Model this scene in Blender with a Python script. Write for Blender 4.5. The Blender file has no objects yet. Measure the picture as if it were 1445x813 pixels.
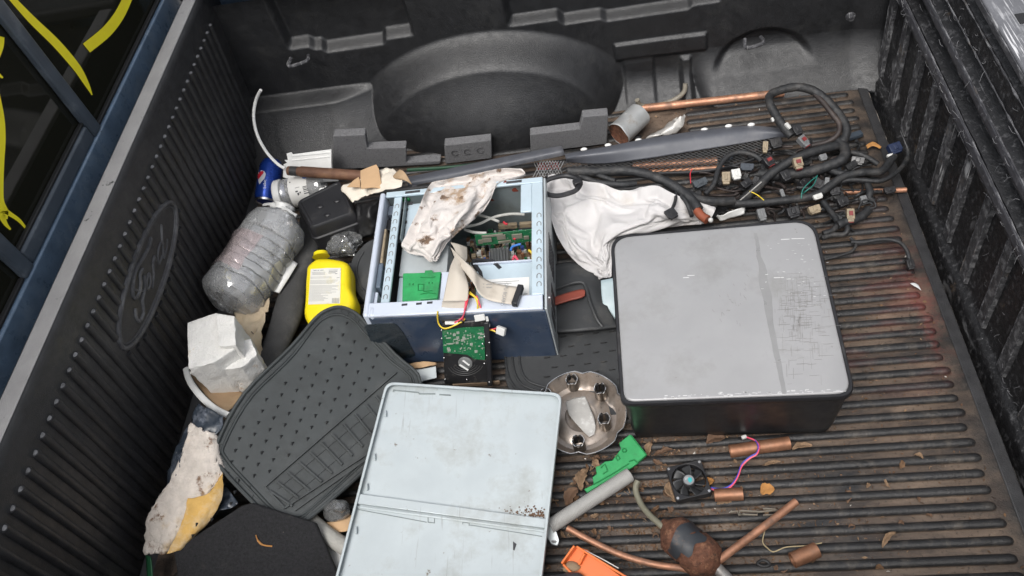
import bpy, bmesh, math, random
from mathutils import Vector, Matrix, noise
random.seed(7)
scene = bpy.context.scene
R = math.radians
V = Vector

# ------------------------------------------------------------------ camera
CAM = V((0, 0, 1.5))
F, CX, CY = 1130.0, 722.5, 406.5            # focal length and centre of the photograph, in its pixels
AY = V((34.5, -1496.5, F)).normalized()      # bed-width direction seen from the camera
AX = V((7222, -687, -F)); AX = (AX - AX.dot(AY) * AY).normalized()
AD = AX.cross(-AY)
if AD.z < 0: AD = -AD
cam_data = bpy.data.cameras.new("camera")
cam = bpy.data.objects.new("camera", cam_data)
scene.collection.objects.link(cam)
right = V((AX.x, AY.x, -AD.x)); down = V((AX.y, AY.y, -AD.y)); fwd = V((AX.z, AY.z, -AD.z))
m = Matrix((right, -down, -fwd)).transposed().to_4x4()
m.translation = CAM
cam.matrix_world = m
cam_data.sensor_width = 36
cam_data.lens = F / 1445 * 36
cam_data.clip_start = 0.02
cam_data.clip_end = 500
scene.camera = cam

# ------------------------------------------------------------------ light: overcast daylight
SUN_EL, SUN_AZ = R(62), R(200)
world = bpy.data.worlds.new("World"); scene.world = world; world.use_nodes = True
wn = world.node_tree.nodes; wl = world.node_tree.links
bg = wn['Background']; bg.inputs['Strength'].default_value = 0.125
sky = wn.new('ShaderNodeTexSky'); sky.sky_type = 'NISHITA'; sky.sun_disc = False
sky.sun_elevation = SUN_EL; sky.sun_rotation = SUN_AZ
sky.air_density = 1.0; sky.dust_density = 4.0; sky.ozone_density = 1.0
# a cloud layer over the sky: the blue is mostly greyed out
hsv = wn.new('ShaderNodeHueSaturation'); hsv.inputs['Saturation'].default_value = 0.25
wl.new(sky.outputs[0], hsv.inputs['Color']); wl.new(hsv.outputs[0], bg.inputs['Color'])
sun_d = bpy.data.lights.new("sun", 'SUN'); sun_d.energy = 1.1; sun_d.angle = R(28); sun_d.color = (1, .97, .93)
sun = bpy.data.objects.new("sun", sun_d); scene.collection.objects.link(sun)
sd = V((math.sin(SUN_AZ) * math.cos(SUN_EL), math.cos(SUN_AZ) * math.cos(SUN_EL), math.sin(SUN_EL)))
sun.rotation_euler = sd.to_track_quat('Z', 'Y').to_euler(); sun.location = (0, -2, 6)
scene.view_settings.view_transform = 'Standard'; scene.view_settings.look = 'None'
scene.view_settings.gamma = 1; scene.view_settings.exposure = 0.75
scene.view_settings.use_curve_mapping = False
scene.cycles.max_bounces = 8; scene.cycles.transparent_max_bounces = 12
scene.cycles.use_denoising = True

# ------------------------------------------------------------------ measuring from the photograph
def ray(u, v):
    r = V((u - CX, v - CY, F)); return V((r.dot(AX), r.dot(AY), -r.dot(AD)))
def at(u, v, z=0.0):
    r = ray(u, v); return CAM + r * ((z - CAM.z) / r.z)
def atx(u, v, x):
    r = ray(u, v); return CAM + r * (x / r.x)
def aty(u, v, y):
    r = ray(u, v); return CAM + r * (y / r.y)
class Plane:
    def __init__(s, a, b, c):
        s.o = a; s.n = (b - a).cross(c - a).normalized()
        if s.n.z < 0: s.n = -s.n
    def px(s, u, v, h=0):
        r = ray(u, v); return CAM + r * ((s.o + s.n * h - CAM).dot(s.n) / r.dot(s.n))
def crop(x0, y0, k):
    def f(x, y): return (x0 + x / k, y0 + y / k)
    return f
def cr(p0, p1, p2, p3, t):
    return .5 * ((2 * p1) + (p2 - p0) * t + (2 * p0 - 5 * p1 + 4 * p2 - p3) * t * t + (3 * p1 - p0 - 3 * p2 + p3) * t ** 3)
def smooth(pts, n=6, closed=False):
    if len(pts) < 3 and not closed: 
        return [pts[0].lerp(pts[1], i / n) for i in range(n + 1)]
    out = []; N = len(pts)
    for i in range(N if closed else N - 1):
        g = (lambda k: pts[k % N]) if closed else (lambda k: pts[max(0, min(N - 1, k))])
        for j in range(n): out.append(cr(g(i - 1), g(i), g(i + 1), g(i + 2), j / n))
    if not closed: out.append(pts[-1].copy())
    return out
def lerp(a, b, t): return a + (b - a) * t
def sstep(a, b, x):
    if a == b: return float(x > a)
    t = max(0, min(1, (x - a) / (b - a))); return t * t * (3 - 2 * t)
def sbox(x, a, b, s): return sstep(a - s, a + s, x) * (1 - sstep(b - s, b + s, x))
def fbm(p, s, o=4): return noise.fractal(V(p) * s, 0.8, 2.0, o)

# ------------------------------------------------------------------ materials
def M(name, base, rough=.5, metal=0., var=.15, vs=14., dirt=None, dirt2=None, speck=None, bump=None, spec=.5, scratch=None, coat=0., stretch=None, sheen=0.):
    """base colour with noise variation; dirt=(colour, scale, threshold, softness); speck the same, finer;
    scratch=(colour, density); bump=(scale, strength)"""
    mt = bpy.data.materials.new(name); mt.use_nodes = True
    nt = mt.node_tree; N = nt.nodes; L = nt.links
    b = N['Principled BSDF']
    tc = N.new('ShaderNodeTexCoord')
    co = tc.outputs['Object']
    if stretch:
        mp = N.new('ShaderNodeMapping'); mp.inputs['Scale'].default_value = stretch
        L.new(co, mp.inputs['Vector']); co2 = mp.outputs[0]
    else: co2 = co
    def nz(scale, detail=6, rgh=.6, c=None):
        n = N.new('ShaderNodeTexNoise'); n.inputs['Scale'].default_value = scale
        n.inputs['Detail'].default_value = detail; n.inputs['Roughness'].default_value = rgh
        L.new(c or co, n.inputs['Vector']); return n.outputs['Fac']
    def ramp(fac, lo, hi):
        mr = N.new('ShaderNodeMapRange'); mr.inputs['From Min'].default_value = lo; mr.inputs['From Max'].default_value = hi
        L.new(fac, mr.inputs['Value']); return mr.outputs[0]
    def mix(f, a, c2):
        mx = N.new('ShaderNodeMix'); mx.data_type = 'RGBA'
        L.new(f, mx.inputs[0])
        for i, v in ((6, a), (7, c2)):
            if isinstance(v, tuple): mx.inputs[i].default_value = (*v, 1)
            else: L.new(v, mx.inputs[i])
        return mx.outputs[2]
    lo = tuple(max(0, c * (1 - var)) for c in base); hi = tuple(min(.95, c * (1 + var)) for c in base)
    col = mix(ramp(nz(vs, 7, .65, co2), .3, .7), lo, hi)
    rfac = None
    for d in (dirt, dirt2, speck):
        if d:
            c, s, th, so = d
            f = ramp(nz(s, 9, .68, co2 if d is dirt else co), th, th + so)
            col = mix(f, col, c); rfac = f if rfac is None else rfac
    if scratch:
        c, dens = scratch
        for ang in (.5, 2.1):
            mp = N.new('ShaderNodeMapping'); mp.inputs['Rotation'].default_value = (ang * .7, ang, ang * 1.3); mp.inputs['Scale'].default_value = (220, 9, 9)
            L.new(co, mp.inputs['Vector'])
            f = ramp(nz(1, 3, .5, mp.outputs[0]), 1 - dens, 1 - dens + .05)
            f2 = ramp(nz(5), .45, .6)
            mm = N.new('ShaderNodeMath'); mm.operation = 'MULTIPLY'; L.new(f, mm.inputs[0]); L.new(f2, mm.inputs[1])
            col = mix(mm.outputs[0], col, c)
    L.new(col, b.inputs['Base Color'])
    b.inputs['Roughness'].default_value = rough
    rr = N.new('ShaderNodeMapRange'); rr.inputs['To Min'].default_value = max(.03, rough - .1); rr.inputs['To Max'].default_value = min(1, rough + .15)
    rr.inputs['From Min'].default_value = .3; rr.inputs['From Max'].default_value = .7
    L.new(nz(vs * 2.3, 6), rr.inputs['Value']); L.new(rr.outputs[0], b.inputs['Roughness'])
    if metal and rfac is not None:
        mm = N.new('ShaderNodeMapRange'); mm.inputs['To Min'].default_value = metal; mm.inputs['To Max'].default_value = .1
        L.new(rfac, mm.inputs['Value']); L.new(mm.outputs[0], b.inputs['Metallic'])
    else: b.inputs['Metallic'].default_value = metal
    b.inputs['Specular IOR Level'].default_value = spec
    b.inputs['Coat Weight'].default_value = coat
    if sheen: b.inputs['Sheen Weight'].default_value = sheen
    if bump:
        bp = N.new('ShaderNodeBump'); bp.inputs['Strength'].default_value = bump[1]; bp.inputs['Distance'].default_value = .003
        L.new(nz(bump[0], 5, .6), bp.inputs['Height']); L.new(bp.outputs[0], b.inputs['Normal'])

    return mt
def clear_plastic(name, tint=(.9, .92, .92), milk=.12, rough=.08, milk_col=(.75, .76, .76), ior=1.6):
    mt = bpy.data.materials.new(name); mt.use_nodes = True
    N = mt.node_tree.nodes; L = mt.node_tree.links
    out = N['Material Output']; N.remove(N['Principled BSDF'])
    tr = N.new('ShaderNodeBsdfTransparent'); tr.inputs[0].default_value = (*tint, 1)
    gl = N.new('ShaderNodeBsdfGlossy'); gl.inputs['Roughness'].default_value = rough
    df = N.new('ShaderNodeBsdfDiffuse'); df.inputs[0].default_value = (*milk_col, 1)
    fr = N.new('ShaderNodeFresnel'); fr.inputs['IOR'].default_value = ior
    tc = N.new('ShaderNodeTexCoord'); nz = N.new('ShaderNodeTexNoise'); nz.inputs['Scale'].default_value = 30; nz.inputs['Detail'].default_value = 6
    L.new(tc.outputs['Object'], nz.inputs['Vector'])
    bp = N.new('ShaderNodeBump'); bp.inputs['Strength'].default_value = .22; bp.inputs['Distance'].default_value = .003
    L.new(nz.outputs['Fac'], bp.inputs['Height'])
    for n in (gl, fr): L.new(bp.outputs[0], n.inputs['Normal'])
    m1 = N.new('ShaderNodeMixShader'); m2 = N.new('ShaderNodeMixShader')
    mr = N.new('ShaderNodeMapRange'); mr.inputs['From Min'].default_value = .3; mr.inputs['From Max'].default_value = .75
    mr.inputs['To Min'].default_value = milk * .85; mr.inputs['To Max'].default_value = milk * 1.15
    L.new(nz.outputs['Fac'], mr.inputs['Value']); L.new(mr.outputs[0], m1.inputs[0])
    L.new(tr.outputs[0], m1.inputs[1]); L.new(df.outputs[0], m1.inputs[2])
    L.new(fr.outputs[0], m2.inputs[0]); L.new(m1.outputs[0], m2.inputs[1]); L.new(gl.outputs[0], m2.inputs[2])
    L.new(m2.outputs[0], out.inputs[0])
    return mt

# ------------------------------------------------------------------ mesh helpers
OFF = {}
class MB:
    def __init__(s): s.v = []; s.f = []; s.mi = []; s.cur = 0
    def add(s, vs, fs):
        o = len(s.v); s.v += [V(x) for x in vs]; s.f += [tuple(i + o for i in q) for q in fs]; s.mi += [s.cur] * len(fs)
        return s
    def hexa(s, a, b):
        """eight corners: a = four points of one face, b = the four opposite them"""
        return s.add(list(a) + list(b), [(3, 2, 1, 0), (4, 5, 6, 7), (0, 1, 5, 4), (1, 2, 6, 5), (2, 3, 7, 6), (3, 0, 4, 7)])
    def box(s, c, d, rot=None):
        c = V(c); rot = rot or Matrix.Identity(3)
        p = [c + rot @ V((x * d[0] / 2, y * d[1] / 2, -d[2] / 2)) for x, y in ((-1, -1), (1, -1), (1, 1), (-1, 1))]
        up = rot @ V((0, 0, d[2]))
        return s.hexa(p, [q + up for q in p])
    def span(s, a, b): 
        a, b = V(a), V(b); return s.box((a + b) / 2, [abs(x) for x in (b - a)])
    def bar(s, a, b, w, h, up=(0, 0, 1)):
        a, b = V(a), V(b); d = (b - a).normalized(); sd = d.cross(V(up)).normalized() * w / 2; u = sd.cross(d).normalized() * h / 2
        A = [a - sd - u, a + sd - u, a + sd + u, a - sd + u]; B = [q + b - a for q in A]
        return s.hexa(A, B)
    def prism(s, pts, vec):
        n = len(pts); vec = V(vec); pts = [V(p) for p in pts]
        nn = sum((pts[i].cross(pts[(i + 1) % n]) for i in range(n)), V())
        if nn.dot(vec) < 0: pts = pts[::-1]
        return s.add(pts + [p + vec for p in pts], [tuple(range(n))[::-1], tuple(range(n, 2 * n))] + [(i, (i + 1) % n, (i + 1) % n + n, i + n) for i in range(n)])
    def tube(s, pts, r, seg=10, caps=True, closed=False, ell=1.0, up=None):
        n = len(pts); rs = r if isinstance(r, (list, tuple)) else [r] * n
        vs = []; fs = []; prev = None
        for i in range(n):
            if closed: t = pts[(i + 1) % n] - pts[i - 1]
            else: t = pts[min(n - 1, i + 1)] - pts[max(0, i - 1)]
            if t.length < 1e-9: t = V((0, 0, 1))
            t.normalize()
            if up is not None: prev = V(up)
            if prev is None: prev = V((0, 0, 1)) if abs(t.z) < .9 else V((1, 0, 0))
            b = t.cross(prev)
            if b.length < 1e-6: b = t.cross(V((.3, .5, .8)))
            b.normalize(); nrm = b.cross(t).normalized(); prev = nrm
            for k in range(seg):
                a = 2 * math.pi * k / seg
                vs.append(pts[i] + (b * math.cos(a) + nrm * math.sin(a) * ell) * rs[i])
        for i in range(n if closed else n - 1):
            j = (i + 1) % n
            for k in range(seg):
                q = (k + 1) % seg
                fs.append((i * seg + k, i * seg + q, j * seg + q, j * seg + k))
        if caps and not closed:
            fs.append(tuple(range(seg))[::-1]); fs.append(tuple((n - 1) * seg + k for k in range(seg)))
        return s.add(vs, fs)
    def ring(s, pts_fn, rows, seg, caps=(True, True)):
        vs = []; fs = []
        for i in range(rows):
            for k in range(seg): vs.append(pts_fn(i, k))
        for i in range(rows - 1):
            for k in range(seg):
                q = (k + 1) % seg; fs.append((i * seg + k, i * seg + q, (i + 1) * seg + q, (i + 1) * seg + k))
        if caps[0]: fs.append(tuple(range(seg))[::-1])
        if caps[1]: fs.append(tuple((rows - 1) * seg + k for k in range(seg)))
        return s.add(vs, fs)
    def lathe(s, prof, base, axis, seg=32, caps=(True, True), fn=None):
        axis = V(axis).normalized(); a = axis.cross(V((0, 0, 1)) if abs(axis.z) < .9 else V((1, 0, 0))).normalized(); b = axis.cross(a)
        base = V(base)
        def f(i, k):
            r, h = prof[i]; t = 2 * math.pi * k / seg
            p = base + axis * h + (a * math.cos(t) + b * math.sin(t)) * r
            return p if fn is None else fn(p, h, t)
        return s.ring(f, len(prof), seg, caps)
    def grid(s, fn, n, m_):
        vs = [fn(i / n, j / m_) for j in range(m_ + 1) for i in range(n + 1)]
        return s.add(vs, [(j * (n + 1) + i, j * (n + 1) + i + 1, (j + 1) * (n + 1) + i + 1, (j + 1) * (n + 1) + i) for j in range(m_) for i in range(n)])
    def ball(s, c, r, n=8):
        c = V(c); r = r if isinstance(r, (tuple, list)) else (r, r, r)
        return s.ring(lambda i, k: c + V((r[0] * math.sin(math.pi * (i + .02) / (n + .04)) * math.cos(math.pi * k / n), r[1] * math.sin(math.pi * (i + .02) / (n + .04)) * math.sin(math.pi * k / n), -r[2] * math.cos(math.pi * (i + .02) / (n + .04)))), n + 1, 2 * n)
    def text(s, body, o, ex, ey, size, lift=0.0004):
        cu = bpy.data.curves.new('t', 'FONT'); cu.body = body; cu.size = 1; cu.align_x = 'CENTER'; cu.align_y = 'CENTER'; cu.resolution_u = 3
        ob = bpy.data.objects.new('t', cu); scene.collection.objects.link(ob)
        dg = bpy.context.evaluated_depsgraph_get(); me = bpy.data.meshes.new_from_object(ob.evaluated_get(dg))
        ex = V(ex).normalized() * size; ey = V(ey).normalized() * size; n = ex.cross(ey).normalized() * lift
        s.add([V(o) + ex * q.co.x + ey * q.co.y + n for q in me.vertices], [tuple(p.vertices) for p in me.polygons])
        bpy.data.objects.remove(ob); bpy.data.meshes.remove(me); bpy.data.curves.remove(cu); return s
    def noise(s, amp, scale, seed=0, o=3):
        s.v = [p + noise.noise_vector((p + V((seed, seed * 2, 0))) * scale) * amp for p in s.v]; return s
    def obj(s, name, mat, parent=None, label=None, cat=None, group=None, kind=None, angle=38, bevel=None, bseg=2, subsurf=0, solid=None, origin=None):
        me = bpy.data.meshes.new(name)
        if parent is not None: off = OFF[parent.name]
        elif origin is not None: off = V(origin)
        else:
            n = len(s.v); off = V((sum(p.x for p in s.v) / n, sum(p.y for p in s.v) / n, min(p.z for p in s.v)))
        me.from_pydata([p - off for p in s.v], [], s.f)
        mats = mat if isinstance(mat, (list, tuple)) else [mat]
        for q in mats: me.materials.append(q)
        me.polygons.foreach_set('material_index', [min(i, len(mats) - 1) for i in s.mi]) if len(me.polygons) == len(s.mi) else None
        me.validate(); me.update()
        bm = bmesh.new(); bm.from_mesh(me); bmesh.ops.recalc_face_normals(bm, faces=bm.faces); bm.to_mesh(me); bm.free()
        me.polygons.foreach_set('use_smooth', [True] * len(me.polygons))
        me.set_sharp_from_angle(angle=R(angle))
        o = bpy.data.objects.new(name, me); scene.collection.objects.link(o)
        if parent is not None: o.parent = parent
        else: o.location = off
        OFF[o.name] = off
        if solid:
            md = o.modifiers.new('thickness', 'SOLIDIFY'); md.thickness = solid; md.offset = 0
        if bevel:
            md = o.modifiers.new('bevel', 'BEVEL'); md.width = bevel; md.segments = bseg; md.limit_method = 'ANGLE'; md.angle_limit = R(40)
        if subsurf:
            md = o.modifiers.new('sub', 'SUBSURF'); md.levels = subsurf; md.render_levels = subsurf
        tag(o, label, cat, group, kind); return o
def tag(o, label=None, cat=None, group=None, kind=None):
    if label: o['label'] = label
    if cat: o['category'] = cat
    if group: o['group'] = group
    if kind: o['kind'] = kind
def thing(name, label, cat, loc, group=None):
    o = bpy.data.objects.new(name, None); o.empty_display_size = .05
    scene.collection.objects.link(o); o.location = V(loc); OFF[o.name] = V(loc)
    tag(o, label, cat, group); return o
def sheet(mb, rows, n=6, fold=0.0, fscale=12, seed=0, crease=0.0):
    """cloth or paper through rows of (u, v, z) photograph points, interpolated smoothly and creased by noise"""
    P = [[at(*q) for q in r] for r in rows]
    P = [smooth(r, n) for r in P]
    cols = list(zip(*P)); cols = [smooth(list(c), n) for c in cols]
    W, H = len(cols), len(cols[0])
    out = []
    for j in range(H):
        for i in range(W):
            p = cols[i][j].copy()
            if fold:
                q = p * fscale + V((seed * 3.1, seed, seed * 1.7))
                w = noise.noise(q); w2 = noise.noise(q * 2.3 + V((5, 1, 2)))
                p.z += fold * (1 - 2 * abs(w)) + fold * .5 * (.5 - abs(w2)) 
            if crease:
                c = noise.cell(p * fscale * 2); p += noise.noise_vector(p * fscale * 4) * crease
            out.append(p)
    return mb.add(out, [(j * W + i, j * W + i + 1, (j + 1) * W + i + 1, (j + 1) * W + i) for j in range(H - 1) for i in range(W - 1)])
def folds(mb, *specs):
    """sharp cloth folds: each (angle, frequency, height, seed) raises ridges running along that angle"""
    out = []
    for p in mb.v:
        z = 0
        w = noise.noise_vector(p * 7) * .02
        for a, fq, h, sd in specs:
            c, s_ = math.cos(a), math.sin(a); x = (p.x + w.x) * c + (p.y + w.y) * s_; y = -(p.x + w.x) * s_ + (p.y + w.y) * c
            r = 1 - abs(noise.noise(V((x * fq * .28, y * fq, sd)))) * 1.6
            z += h * (max(0, r) ** 3 - .25)
        out.append(p + V((0, 0, z)))
    mb.v = out; return mb
def hull(pts, cuts=3, amp=.004, scale=25, seed=0, rnd=0.0):
    """a broken lump: the convex hull of its corner points, divided and roughened"""
    bm = bmesh.new()
    for p in pts: bm.verts.new(p)
    bmesh.ops.convex_hull(bm, input=bm.verts[:])
    for e in [v for v in bm.verts if not v.link_faces]: bm.verts.remove(e)
    if rnd: bmesh.ops.bevel(bm, geom=bm.edges[:], offset=rnd, segments=2, affect='EDGES', profile=.5)
    bmesh.ops.triangulate(bm, faces=bm.faces[:])
    for _ in range(cuts):
        es = [e for e in bm.edges if e.calc_length() > .006]
        bmesh.ops.subdivide_edges(bm, edges=es, cuts=1, use_grid_fill=True)
        bmesh.ops.triangulate(bm, faces=bm.faces[:])
    bm.verts.index_update()
    mb = MB(); mb.add([v.co + noise.noise_vector(v.co * scale + V((seed, 0, seed))) * amp + noise.noise_vector(v.co * scale * 3.3) * amp * .4 for v in bm.verts], [tuple(v.index for v in f.verts) for f in bm.faces]); bm.free()
    return mb
def pipe(pts, r, n=6, seg=12, closed=False):
    return MB().tube(smooth([at(*p) for p in pts], n, closed), r, seg, closed=closed)
def rounded(w, h, r, n=6):
    """corner-rounded rectangle, centred, counter-clockwise"""
    o = []
    for cx, cy, a0 in ((w / 2 - r, -h / 2 + r, -90), (w / 2 - r, h / 2 - r, 0), (-w / 2 + r, h / 2 - r, 90), (-w / 2 + r, -h / 2 + r, 180)):
        for i in range(n + 1):
            a = R(a0 + 90 * i / n); o.append((cx + r * math.cos(a), cy + r * math.sin(a)))
    return o
def fillet(pts, r, n=4):
    """3D polygon with its corners rounded"""
    out = []; N = len(pts)
    for i in range(N):
        p = pts[i]; a = pts[i - 1] - p; b = pts[(i + 1) % N] - p
        rr = r[i] if isinstance(r, (list, tuple)) else r
        rr = min(rr, a.length * .45, b.length * .45)
        A = p + a.normalized() * rr; B = p + b.normalized() * rr
        for k in range(n + 1):
            t = k / n; out.append(A * (1 - t) ** 2 + p * 2 * t * (1 - t) + B * t * t)
    return out

# ------------------------------------------------------------------ shared materials
liner = M('liner_black', (.030, .030, .032), .42, var=.3, vs=30, dirt=((.035, .034, .032), 16, .55, .3), dirt2=((.07, .06, .045), 5, .62, .2), speck=((.16, .15, .13), 130, .70, .04), bump=(420, .35), spec=.6)
liner_dusty = M('liner_dusty', (.018, .0185, .020), .38, var=.3, vs=30, dirt=((.045, .045, .044), 12, .54, .3), dirt2=((.008, .008, .008), 45, .63, .06), speck=((.22, .19, .15), 130, .70, .04), bump=(420, .4), spec=.6)
worn = M('liner_worn', (.05, .05, .055), .5, var=.3, vs=60, dirt=((.24, .24, .25), 65, .5, .16), dirt2=((.2, .16, .12), 6, .6, .15), speck=((.5, .5, .5), 130, .66, .05), bump=(200, .4), stretch=(1, .35, 1), scratch=((.5, .5, .5), .35))
ledge_grey = M('ledge_grey', (.27, .265, .265), .6, var=.12, dirt=((.03, .03, .03), 30, .64, .05), bump=(500, .3))
steel_blue = M('truck_paint_blue', (.11, .165, .24), .3, var=.25, vs=20, dirt=((.2, .26, .33), 22, .5, .3), speck=((.03, .04, .05), 70, .66, .05), coat=.3)
frame_grey = M('window_frame_grey', (.06, .075, .095), .4, var=.2, dirt=((.14, .16, .18), 14, .55, .2), speck=((.5, .5, .5), 60, .72, .03))
rubber_seal = M('rubber_seal', (.012, .012, .013), .6)
black_pl = M('black_plastic', (.018, .018, .02), .38, var=.2, dirt=((.08, .075, .07), 16, .58, .25), speck=((.25, .24, .22), 120, .72, .04))
black_rb = M('black_rubber', (.02, .02, .021), .6, var=.3, dirt=((.07, .065, .06), 20, .52, .3))
chrome = M('bright_metal', (.7, .7, .7), .25, 1, var=.1, dirt=((.3, .27, .24), 30, .6, .1))
white_pl = M('white_plastic', (.75, .75, .73), .4, var=.06, dirt=((.4, .36, .3), 20, .66, .15))
copper = M('copper', (.47, .24, .15), .48, .6, var=.3, vs=30, dirt=((.17, .10, .07), 24, .5, .2), dirt2=((.3, .25, .2), 9, .68, .15))
copper_dull = M('copper_dull', (.34, .17, .1), .5, .6, var=.3, vs=30, dirt=((.13, .085, .06), 24, .5, .25), dirt2=((.36, .25, .18), 12, .62, .15))
def floor_mat():
    mt = M('liner_floor', (.02, .02, .021), .5, var=.35, dirt=((.08, .07, .06), 30, .52, .2), speck=((.14, .12, .1), 140, .64, .06), bump=(300, .45))
    N = mt.node_tree.nodes; L = mt.node_tree.links; b = N['Principled BSDF']
    col = b.inputs['Base Color'].links[0].from_socket
    tc0 = N.new('ShaderNodeTexCoord'); tc = N.new('ShaderNodeMapping'); tc.inputs['Location'].default_value = (0, 1, -.8); L.new(tc0.outputs['Object'], tc.inputs['Vector'])
    sx = N.new('ShaderNodeSeparateXYZ'); L.new(tc.outputs[0], sx.inputs[0])
    def math_(op, a, c, cl=False):
        q = N.new('ShaderNodeMath'); q.operation = op; q.use_clamp = cl
        for i, v in ((0, a), (1, c)):
            if isinstance(v, (int, float)): q.inputs[i].default_value = v
            else: L.new(v, q.inputs[i])
        return q.outputs[0]
    def nz(s, st=None, d=8):
        n = N.new('ShaderNodeTexNoise'); n.inputs['Scale'].default_value = s; n.inputs['Detail'].default_value = d; n.inputs['Roughness'].default_value = .65
        if st:
            mp = N.new('ShaderNodeMapping'); mp.inputs['Scale'].default_value = st; L.new(tc.outputs[0], mp.inputs['Vector']); L.new(mp.outputs[0], n.inputs['Vector'])
        else: L.new(tc.outputs[0], n.inputs['Vector'])
        return n.outputs['Fac']
    def rng(f, lo, hi):
        q = N.new('ShaderNodeMapRange'); q.inputs['From Min'].default_value = lo; q.inputs['From Max'].default_value = hi; L.new(f, q.inputs['Value']); return q.outputs[0]
    def mix(f, a, c):
        q = N.new('ShaderNodeMix'); q.data_type = 'RGBA'; L.new(f, q.inputs[0])
        for i, v in ((6, a), (7, c)):
            if isinstance(v, tuple): q.inputs[i].default_value = (*v, 1)
            else: L.new(v, q.inputs[i])
        return q.outputs[2]
    # soil lies in the low channels
    low = rng(math_('ADD', sx.outputs[2], math_('MULTIPLY', math_('SUBTRACT', nz(60), .5), .005)), .0048, .0022)
    soil = mix(rng(nz(9, (.5, 1.6, 1)), .35, .65), (.06, .042, .032), (.205, .152, .112))
    soil = mix(rng(nz(130), .56, .66), soil, (.045, .03, .022))
    soil = mix(rng(nz(22, (.4, 1, 1)), .54, .68), soil, (.05, .034, .026))
    soil = mix(rng(nz(75), .64, .72), soil, (.36, .29, .22))
    xr = math_('ADD', sx.outputs[0], math_('MULTIPLY', math_('SUBTRACT', nz(14), .5), .09))
    inside = rng(xr, .632, .57)
    low = math_('MULTIPLY', low, rng(nz(8, (.6, 1.5, 1)), .34, .54))
    low = math_('MULTIPLY', low, math_('ADD', math_('MULTIPLY', inside, .85), math_('MULTIPLY', rng(nz(16), .5, .7), .35)), True)
    col = mix(low, col, soil)
    # worn-through red paint near the tailgate
    q = math_('SUBTRACT', sx.outputs[0], .585); q = math_('ABSOLUTE', q, 0)
    band = rng(math_('ADD', math_('ADD', q, math_('MULTIPLY', math_('SUBTRACT', nz(90), .5), .10)), math_('MULTIPLY', math_('SUBTRACT', nz(11), .5), .12)), .022, -.012)
    yb = math_('MULTIPLY', rng(sx.outputs[1], .8, .9), rng(sx.outputs[1], 1.25, 1.12))
    col = mix(math_('MULTIPLY', math_('MULTIPLY', band, yb), .5), col, (.17, .04, .035))
    yb2 = math_('MULTIPLY', rng(sx.outputs[1], .72, .9), rng(sx.outputs[1], 1.4, 1.1))
    stain = math_('MULTIPLY', math_('MULTIPLY', rng(nz(7, (.6, 2, 1)), .52, .66), yb2), rng(sx.outputs[0], .25, .4))
    col = mix(math_('MULTIPLY', stain, .4), col, (.17, .05, .04))
    L.new(col, b.inputs['Base Color'])
    b.inputs['Roughness'].default_value = .5
    return mt
def sock_rough(mt, v):
    b = mt.node_tree.nodes['Principled BSDF']
    for l in list(b.inputs['Roughness'].links): mt.node_tree.links.remove(l)
    b.inputs['Roughness'].default_value = v

# ------------------------------------------------------------------ setting
pave = M('pavement', (.36, .31, .25), .85, var=.2, dirt=((.18, .15, .12), 3, .55, .2), speck=((.5, .45, .38), 60, .62, .1), bump=(60, .4))
MB().grid(lambda s, t: V((-200 + 400 * s, -200 + 400 * t, -.80)), 8, 8).obj('pavement', pave, kind='structure', origin=(0, 0, -.8))

# ------------------------------------------------------------------ the pickup truck
truck = thing('pickup_truck', 'dark blue pickup truck with black plastic bed liner full of scrap', 'truck', (0, 1, -.8))
Y0, Y1 = .13, 1.80
# floor with its ribs
fl = MB()
fl.span((-1.06, Y0, -.03), (.642, 1.79, 0))
def rib(mb, a, b, w, h, nrm, seg=10):
    a, b = V(a), V(b); L_ = (b - a).length; d = (b - a).normalized(); sd = d.cross(V(nrm)).normalized(); nr = V(nrm)
    n = 40
    wob = random.random() * 9
    def f(i, k):
        t = i / n; t = .5 - .5 * math.copysign(abs(math.cos(math.pi * t)) ** .45, math.cos(math.pi * t)) if i not in (0, n) else t
        e = min(t, 1 - t) * L_
        q = math.sqrt(max(0, 1 - (1 - min(1, (e + .0005) / (w * .6))) ** 2))
        ang = math.pi * k / (seg - 1)
        ww = w / 2 * q * (1 + .1 * noise.noise(V((t * 9, wob, 0))))
        prof = math.sin(ang) ** .75
        return a + d * (L_ * t) + sd * (math.cos(ang) * ww) + nr * (prof * h * q - .0008)
    vs = [f(i, k) for i in range(n + 1) for k in range(seg)]
    fs = [(i * seg + k, i * seg + k + 1, (i + 1) * seg + k + 1, (i + 1) * seg + k) for i in range(n) for k in range(seg - 1)]
    mb.add(vs, fs)
k = 0; y = .19
while y < 1.715:
    x1 = .594 + random.uniform(-.005, .005)
    if y > 1.5:
        gap = .17 if y > 1.6 else .14
        rib(fl, (-.95, y, 0), (gap - .12, y, 0), .0185, .0085, (0, 0, 1)); rib(fl, (gap, y, 0), (x1, y, 0), .0185, .0085, (0, 0, 1))
    else:
        rib(fl, (-.98, y, 0), (x1, y, 0), .0182, .0105, (0, 0, 1))
    y += .0311
fmat = floor_mat(); sock_rough(fmat, .42)
fl.obj('bed_floor', fmat, truck, origin=(0, 0, 0))
# raised lip and gap before the tailgate
lip = MB(); lip.span((.618, Y0, .0005), (.641, 1.74, .004)); lip.obj('floor_lip', liner, truck, bevel=.002)

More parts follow.
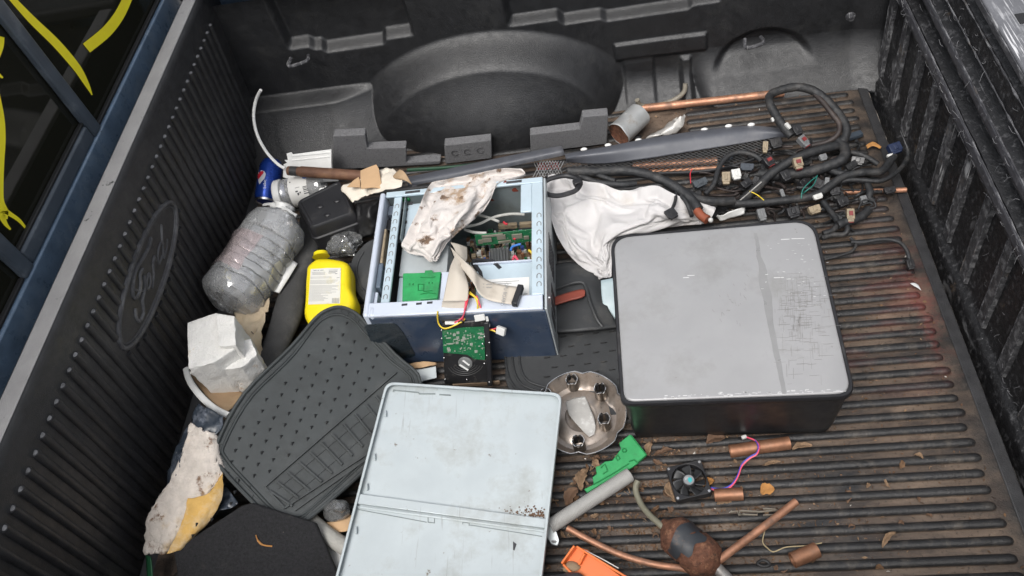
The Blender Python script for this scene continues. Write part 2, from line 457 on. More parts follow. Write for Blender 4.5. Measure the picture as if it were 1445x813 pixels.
# front wall of the bed: a leaning sheet, its ledge, ribs and the oval badge
prof = [(-1.03, 0.0), (-1.05, .012), (-1.052, .03), (-1.02, .30), (-1.005, .444), (-1.0, .495), (-1.0, .510), (-1.004, .516), (-1.040, .518), (-1.045, .514), (-1.05, .47), (-1.055, .2)]
fw = MB().grid(lambda s, t: V((prof[round(t * 11)][0], lerp(.05, 1.85, s), prof[round(t * 11)][1])), 60, 11)
EC, EA, EB = (1.04, .326), .19, .062
def wallx(z): return lerp(-1.052, -1.005, max(0, min(1, (z - .03) / .414)))
def ell(y): 
    q = 1 - ((y - EC[0]) / (EA + .012)) ** 2
    return (EB + .012) * math.sqrt(q) if q > 0 else None
n_ = V((1, 0, .1135)).normalized()
def onw0(y, z): return V((wallx(z) + .001, y, z))
TIPS = []
y = .438 - .0318 * 8
while y < 1.77:
    e = ell(y); tilt = .0
    for a, b in ([(.025, EC[1] - e), (EC[1] + e, .444)] if e else [(.025, .444)]):
        if b - a > .012:
            pa, pb = V((wallx(a), y, a)), V((wallx(b), y, b))
            fw.tube([lerp(pa, pb, i / 6) - n_ * .0005 for i in range(7)], .0085 + .0006 * noise.noise(V((y * 9, a, 0))), 10)
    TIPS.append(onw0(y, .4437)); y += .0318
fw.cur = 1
for tpos in TIPS: fw.lathe([(.0052, 0), (.0046, .0014), (.002, .0022)], tpos, (.25 + random.uniform(-.2, .2), random.uniform(-.2, .2), 1), 10, (False, True))  # small caps on the rib tops, paler than the liner
front_wall = fw.obj('front_wall', [liner, M('rib_tip_pale', (.2, .2, .205), .5, var=.5, vs=90)], truck)
ledge = MB(); ledge.span((-1.0385, .06, .5165), (-1.0035, 1.84, .5195)); ledge.obj('wall_ledge', ledge_grey, truck, bevel=.0015)
def onwall(y, z, h=0): return V((wallx(z), y, z)) + n_ * h
bd = MB()
for a, b, r in ((EA, EB, .006), (EA - .010, EB - .009, .0022)):
    bd.tube([onwall(EC[0] + a * math.cos(t) + .018 * math.sin(t) * .0, EC[1] + b * math.sin(t), .001) for t in [2 * math.pi * i / 72 for i in range(72)]], r, 8, closed=True)
badge_m = M('badge_worn', (.07, .07, .075), .36, var=.3, vs=40, dirt=((.17, .17, .175), 30, .5, .2))
badge = bd.obj('oval_badge', badge_m, truck)
c7 = crop(140, 270, 3.3857)
def wpx(x, y):
    u, v = c7(x, y); p = atx(u, v, -1.018); return onwall(p.y, p.z, .001)
scr = MB()
for st, r in ((((237, 225), (225, 270), (195, 325), (165, 370), (150, 430), (150, 490), (165, 512), (185, 490), (192, 440), (186, 400), (200, 372)), .0048),
              (((205, 400), (215, 460), (205, 520), (215, 580), (195, 620), (175, 600), (168, 560)), .0048),
              (((160, 468), (190, 478), (222, 470)), .003),
              (((233, 395), (224, 430), (232, 470), (246, 440), (240, 398), (233, 395)), .0034),
              (((262, 310), (254, 345), (262, 400), (256, 465)), .0036), (((250, 345), (262, 320), (272, 330)), .003),
              (((290, 160), (297, 230), (306, 270), (310, 310)), .0036), (((304, 250), (288, 252), (278, 300), (288, 345), (303, 310)), .0036), (((328, 230), (326, 275), (312, 322)), .003)):
    scr.tube(smooth([wpx(*p) for p in st], 5), r, 8)
scr.obj('badge_script', badge_m, badge)

# far side wall: panels, wheel housing and corner pockets in one moulded sheet
def farw(x, z):
    d = .065 * (max(0, 1 - z / .085)) ** 2                                         # fillet to the floor
    k_ = 1 - sstep(-.72, -.42, x)
    d = max(d, k_ * (.05 * (1 - sstep(-.80, -.62, x)) * (1 - sstep(.145, .165, z)) + .135 * max(0, 1 - max(0, z) / .15) ** 1.3))   # sloping step by the front wall
    r2 = ((x + .36) / .385) ** 2 + (z / .262) ** 2
    rq = math.sqrt(r2); wh = .172 * (.5 * (1 - sstep(.80, 1.05, rq)) + .5 * (1 - sstep(.15, .98, rq))); d = max(d, wh) if wh > .0003 else d                    # wheel housing
    up = .032
    zl = .292 + .012 * sbox(x, -.9, -.80, .01) - .014 * sbox(x, -.77, -.60, .008) + .004
    d -= up * sstep(zl - .012, zl + .012, z) * sbox(x, -.86, -.52, .008)
    zl = .262 + .018 * (1 - sstep(-.14, -.12, x)) - .01 * sbox(x, -.02, .2, .01)
    d -= up * sstep(zl - .010, zl + .010, z) * sbox(x, -.262, .27, .01)
    d += .010 * sbox(x, .0, .24, .004) * (1 - sstep(.168, .176, z)) * sstep(.11, .13, z)
    d += .008 * (1 - sstep(.108, .126, z)) * sbox(x, .02, .1, .006) * sstep(-.01, .02, z)
    d += .03 * sbox(x, .172, .2, .008) * (1 - sstep(.10, .112, z)) * (1 - .6 * z / .11)   # small post
    rr = math.sqrt(((x - .385) / .15) ** 2 + (max(0, z) / .165) ** 2)
    c_ = .10 * max(0, 1 - max(0, z) / .125) ** 1.6 * sbox(x, .21, .9, .05)
    if c_ > .0005: d = max(d, c_)      # sloping corner by the tailgate
    d -= .022 * (1 - sstep(.82, 1.0, rr)) * sstep(.05, .10, z)                          # shallow arched recess over it
    d += .02 * sstep(.60, .68, x)
    d += .006 * noise.noise(V((x * 3, z * 4, 2)))
    return 1.80 - d
fs_ = MB().grid(lambda s, t: (lambda x, z: V((x, farw(x, z), z)))(lerp(-1.06, .70, s), lerp(-.004, .46, t)), 560, 170)
far_wall = fs_.obj('side_wall', liner_dusty, truck, angle=60)
rail = MB().span((-1.06, 1.76, .50), (.72, 1.90, .54)); rail.obj('bed_rail', liner, truck, bevel=.012, bseg=3)
# tie-down loops and a fixing on that wall
for (u, v, w) in ((420, 90, .05), (1065, 64, .04)):
    p = aty(u, v, 1.745); a = p + V((-w / 2, .03, 0)); b = p + V((w / 2, .03, 0))
    MB().tube(smooth([a, a + V((0, -.03, -.004)), b + V((0, -.03, .004)), b], 5), .005, 8).obj('tie_down_loop', worn, truck)
p = aty(1200, 22, 1.77); MB().lathe([(.012, 0), (.012, .005), (.007, .008), (.007, .013)], p, (0, -1, -.2), 16).obj('fixing_bolt', worn, truck)
# near side wall, out of the photograph
MB().grid(lambda s, t: V((lerp(-1.06, .70, s), .12 + .04 * max(0, 1 - t * 6) ** 2 - .0, t * .50)), 40, 20).obj('side_wall', liner, truck)
MB().span((-1.06, .02, .50), (.72, .15, .54)).obj('bed_rail', liner, truck, bevel=.012, bseg=3)

# tailgate
tg = MB()
tp = [(.655, -.03), (.660, .015), (.676, .03), (.678, .262), (.664, .272), (.658, .280), (.660, .312), (.684, .322), (.684, .350), (.668, .356), (.666, .380), (.686, .390), (.686, .416), (.672, .422), (.676, .462), (.690, .470), (.690, .492), (.672, .498)]
cl = []
for i in range(len(tp) - 1):
    for j in range(4): cl.append((lerp(tp[i][0], tp[i + 1][0], j / 4), lerp(tp[i][1], tp[i + 1][1], j / 4)))
cl.append(tp[-1])
def tgp(s, t):
    x, z = cl[round(t * (len(cl) - 1))]; y = lerp(.14, 1.755, s)
    q = V((x, y, z)); return q + V((1, 0, .3)) * (noise.noise(q * 25) * .0010 + noise.noise(q * 110) * .0006)
tg.grid(tgp, 380, len(cl) - 1)
tgm = M('tailgate_liner', (.012, .012, .013), .42, var=.4, vs=40, dirt=((.07, .07, .073), 80, .54, .12), dirt2=((.11, .08, .055), 16, .63, .12), speck=((.3, .3, .3), 210, .66, .05), scratch=((.17, .17, .175), .34), bump=(180, .5))
tailgate = tg.obj('tailgate', tgm, truck, angle=60)
tr = MB()
for z0, z1, x in ((.283, .309, .6578), (.358, .378, .6655)):
    tr.grid(lambda s, t: (lambda q: q + V((-1, 0, 0)) * (.0015 + noise.noise(q * 60) * .0007))(V((x, lerp(.15, 1.74, s), lerp(z0, z1, t)))), 220, 4)
tr.obj('tailgate_rail', M('rail_grey', (.055, .055, .062), .42, var=.25, vs=40, dirt=((.16, .16, .17), 45, .55, .15), dirt2=((.14, .11, .08), 9, .64, .1), speck=((.42, .42, .42), 190, .67, .05), scratch=((.4, .4, .4), .33)), tailgate, solid=.002)
re_ = MB()
for x, z in ((.6565, .2825), (.6575, .3095), (.6650, .3575), (.6645, .3795), (.669, .4225), (.673, .4625)):
    re_.tube([V((x + noise.noise(V((k_ * .3, z * 50, 0))) * .0006, lerp(.15, 1.745, k_ / 200), z)) for k_ in range(201)], [.0010 + .0018 * max(0, noise.noise(V((k_ * .35, z * 90, 1))) + .35) for k_ in range(201)], 5)
re_.obj('worn_edge', worn, tailgate)
worn_dk = M('liner_worn_dark', (.045, .045, .048), .5, var=.4, vs=60, dirt=((.19, .19, .195), 55, .48, .18), dirt2=((.13, .1, .07), 14, .62, .12), speck=((.45, .45, .45), 180, .66, .05), scratch=((.4, .4, .4), .35), bump=(200, .5))
for i in range(15):
    yy = .155 + i * .112; lean = .02
    def edge(y_, z_, h): return V((.6785 - h + noise.noise(V((y_ * 60, z_ * 60, 0))) * .0007, y_ + lean * (z_ - .15) / .25, z_))
    rb = MB()
    for k_ in range(14):
        z0, z1 = lerp(.032, .264, k_ / 14), lerp(.032, .264, (k_ + 1) / 14); w = .017 + .003 * noise.noise(V((i * 3, k_ * .4, 0)))
        rb.hexa([edge(yy - w, z0, -.003), edge(yy + w, z0, -.003), edge(yy + w - .004, z0, .010), edge(yy - w + .004, z0, .010)], [edge(yy - w, z1, -.003), edge(yy + w, z1, -.003), edge(yy + w - .004, z1, .010), edge(yy - w + .004, z1, .010)])
    o = rb.obj('tailgate_rib', worn_dk, tailgate)
    re_ = MB()
    for sg in (-1, 1):
        A = [edge(yy + sg * (.0125 + .0015 * noise.noise(V((k_ * .7, i, sg)))), lerp(.034, .262, k_ / 30), .0102) for k_ in range(31)]
        re_.tube(A, [.0010 + .0012 * max(0, noise.noise(V((k_ * .5, i * 2, sg * 3))) + .3) for k_ in range(31)], 5)
    re_.obj('worn_edge', worn, o)
cap = MB(); cap.span((.670, .12, .499), (.772, 1.775, .515))
capm = M('tailgate_cap_grey', (.12, .122, .132), .5, var=.2, dirt=((.3, .3, .31), 18, .55, .15), speck=((.5, .5, .5), 70, .68, .05), scratch=((.55, .55, .56), .4))
cap.obj('tailgate_cap', capm, tailgate, bevel=.005, bseg=3)
MB().span((.6665, .12, .4985), (.6685, 1.775, .512)).obj('cap_lip', worn, tailgate, bevel=.001)
g = MB()
for yy in (.45, .95, 1.247): g.span((.704, yy - .014, .5155), (.722, yy + .014, .5165))
g.obj('cap_slot', rubber_seal, tailgate)
MB().span((.692, .12, -.12), (.768, 1.775, .498)).obj('tailgate_shell', steel_blue, tailgate, bevel=.01)
# fibres scuffed up from the worn plastic
fb = MB()
for i in range(260):
    yy = random.uniform(.6, 1.72); z = random.choice((random.uniform(.03, .27), random.uniform(.28, .31), random.uniform(.36, .49), random.uniform(.28, .5)))
    x = .656 if .27 < z < .315 else (.663 if z > .35 else .672)
    p = V((x, yy, z)); L_ = random.uniform(.004, .014); a = random.uniform(0, 6.28)
    d = V((-.35, math.cos(a), math.sin(a)))
    q = [p, p + d * L_ * .4 + V((-.002, 0, 0)), p + d * L_ + V((-.002, random.uniform(-.006, .006), random.uniform(-.006, .006)))]
    fb.tube(smooth(q, 2), random.uniform(.00015, .0004), 4, caps=False)
fb.obj('scuffed_fibres', M('plastic_fibre', (.2, .2, .21), .6), tailgate, kind='stuff')

# cab: sill, window bars, dark glass with yellow paint strokes, and the rest of the body
glass = bpy.data.materials.new('tinted_glass'); glass.use_nodes = True
_n = glass.node_tree.nodes; _l = glass.node_tree.links; _p = _n['Principled BSDF']; _n.remove(_p)
_t = _n.new('ShaderNodeBsdfTransparent'); _t.inputs[0].default_value = (.32, .34, .27, 1); _g = _n.new('ShaderNodeBsdfGlossy'); _g.inputs['Roughness'].default_value = .03
_f = _n.new('ShaderNodeFresnel'); _f.inputs[0].default_value = 1.75; _m = _n.new('ShaderNodeMixShader')
_d = _n.new('ShaderNodeBsdfDiffuse'); _d.inputs[0].default_value = (.045, .045, .032, 1); _m2 = _n.new('ShaderNodeMixShader'); _m2.inputs[0].default_value = .3
_l.new(_t.outputs[0], _m2.inputs[1]); _l.new(_d.outputs[0], _m2.inputs[2])
_l.new(_f.outputs[0], _m.inputs[0]); _l.new(_m2.outputs[0], _m.inputs[1]); _l.new(_g.outputs[0], _m.inputs[2]); _l.new(_m.outputs[0], _n['Material Output'].inputs[0])
GX = -1.138
MB().span((-1.165, .02, -.25), (-1.12, 1.90, .497)).obj('cab_panel', steel_blue, truck, bevel=.004)
win = MB(); win.span((-1.162, .08, .4985), (GX - .001, 1.84, 1.02)); 
win = MB(); win.span((GX - .004, .10, .499), (GX, 1.82, .99)); rear_window = win.obj('rear_window', glass, truck)
for yy in (.918, 1.306):
    MB().span((GX + .001, yy - .017, .4975), (-1.121, yy + .017, .985)).obj('window_bar', frame_grey, rear_window, bevel=.004)
MB().span((GX + .001, .936, .4975), (-1.123, 1.288, .534)).obj('window_sill', frame_grey, rear_window, bevel=.006)
sl = MB()
for a, b in (((.10, .4978), (.90, .505)), ((1.325, .4978), (1.82, .505)), ((.936, .535), (1.288, .541))):
    sl.span((GX + .0015, a[0], a[1]), (-1.126, b[0], b[1]))
sl.obj('window_seal', rubber_seal, rear_window, bevel=.002)
fr = MB(); fr.span((-1.165, .02, .985), (-1.121, 1.9, 1.06)); fr.span((-1.165, .02, .4975), (-1.121, .098, .985)); fr.span((-1.165, 1.822, .4975), (-1.121, 1.9, .985)); fr.obj('window_surround', steel_blue, truck, bevel=.008)
yp = M('yellow_window_paint', (.93, .80, .02), .6, var=.05, vs=30)
mk = MB()
def gp(u, v): return atx(u, v, GX + .0012)
for st in (((16, -3, 4.2), (45, 28, 5.5), (80, 62, 6), (108, 95, 5.5), (122, 118, 3.5), (130, 134, .8)), ((181, -4, 6.5), (168, 22, 7.5), (150, 45, 8), (122, 68, 8)),
           ((-6, 85, 4), (-1, 66, 6), (3, 52, 3.5)), ((-9, 90, 4), (-4, 103, 3), (4, 110, 1.2)),
           ((-8, 130, 7), (-2, 165, 8), (-1, 195, 9), (-3, 230, 9), (-4, 262, 9), (-3, 285, 9), (4, 300, 8), (6, 310, 5)), ((5, 296, 4), (14, 302, 3.2), (28, 312, 2.5), (42, 329, 1)), ((0, 300, 5), (8, 316, 3), (15, 324, 1.2))):
    n = len(st); A = []; B = []
    for i, (u, v, w) in enumerate(st):
        a = st[max(0, i - 1)]; b = st[min(n - 1, i + 1)]; dx, dy = b[0] - a[0], b[1] - a[1]; l = math.hypot(dx, dy)
        A.append(gp(u - dy / l * w, v + dx / l * w)); B.append(gp(u + dy / l * w, v - dx / l * w))
    A, B = smooth(A, 5), smooth(B, 5)
    mk.add(A + B, [(i, i + 1, len(A) + i + 1, len(A) + i) for i in range(len(A) - 1)])
mk.obj('painted_strokes', yp, rear_window)
cab = MB(); cab.span((-2.75, .02, -.25), (-2.70, 1.9, .45)); cab.span((-2.75, .02, -.30), (-1.17, 1.9, -.25))
cab.span((-2.7, .02, -.25), (-1.166, .07, .45)); cab.span((-2.7, 1.85, -.25), (-1.166, 1.9, .45)); cab.span((-2.3, .12, 1.02), (-1.166, 1.8, 1.07))
for yy in (.06, 1.82): cab.bar((-2.7, yy, .45), (-2.25, yy + .02, 1.03), .05, .06); cab.bar((-1.19, yy, .45), (-1.19, yy, 1.03), .05, .05, (1, 0, 0))
cab.obj('cab_body', steel_blue, truck, bevel=.012)
seatm = M('seat_cloth_grey', (.12, .115, .10), .85, var=.3)
for yy in (.5, 1.40):
    MB().hexa([V((-1.55, yy - .24, -.05)), V((-1.43, yy - .24, -.05)), V((-1.43, yy + .24, -.05)), V((-1.55, yy + .24, -.05))], [V((-1.42, yy - .2, .58)), V((-1.32, yy - .2, .58)), V((-1.32, yy + .2, .58)), V((-1.42, yy + .2, .58))]).obj('seat_back', seatm, truck, bevel=.05, bseg=4)
    MB().hexa([V((-1.42, yy - .12, .62)), V((-1.34, yy - .12, .62)), V((-1.34, yy + .12, .62)), V((-1.42, yy + .12, .62))], [V((-1.40, yy - .11, .78)), V((-1.32, yy - .11, .78)), V((-1.32, yy + .11, .78)), V((-1.40, yy + .11, .78))]).obj('headrest', seatm, truck, bevel=.03, bseg=3)
belt = M('belt_grey', (.2, .2, .19), .7)
for yy in (.32, 1.62): MB().tube(smooth([V((-1.22, yy, .95)), V((-1.24, yy - .05, .6)), V((-1.3, yy - .12, .2)), V((-1.3, yy - .14, -.2))], 6), .022, 8, ell=.08, up=(1, 0, 0)).obj('seat_belt', belt, truck)
MB().span((-1.36, .1, .30), (-1.17, 1.82, .33)).obj('parcel_shelf', seatm, truck)
bodym = steel_blue
for yy, s in ((.02, -1), (1.9, 1)):
    MB().span((-1.1, min(yy, yy - s * .05), -.30), (.70, max(yy, yy - s * .05), .50)).obj('bed_side_panel', bodym, truck, bevel=.01)
    for xx in (-.36, -3.4):
        w = MB(); w.tube([V((xx, yy - s * .25, -.42)), V((xx, yy - s * .03, -.42))], .37, 36)
        wh = w.obj('wheel', black_rb, truck, bevel=.03, bseg=3)
        MB().tube([V((xx, yy - s * .04, -.42)), V((xx, yy - s * .02, -.42))], .21, 28).obj('rim', chrome, wh, bevel=.01)
MB().hexa([V((-4.1, .05, -.35)), V((-2.72, .05, -.35)), V((-2.72, 1.87, -.35)), V((-4.1, 1.87, -.35))], [V((-4.05, .1, .32)), V((-2.72, .05, .44)), V((-2.72, 1.87, .44)), V((-4.05, 1.82, .32))]).obj('hood', steel_blue, truck, bevel=.05, bseg=3)
MB().span((-1.1, .3, -.4), (.6, 1.6, -.05)).obj('bed_frame', black_rb, truck)
MB().span((.77, .1, -.36), (.9, 1.82, -.2)).obj('rear_bumper', chrome, truck, bevel=.02)

# ------------------------------------------------------------------ materials of the scrap
case_blue = M('case_pale_blue', (.50, .60, .66), .42, .2, var=.08, dirt=((.3, .3, .28), 16, .62, .2), speck=((.2, .18, .15), 90, .72, .04))
case_lilac = M('case_lilac', (.58, .63, .72), .4, .1, var=.06, dirt=((.38, .4, .42), 14, .58, .2))
case_steel = M('case_inner_steel', (.23, .27, .28), .45, .4, var=.12, dirt=((.12, .13, .12), 9, .5, .25), speck=((.2, .08, .03), 24, .7, .06))
zinc = M('zinc_sheet', (.52, .56, .57), .42, .45, var=.1, dirt=((.35, .36, .35), 12, .55, .2), speck=((.22, .18, .14), 80, .7, .05))
navy = M('case_navy', (.035, .055, .095), .32, var=.15, dirt=((.10, .11, .13), 10, .5, .3), speck=((.3, .3, .3), 110, .72, .03), coat=.3)
navy_dark = M('case_navy_dark', (.012, .022, .03), .22, var=.1, dirt=((.05, .055, .06), 9, .5, .3), coat=.4)
green_pl = M('green_plastic', (.025, .30, .09), .42, var=.2, vs=30, dirt=((.03, .17, .06), 24, .54, .2), speck=((.2, .3, .2), 80, .7, .05))
green_dk = M('green_plastic_edge', (.01, .19, .05), .5)
pcb = M('circuit_green', (.012, .13, .05), .4, var=.3, vs=60, speck=((.3, .34, .28), 220, .6, .05), dirt=((.1, .12, .08), 30, .58, .15))
pcb_brown = M('circuit_dusty', (.16, .11, .065), .7, var=.4, vs=40, speck=((.3, .25, .2), 160, .58, .1), dirt=((.05, .06, .04), 30, .5, .2))
alu = M('heatsink_grey', (.32, .33, .34), .45, .6, var=.15, dirt=((.2, .18, .15), 20, .55, .2))
beige = M('ribbon_beige', (.52, .47, .40), .6, var=.06, stretch=(1, 1, 1), dirt=((.38, .33, .27), 18, .6, .2))
cable_grey = M('cable_pale', (.45, .45, .42), .5)
red_w = M('wire_red', (.62, .04, .06), .4); yel_w = M('wire_yellow', (.75, .55, .05), .4); blu_w = M('wire_blue', (.05, .06, .42), .4); pink_w = M('wire_pink', (.75, .10, .16), .4)
molex = M('connector_white', (.58, .58, .56), .4, var=.06)
ink = M('print_ink', (.04, .04, .045), .6); ink_grey = M('print_grey', (.22, .22, .22), .6)
rag_m = M('rag_white', (.60, .56, .53), .9, var=.08, vs=20, dirt=((.36, .25, .16), 15, .53, .1), dirt2=((.15, .095, .06), 28, .585, .04), bump=(300, .4), sheen=.2)
towel_m = M('towel_white', (.58, .565, .56), .9, var=.06, vs=10, dirt=((.5, .47, .43), 9, .55, .2), speck=((.1, .1, .1), 60, .78, .03), bump=(400, .4), sheen=.2)
paper_tan = M('paper_tan', (.52, .34, .19), .8, var=.1, dirt=((.36, .22, .12), 16, .58, .15))
paper_white = M('paper_cream', (.74, .68, .58), .8, var=.06, dirt=((.5, .4, .28), 14, .62, .15))
paper_pl = M('paper_white', (.74, .74, .72), .8, var=.05, dirt=((.5, .47, .42), 14, .64, .15))
rust = M('rust', (.13, .055, .032), .8, .1, var=.5, vs=90, dirt=((.26, .125, .07), 70, .52, .12), dirt2=((.04, .026, .02), 34, .54, .1), speck=((.42, .3, .2), 150, .68, .05), bump=(160, 1.0))
rubber_g = M('mat_rubber', (.045, .051, .052), .45, var=.2, vs=12, dirt=((.085, .09, .088), 9, .54, .3), dirt2=((.02, .022, .022), 7, .50, .25), speck=((.14, .13, .11), 120, .68, .06), bump=(500, .2))
rubber_d = M('mat_rubber_dark', (.035, .037, .039), .52, var=.2, dirt=((.10, .095, .085), 10, .56, .25), speck=((.2, .18, .14), 60, .7, .06), bump=(500, .2))
carpet = M('carpet_black', (.016, .016, .018), .95, var=.5, vs=200, dirt=((.06, .055, .05), 14, .58, .2), speck=((.22, .19, .15), 150, .7, .04), bump=(600, .8))
foam_grey = M('foam_grey', (.15, .15, .155), .8, var=.12, vs=200, speck=((.07, .07, .075), 260, .56, .1), bump=(320, .9))
styro = M('polystyrene', (.70, .69, .66), .75, var=.06, vs=30, dirt=((.5, .36, .22), 13, .60, .08), speck=((.4, .36, .3), 70, .66, .08), bump=(260, .9))
yellow_pl = M('yellow_plastic', (.82, .66, .008), .36, var=.07, dirt=((.55, .42, .01), 12, .6, .2), speck=((.12, .09, .02), 70, .73, .03))
label_w = M('label_white', (.66, .65, .60), .5, var=.05, dirt=((.58, .48, .12), 14, .54, .15))
clear = clear_plastic('clear_bottle', tint=(.97, .98, .98), milk=.30, rough=.03, milk_col=(.92, .93, .93), ior=2.3)
clear2 = clear_plastic('clear_crushed', milk=.18, rough=.05, ior=2.2)
clear_pink = clear_plastic('clear_label', tint=(.97, .9, .9), milk=.2, milk_col=(.92, .78, .78), ior=1.5)
lidm = M('lid_grey', (.33, .33, .335), .42, .15, var=.06, vs=7, dirt=((.255, .255, .25), 8, .5, .22), dirt2=((.21, .2, .185), 34, .655, .05), speck=((.2, .19, .17), 60, .74, .03))
lid_wet = M('lid_streak', (.262, .262, .262), .34, .1, var=.08)
scuff_w = M('scuff_white', (.6, .6, .6), .5); scuff_d = M('scuff_dark', (.25, .245, .24), .5)
panel_m = M('panel_galvanised', (.50, .55, .565), .42, .3, var=.06, vs=9, dirt=((.37, .39, .38), 11, .51, .22), dirt2=((.2, .17, .14), 55, .66, .05), speck=((.3, .26, .22), 110, .71, .04), scratch=((.36, .38, .38), .33))
chrome_b = M('hubcap_chrome', (.40, .35, .31), .34, .8, var=.2, dirt=((.2, .155, .12), 16, .44, .25), dirt2=((.12, .09, .07), 40, .64, .1))
orange_pl = M('orange_plastic', (.78, .19, .04), .42, var=.1, dirt=((.45, .13, .05), 20, .58, .2))
hose_grey = M('conduit_grey', (.34, .335, .32), .55, var=.1, dirt=((.2, .19, .17), 16, .55, .2))
loom = M('harness_black', (.02, .021, .023), .55, var=.4, vs=60, dirt=((.075, .07, .065), 24, .5, .25), bump=(200, .6))
loom_b = M('harness_brown', (.035, .026, .024), .6, var=.4, dirt=((.09, .07, .06), 24, .52, .2))
conn_beige = M('connector_beige', (.30, .24, .16), .5, var=.15, dirt=((.14, .11, .08), 60, .5, .2))
conn_grey = M('connector_grey', (.17, .175, .18), .5, var=.15, dirt=((.1, .1, .1), 60, .52, .2))
conn_red = M('connector_red', (.2, .025, .025), .5); conn_blue = M('connector_blue', (.012, .022, .06), .5)
trim_g = M('grille_trim', (.085, .09, .105), .38, var=.12, dirt=((.17, .17, .18), 8, .52, .25), speck=((.35, .35, .35), 80, .74, .03))
mesh_m = M('grille_mesh', (.018, .018, .019), .4, .2, var=.3, dirt=((.10, .09, .08), 30, .56, .2))
leafm = [M('leaf_a', (.15, .085, .045), .8, var=.4, vs=90), M('leaf_b', (.23, .15, .09), .8, var=.4, vs=90, dirt=((.1, .06, .04), 60, .56, .1)), M('leaf_c', (.13, .075, .045), .8, var=.3, vs=60), M('leaf_d', (.42, .20, .06), .8, var=.3, vs=60)]

def poly(pl, pts, h=0): return [pl.px(*p, h) for p in pts]
def pl3(*a): return Plane(*[at(*q) for q in a])
def T_(f, pts, z=None): 
    return [(*f(*p[:2]), *( (z,) if z is not None else p[2:])) for p in pts]

# ------------------------------------------------------------------ rubber mats and what lies on the floor
RIB = .008
def mat_slab(name, label, pts, pl, th, mat, r=.02, group=None):
    o = fillet(poly(pl, pts), r)
    return o
# lower mat to the right of the tower
t = thing('rubber_mat', 'flat dark rubber car mat with nibs, partly under the grey box', 'floor mat', at(800, 520, RIB))
pl = pl3((740, 500, .022), (870, 480, .022), (800, 560, .018))
out = [(716, 470), (870, 455), (905, 560), (905, 590), (770, 575), (722, 560), (712, 535)]
MB().prism(fillet(poly(pl, out), .02), (0, 0, -.008)).obj('mat_body', rubber_d, t, bevel=.002)
b = MB()
for off in (0, 10, 20):
    b.tube(smooth([pl.px(u, v, .0015) for u, v in ((712 + off, 475), (714 + off, 515), (722 + off, 540 - off * .3), (738 + off, 553 - off * .5), (790, 566 - off * .8), (850, 570 - off * .8))], 6), .0026, 8)
b.obj('mat_rim', rubber_d, t)
b = MB()
for j in range(7):
    for i in range(6):
        u, v = 772 + i * 23 + (j % 2) * 11, 478 + j * 13.5 - i * 2.5
        if u < 885: p = pl.px(u, v); b.add([p + V(q) for q in ((-.007, -.0025, .0006), (.006, -.001, .0045), (-.007, .0025, .0006), (.008, 0, .0006))], [(0, 1, 2), (0, 3, 1), (3, 2, 1)])
b.obj('mat_nibs', black_rb, t)
# darker mat above it with the red strip
t = thing('rubber_mat', 'scuffed black rubber mat with a red strip, between computer tower and grey box', 'floor mat', at(820, 430, .02))
sh = MB(); 
sheet(sh, [[(765, 385, .03), (800, 372, .04), (850, 385, .03)], [(768, 410, .035), (815, 395, .055), (850, 398, .035)], [(770, 440, .035), (820, 425, .05), (856, 432, .04)], [(770, 472, .03), (825, 468, .045), (874, 463, .03)]], 7, .003, 18, 2)
sh.obj('mat_body', rubber_d, t, solid=.007)
b = MB().tube(smooth([at(785, 408, .052), at(812, 399, .0655), at(825, 402, .063), at(832, 425, .06), (at(842, 450, .054)), at(850, 461, .046)], 6), .004, 8); b.obj('mat_ridge', rubber_d, t)
red_st = M('red_strip', (.24, .05, .03), .6, var=.15, dirt=((.12, .04, .03), 20, .56, .2))
b = MB(); sheet(b, [[(780, 421, .062), (800, 414, .067), (820, 409, .069), (826, 411, .068)], [(780, 432, .062), (802, 425, .066), (818, 421, .068), (825, 418, .067)]], 5); b.obj('red_strip', red_st, t, solid=.004)
# curved mat edge left of the tower
pl = pl3((500, 350, .075), (520, 400, .06), (500, 410, .055))
t = thing('rubber_mat', 'rounded dark rubber mat corner squeezed against the left of the computer tower', 'floor mat', at(508, 380, .04))
MB().prism(fillet(poly(pl, [(497, 362), (520, 338), (540, 335), (545, 430), (513, 428), (499, 405), (492, 382)]), .03), (0, 0, -.012)).obj('mat_body', rubber_d, t, bevel=.003)
MB().tube(smooth([pl.px(*q, .001) for q in ((513, 355), (506, 368), (503, 383), (508, 402), (517, 415))], 5), .0028, 8).obj('mat_rim', rubber_d, t)

# loose scraps around the drive
pl = pl3((576, 522, .03), (615, 517, .03), (600, 540, .025))
MB().prism(poly(pl, [(571, 523), (600, 520), (615, 517), (616, 533), (598, 537), (592, 541)]), (0, 0, -.002)).obj('metal_offcut', zinc, None, 'small pale sheet metal offcut beside the hard drive', 'metal scrap')
b = MB(); sheet(b, [[(552, 516, .02), (575, 514, .03), (596, 511, .035), (616, 512, .03)], [(560, 524, .02), (580, 522, .03), (600, 518, .035), (616, 516, .03)]], 5, .003, 40); b.obj('paper_scrap', paper_tan, None, 'narrow tan paper scrap under the front of the computer tower', 'paper scrap', solid=.0006)
MB().span(at(640, 548, .012), at(705, 536, .026)).obj('wooden_strip', M('wood_old', (.2, .14, .09), .8, var=.3), None, 'short old wooden strip lying under the hard drive', 'wood scrap', bevel=.002)

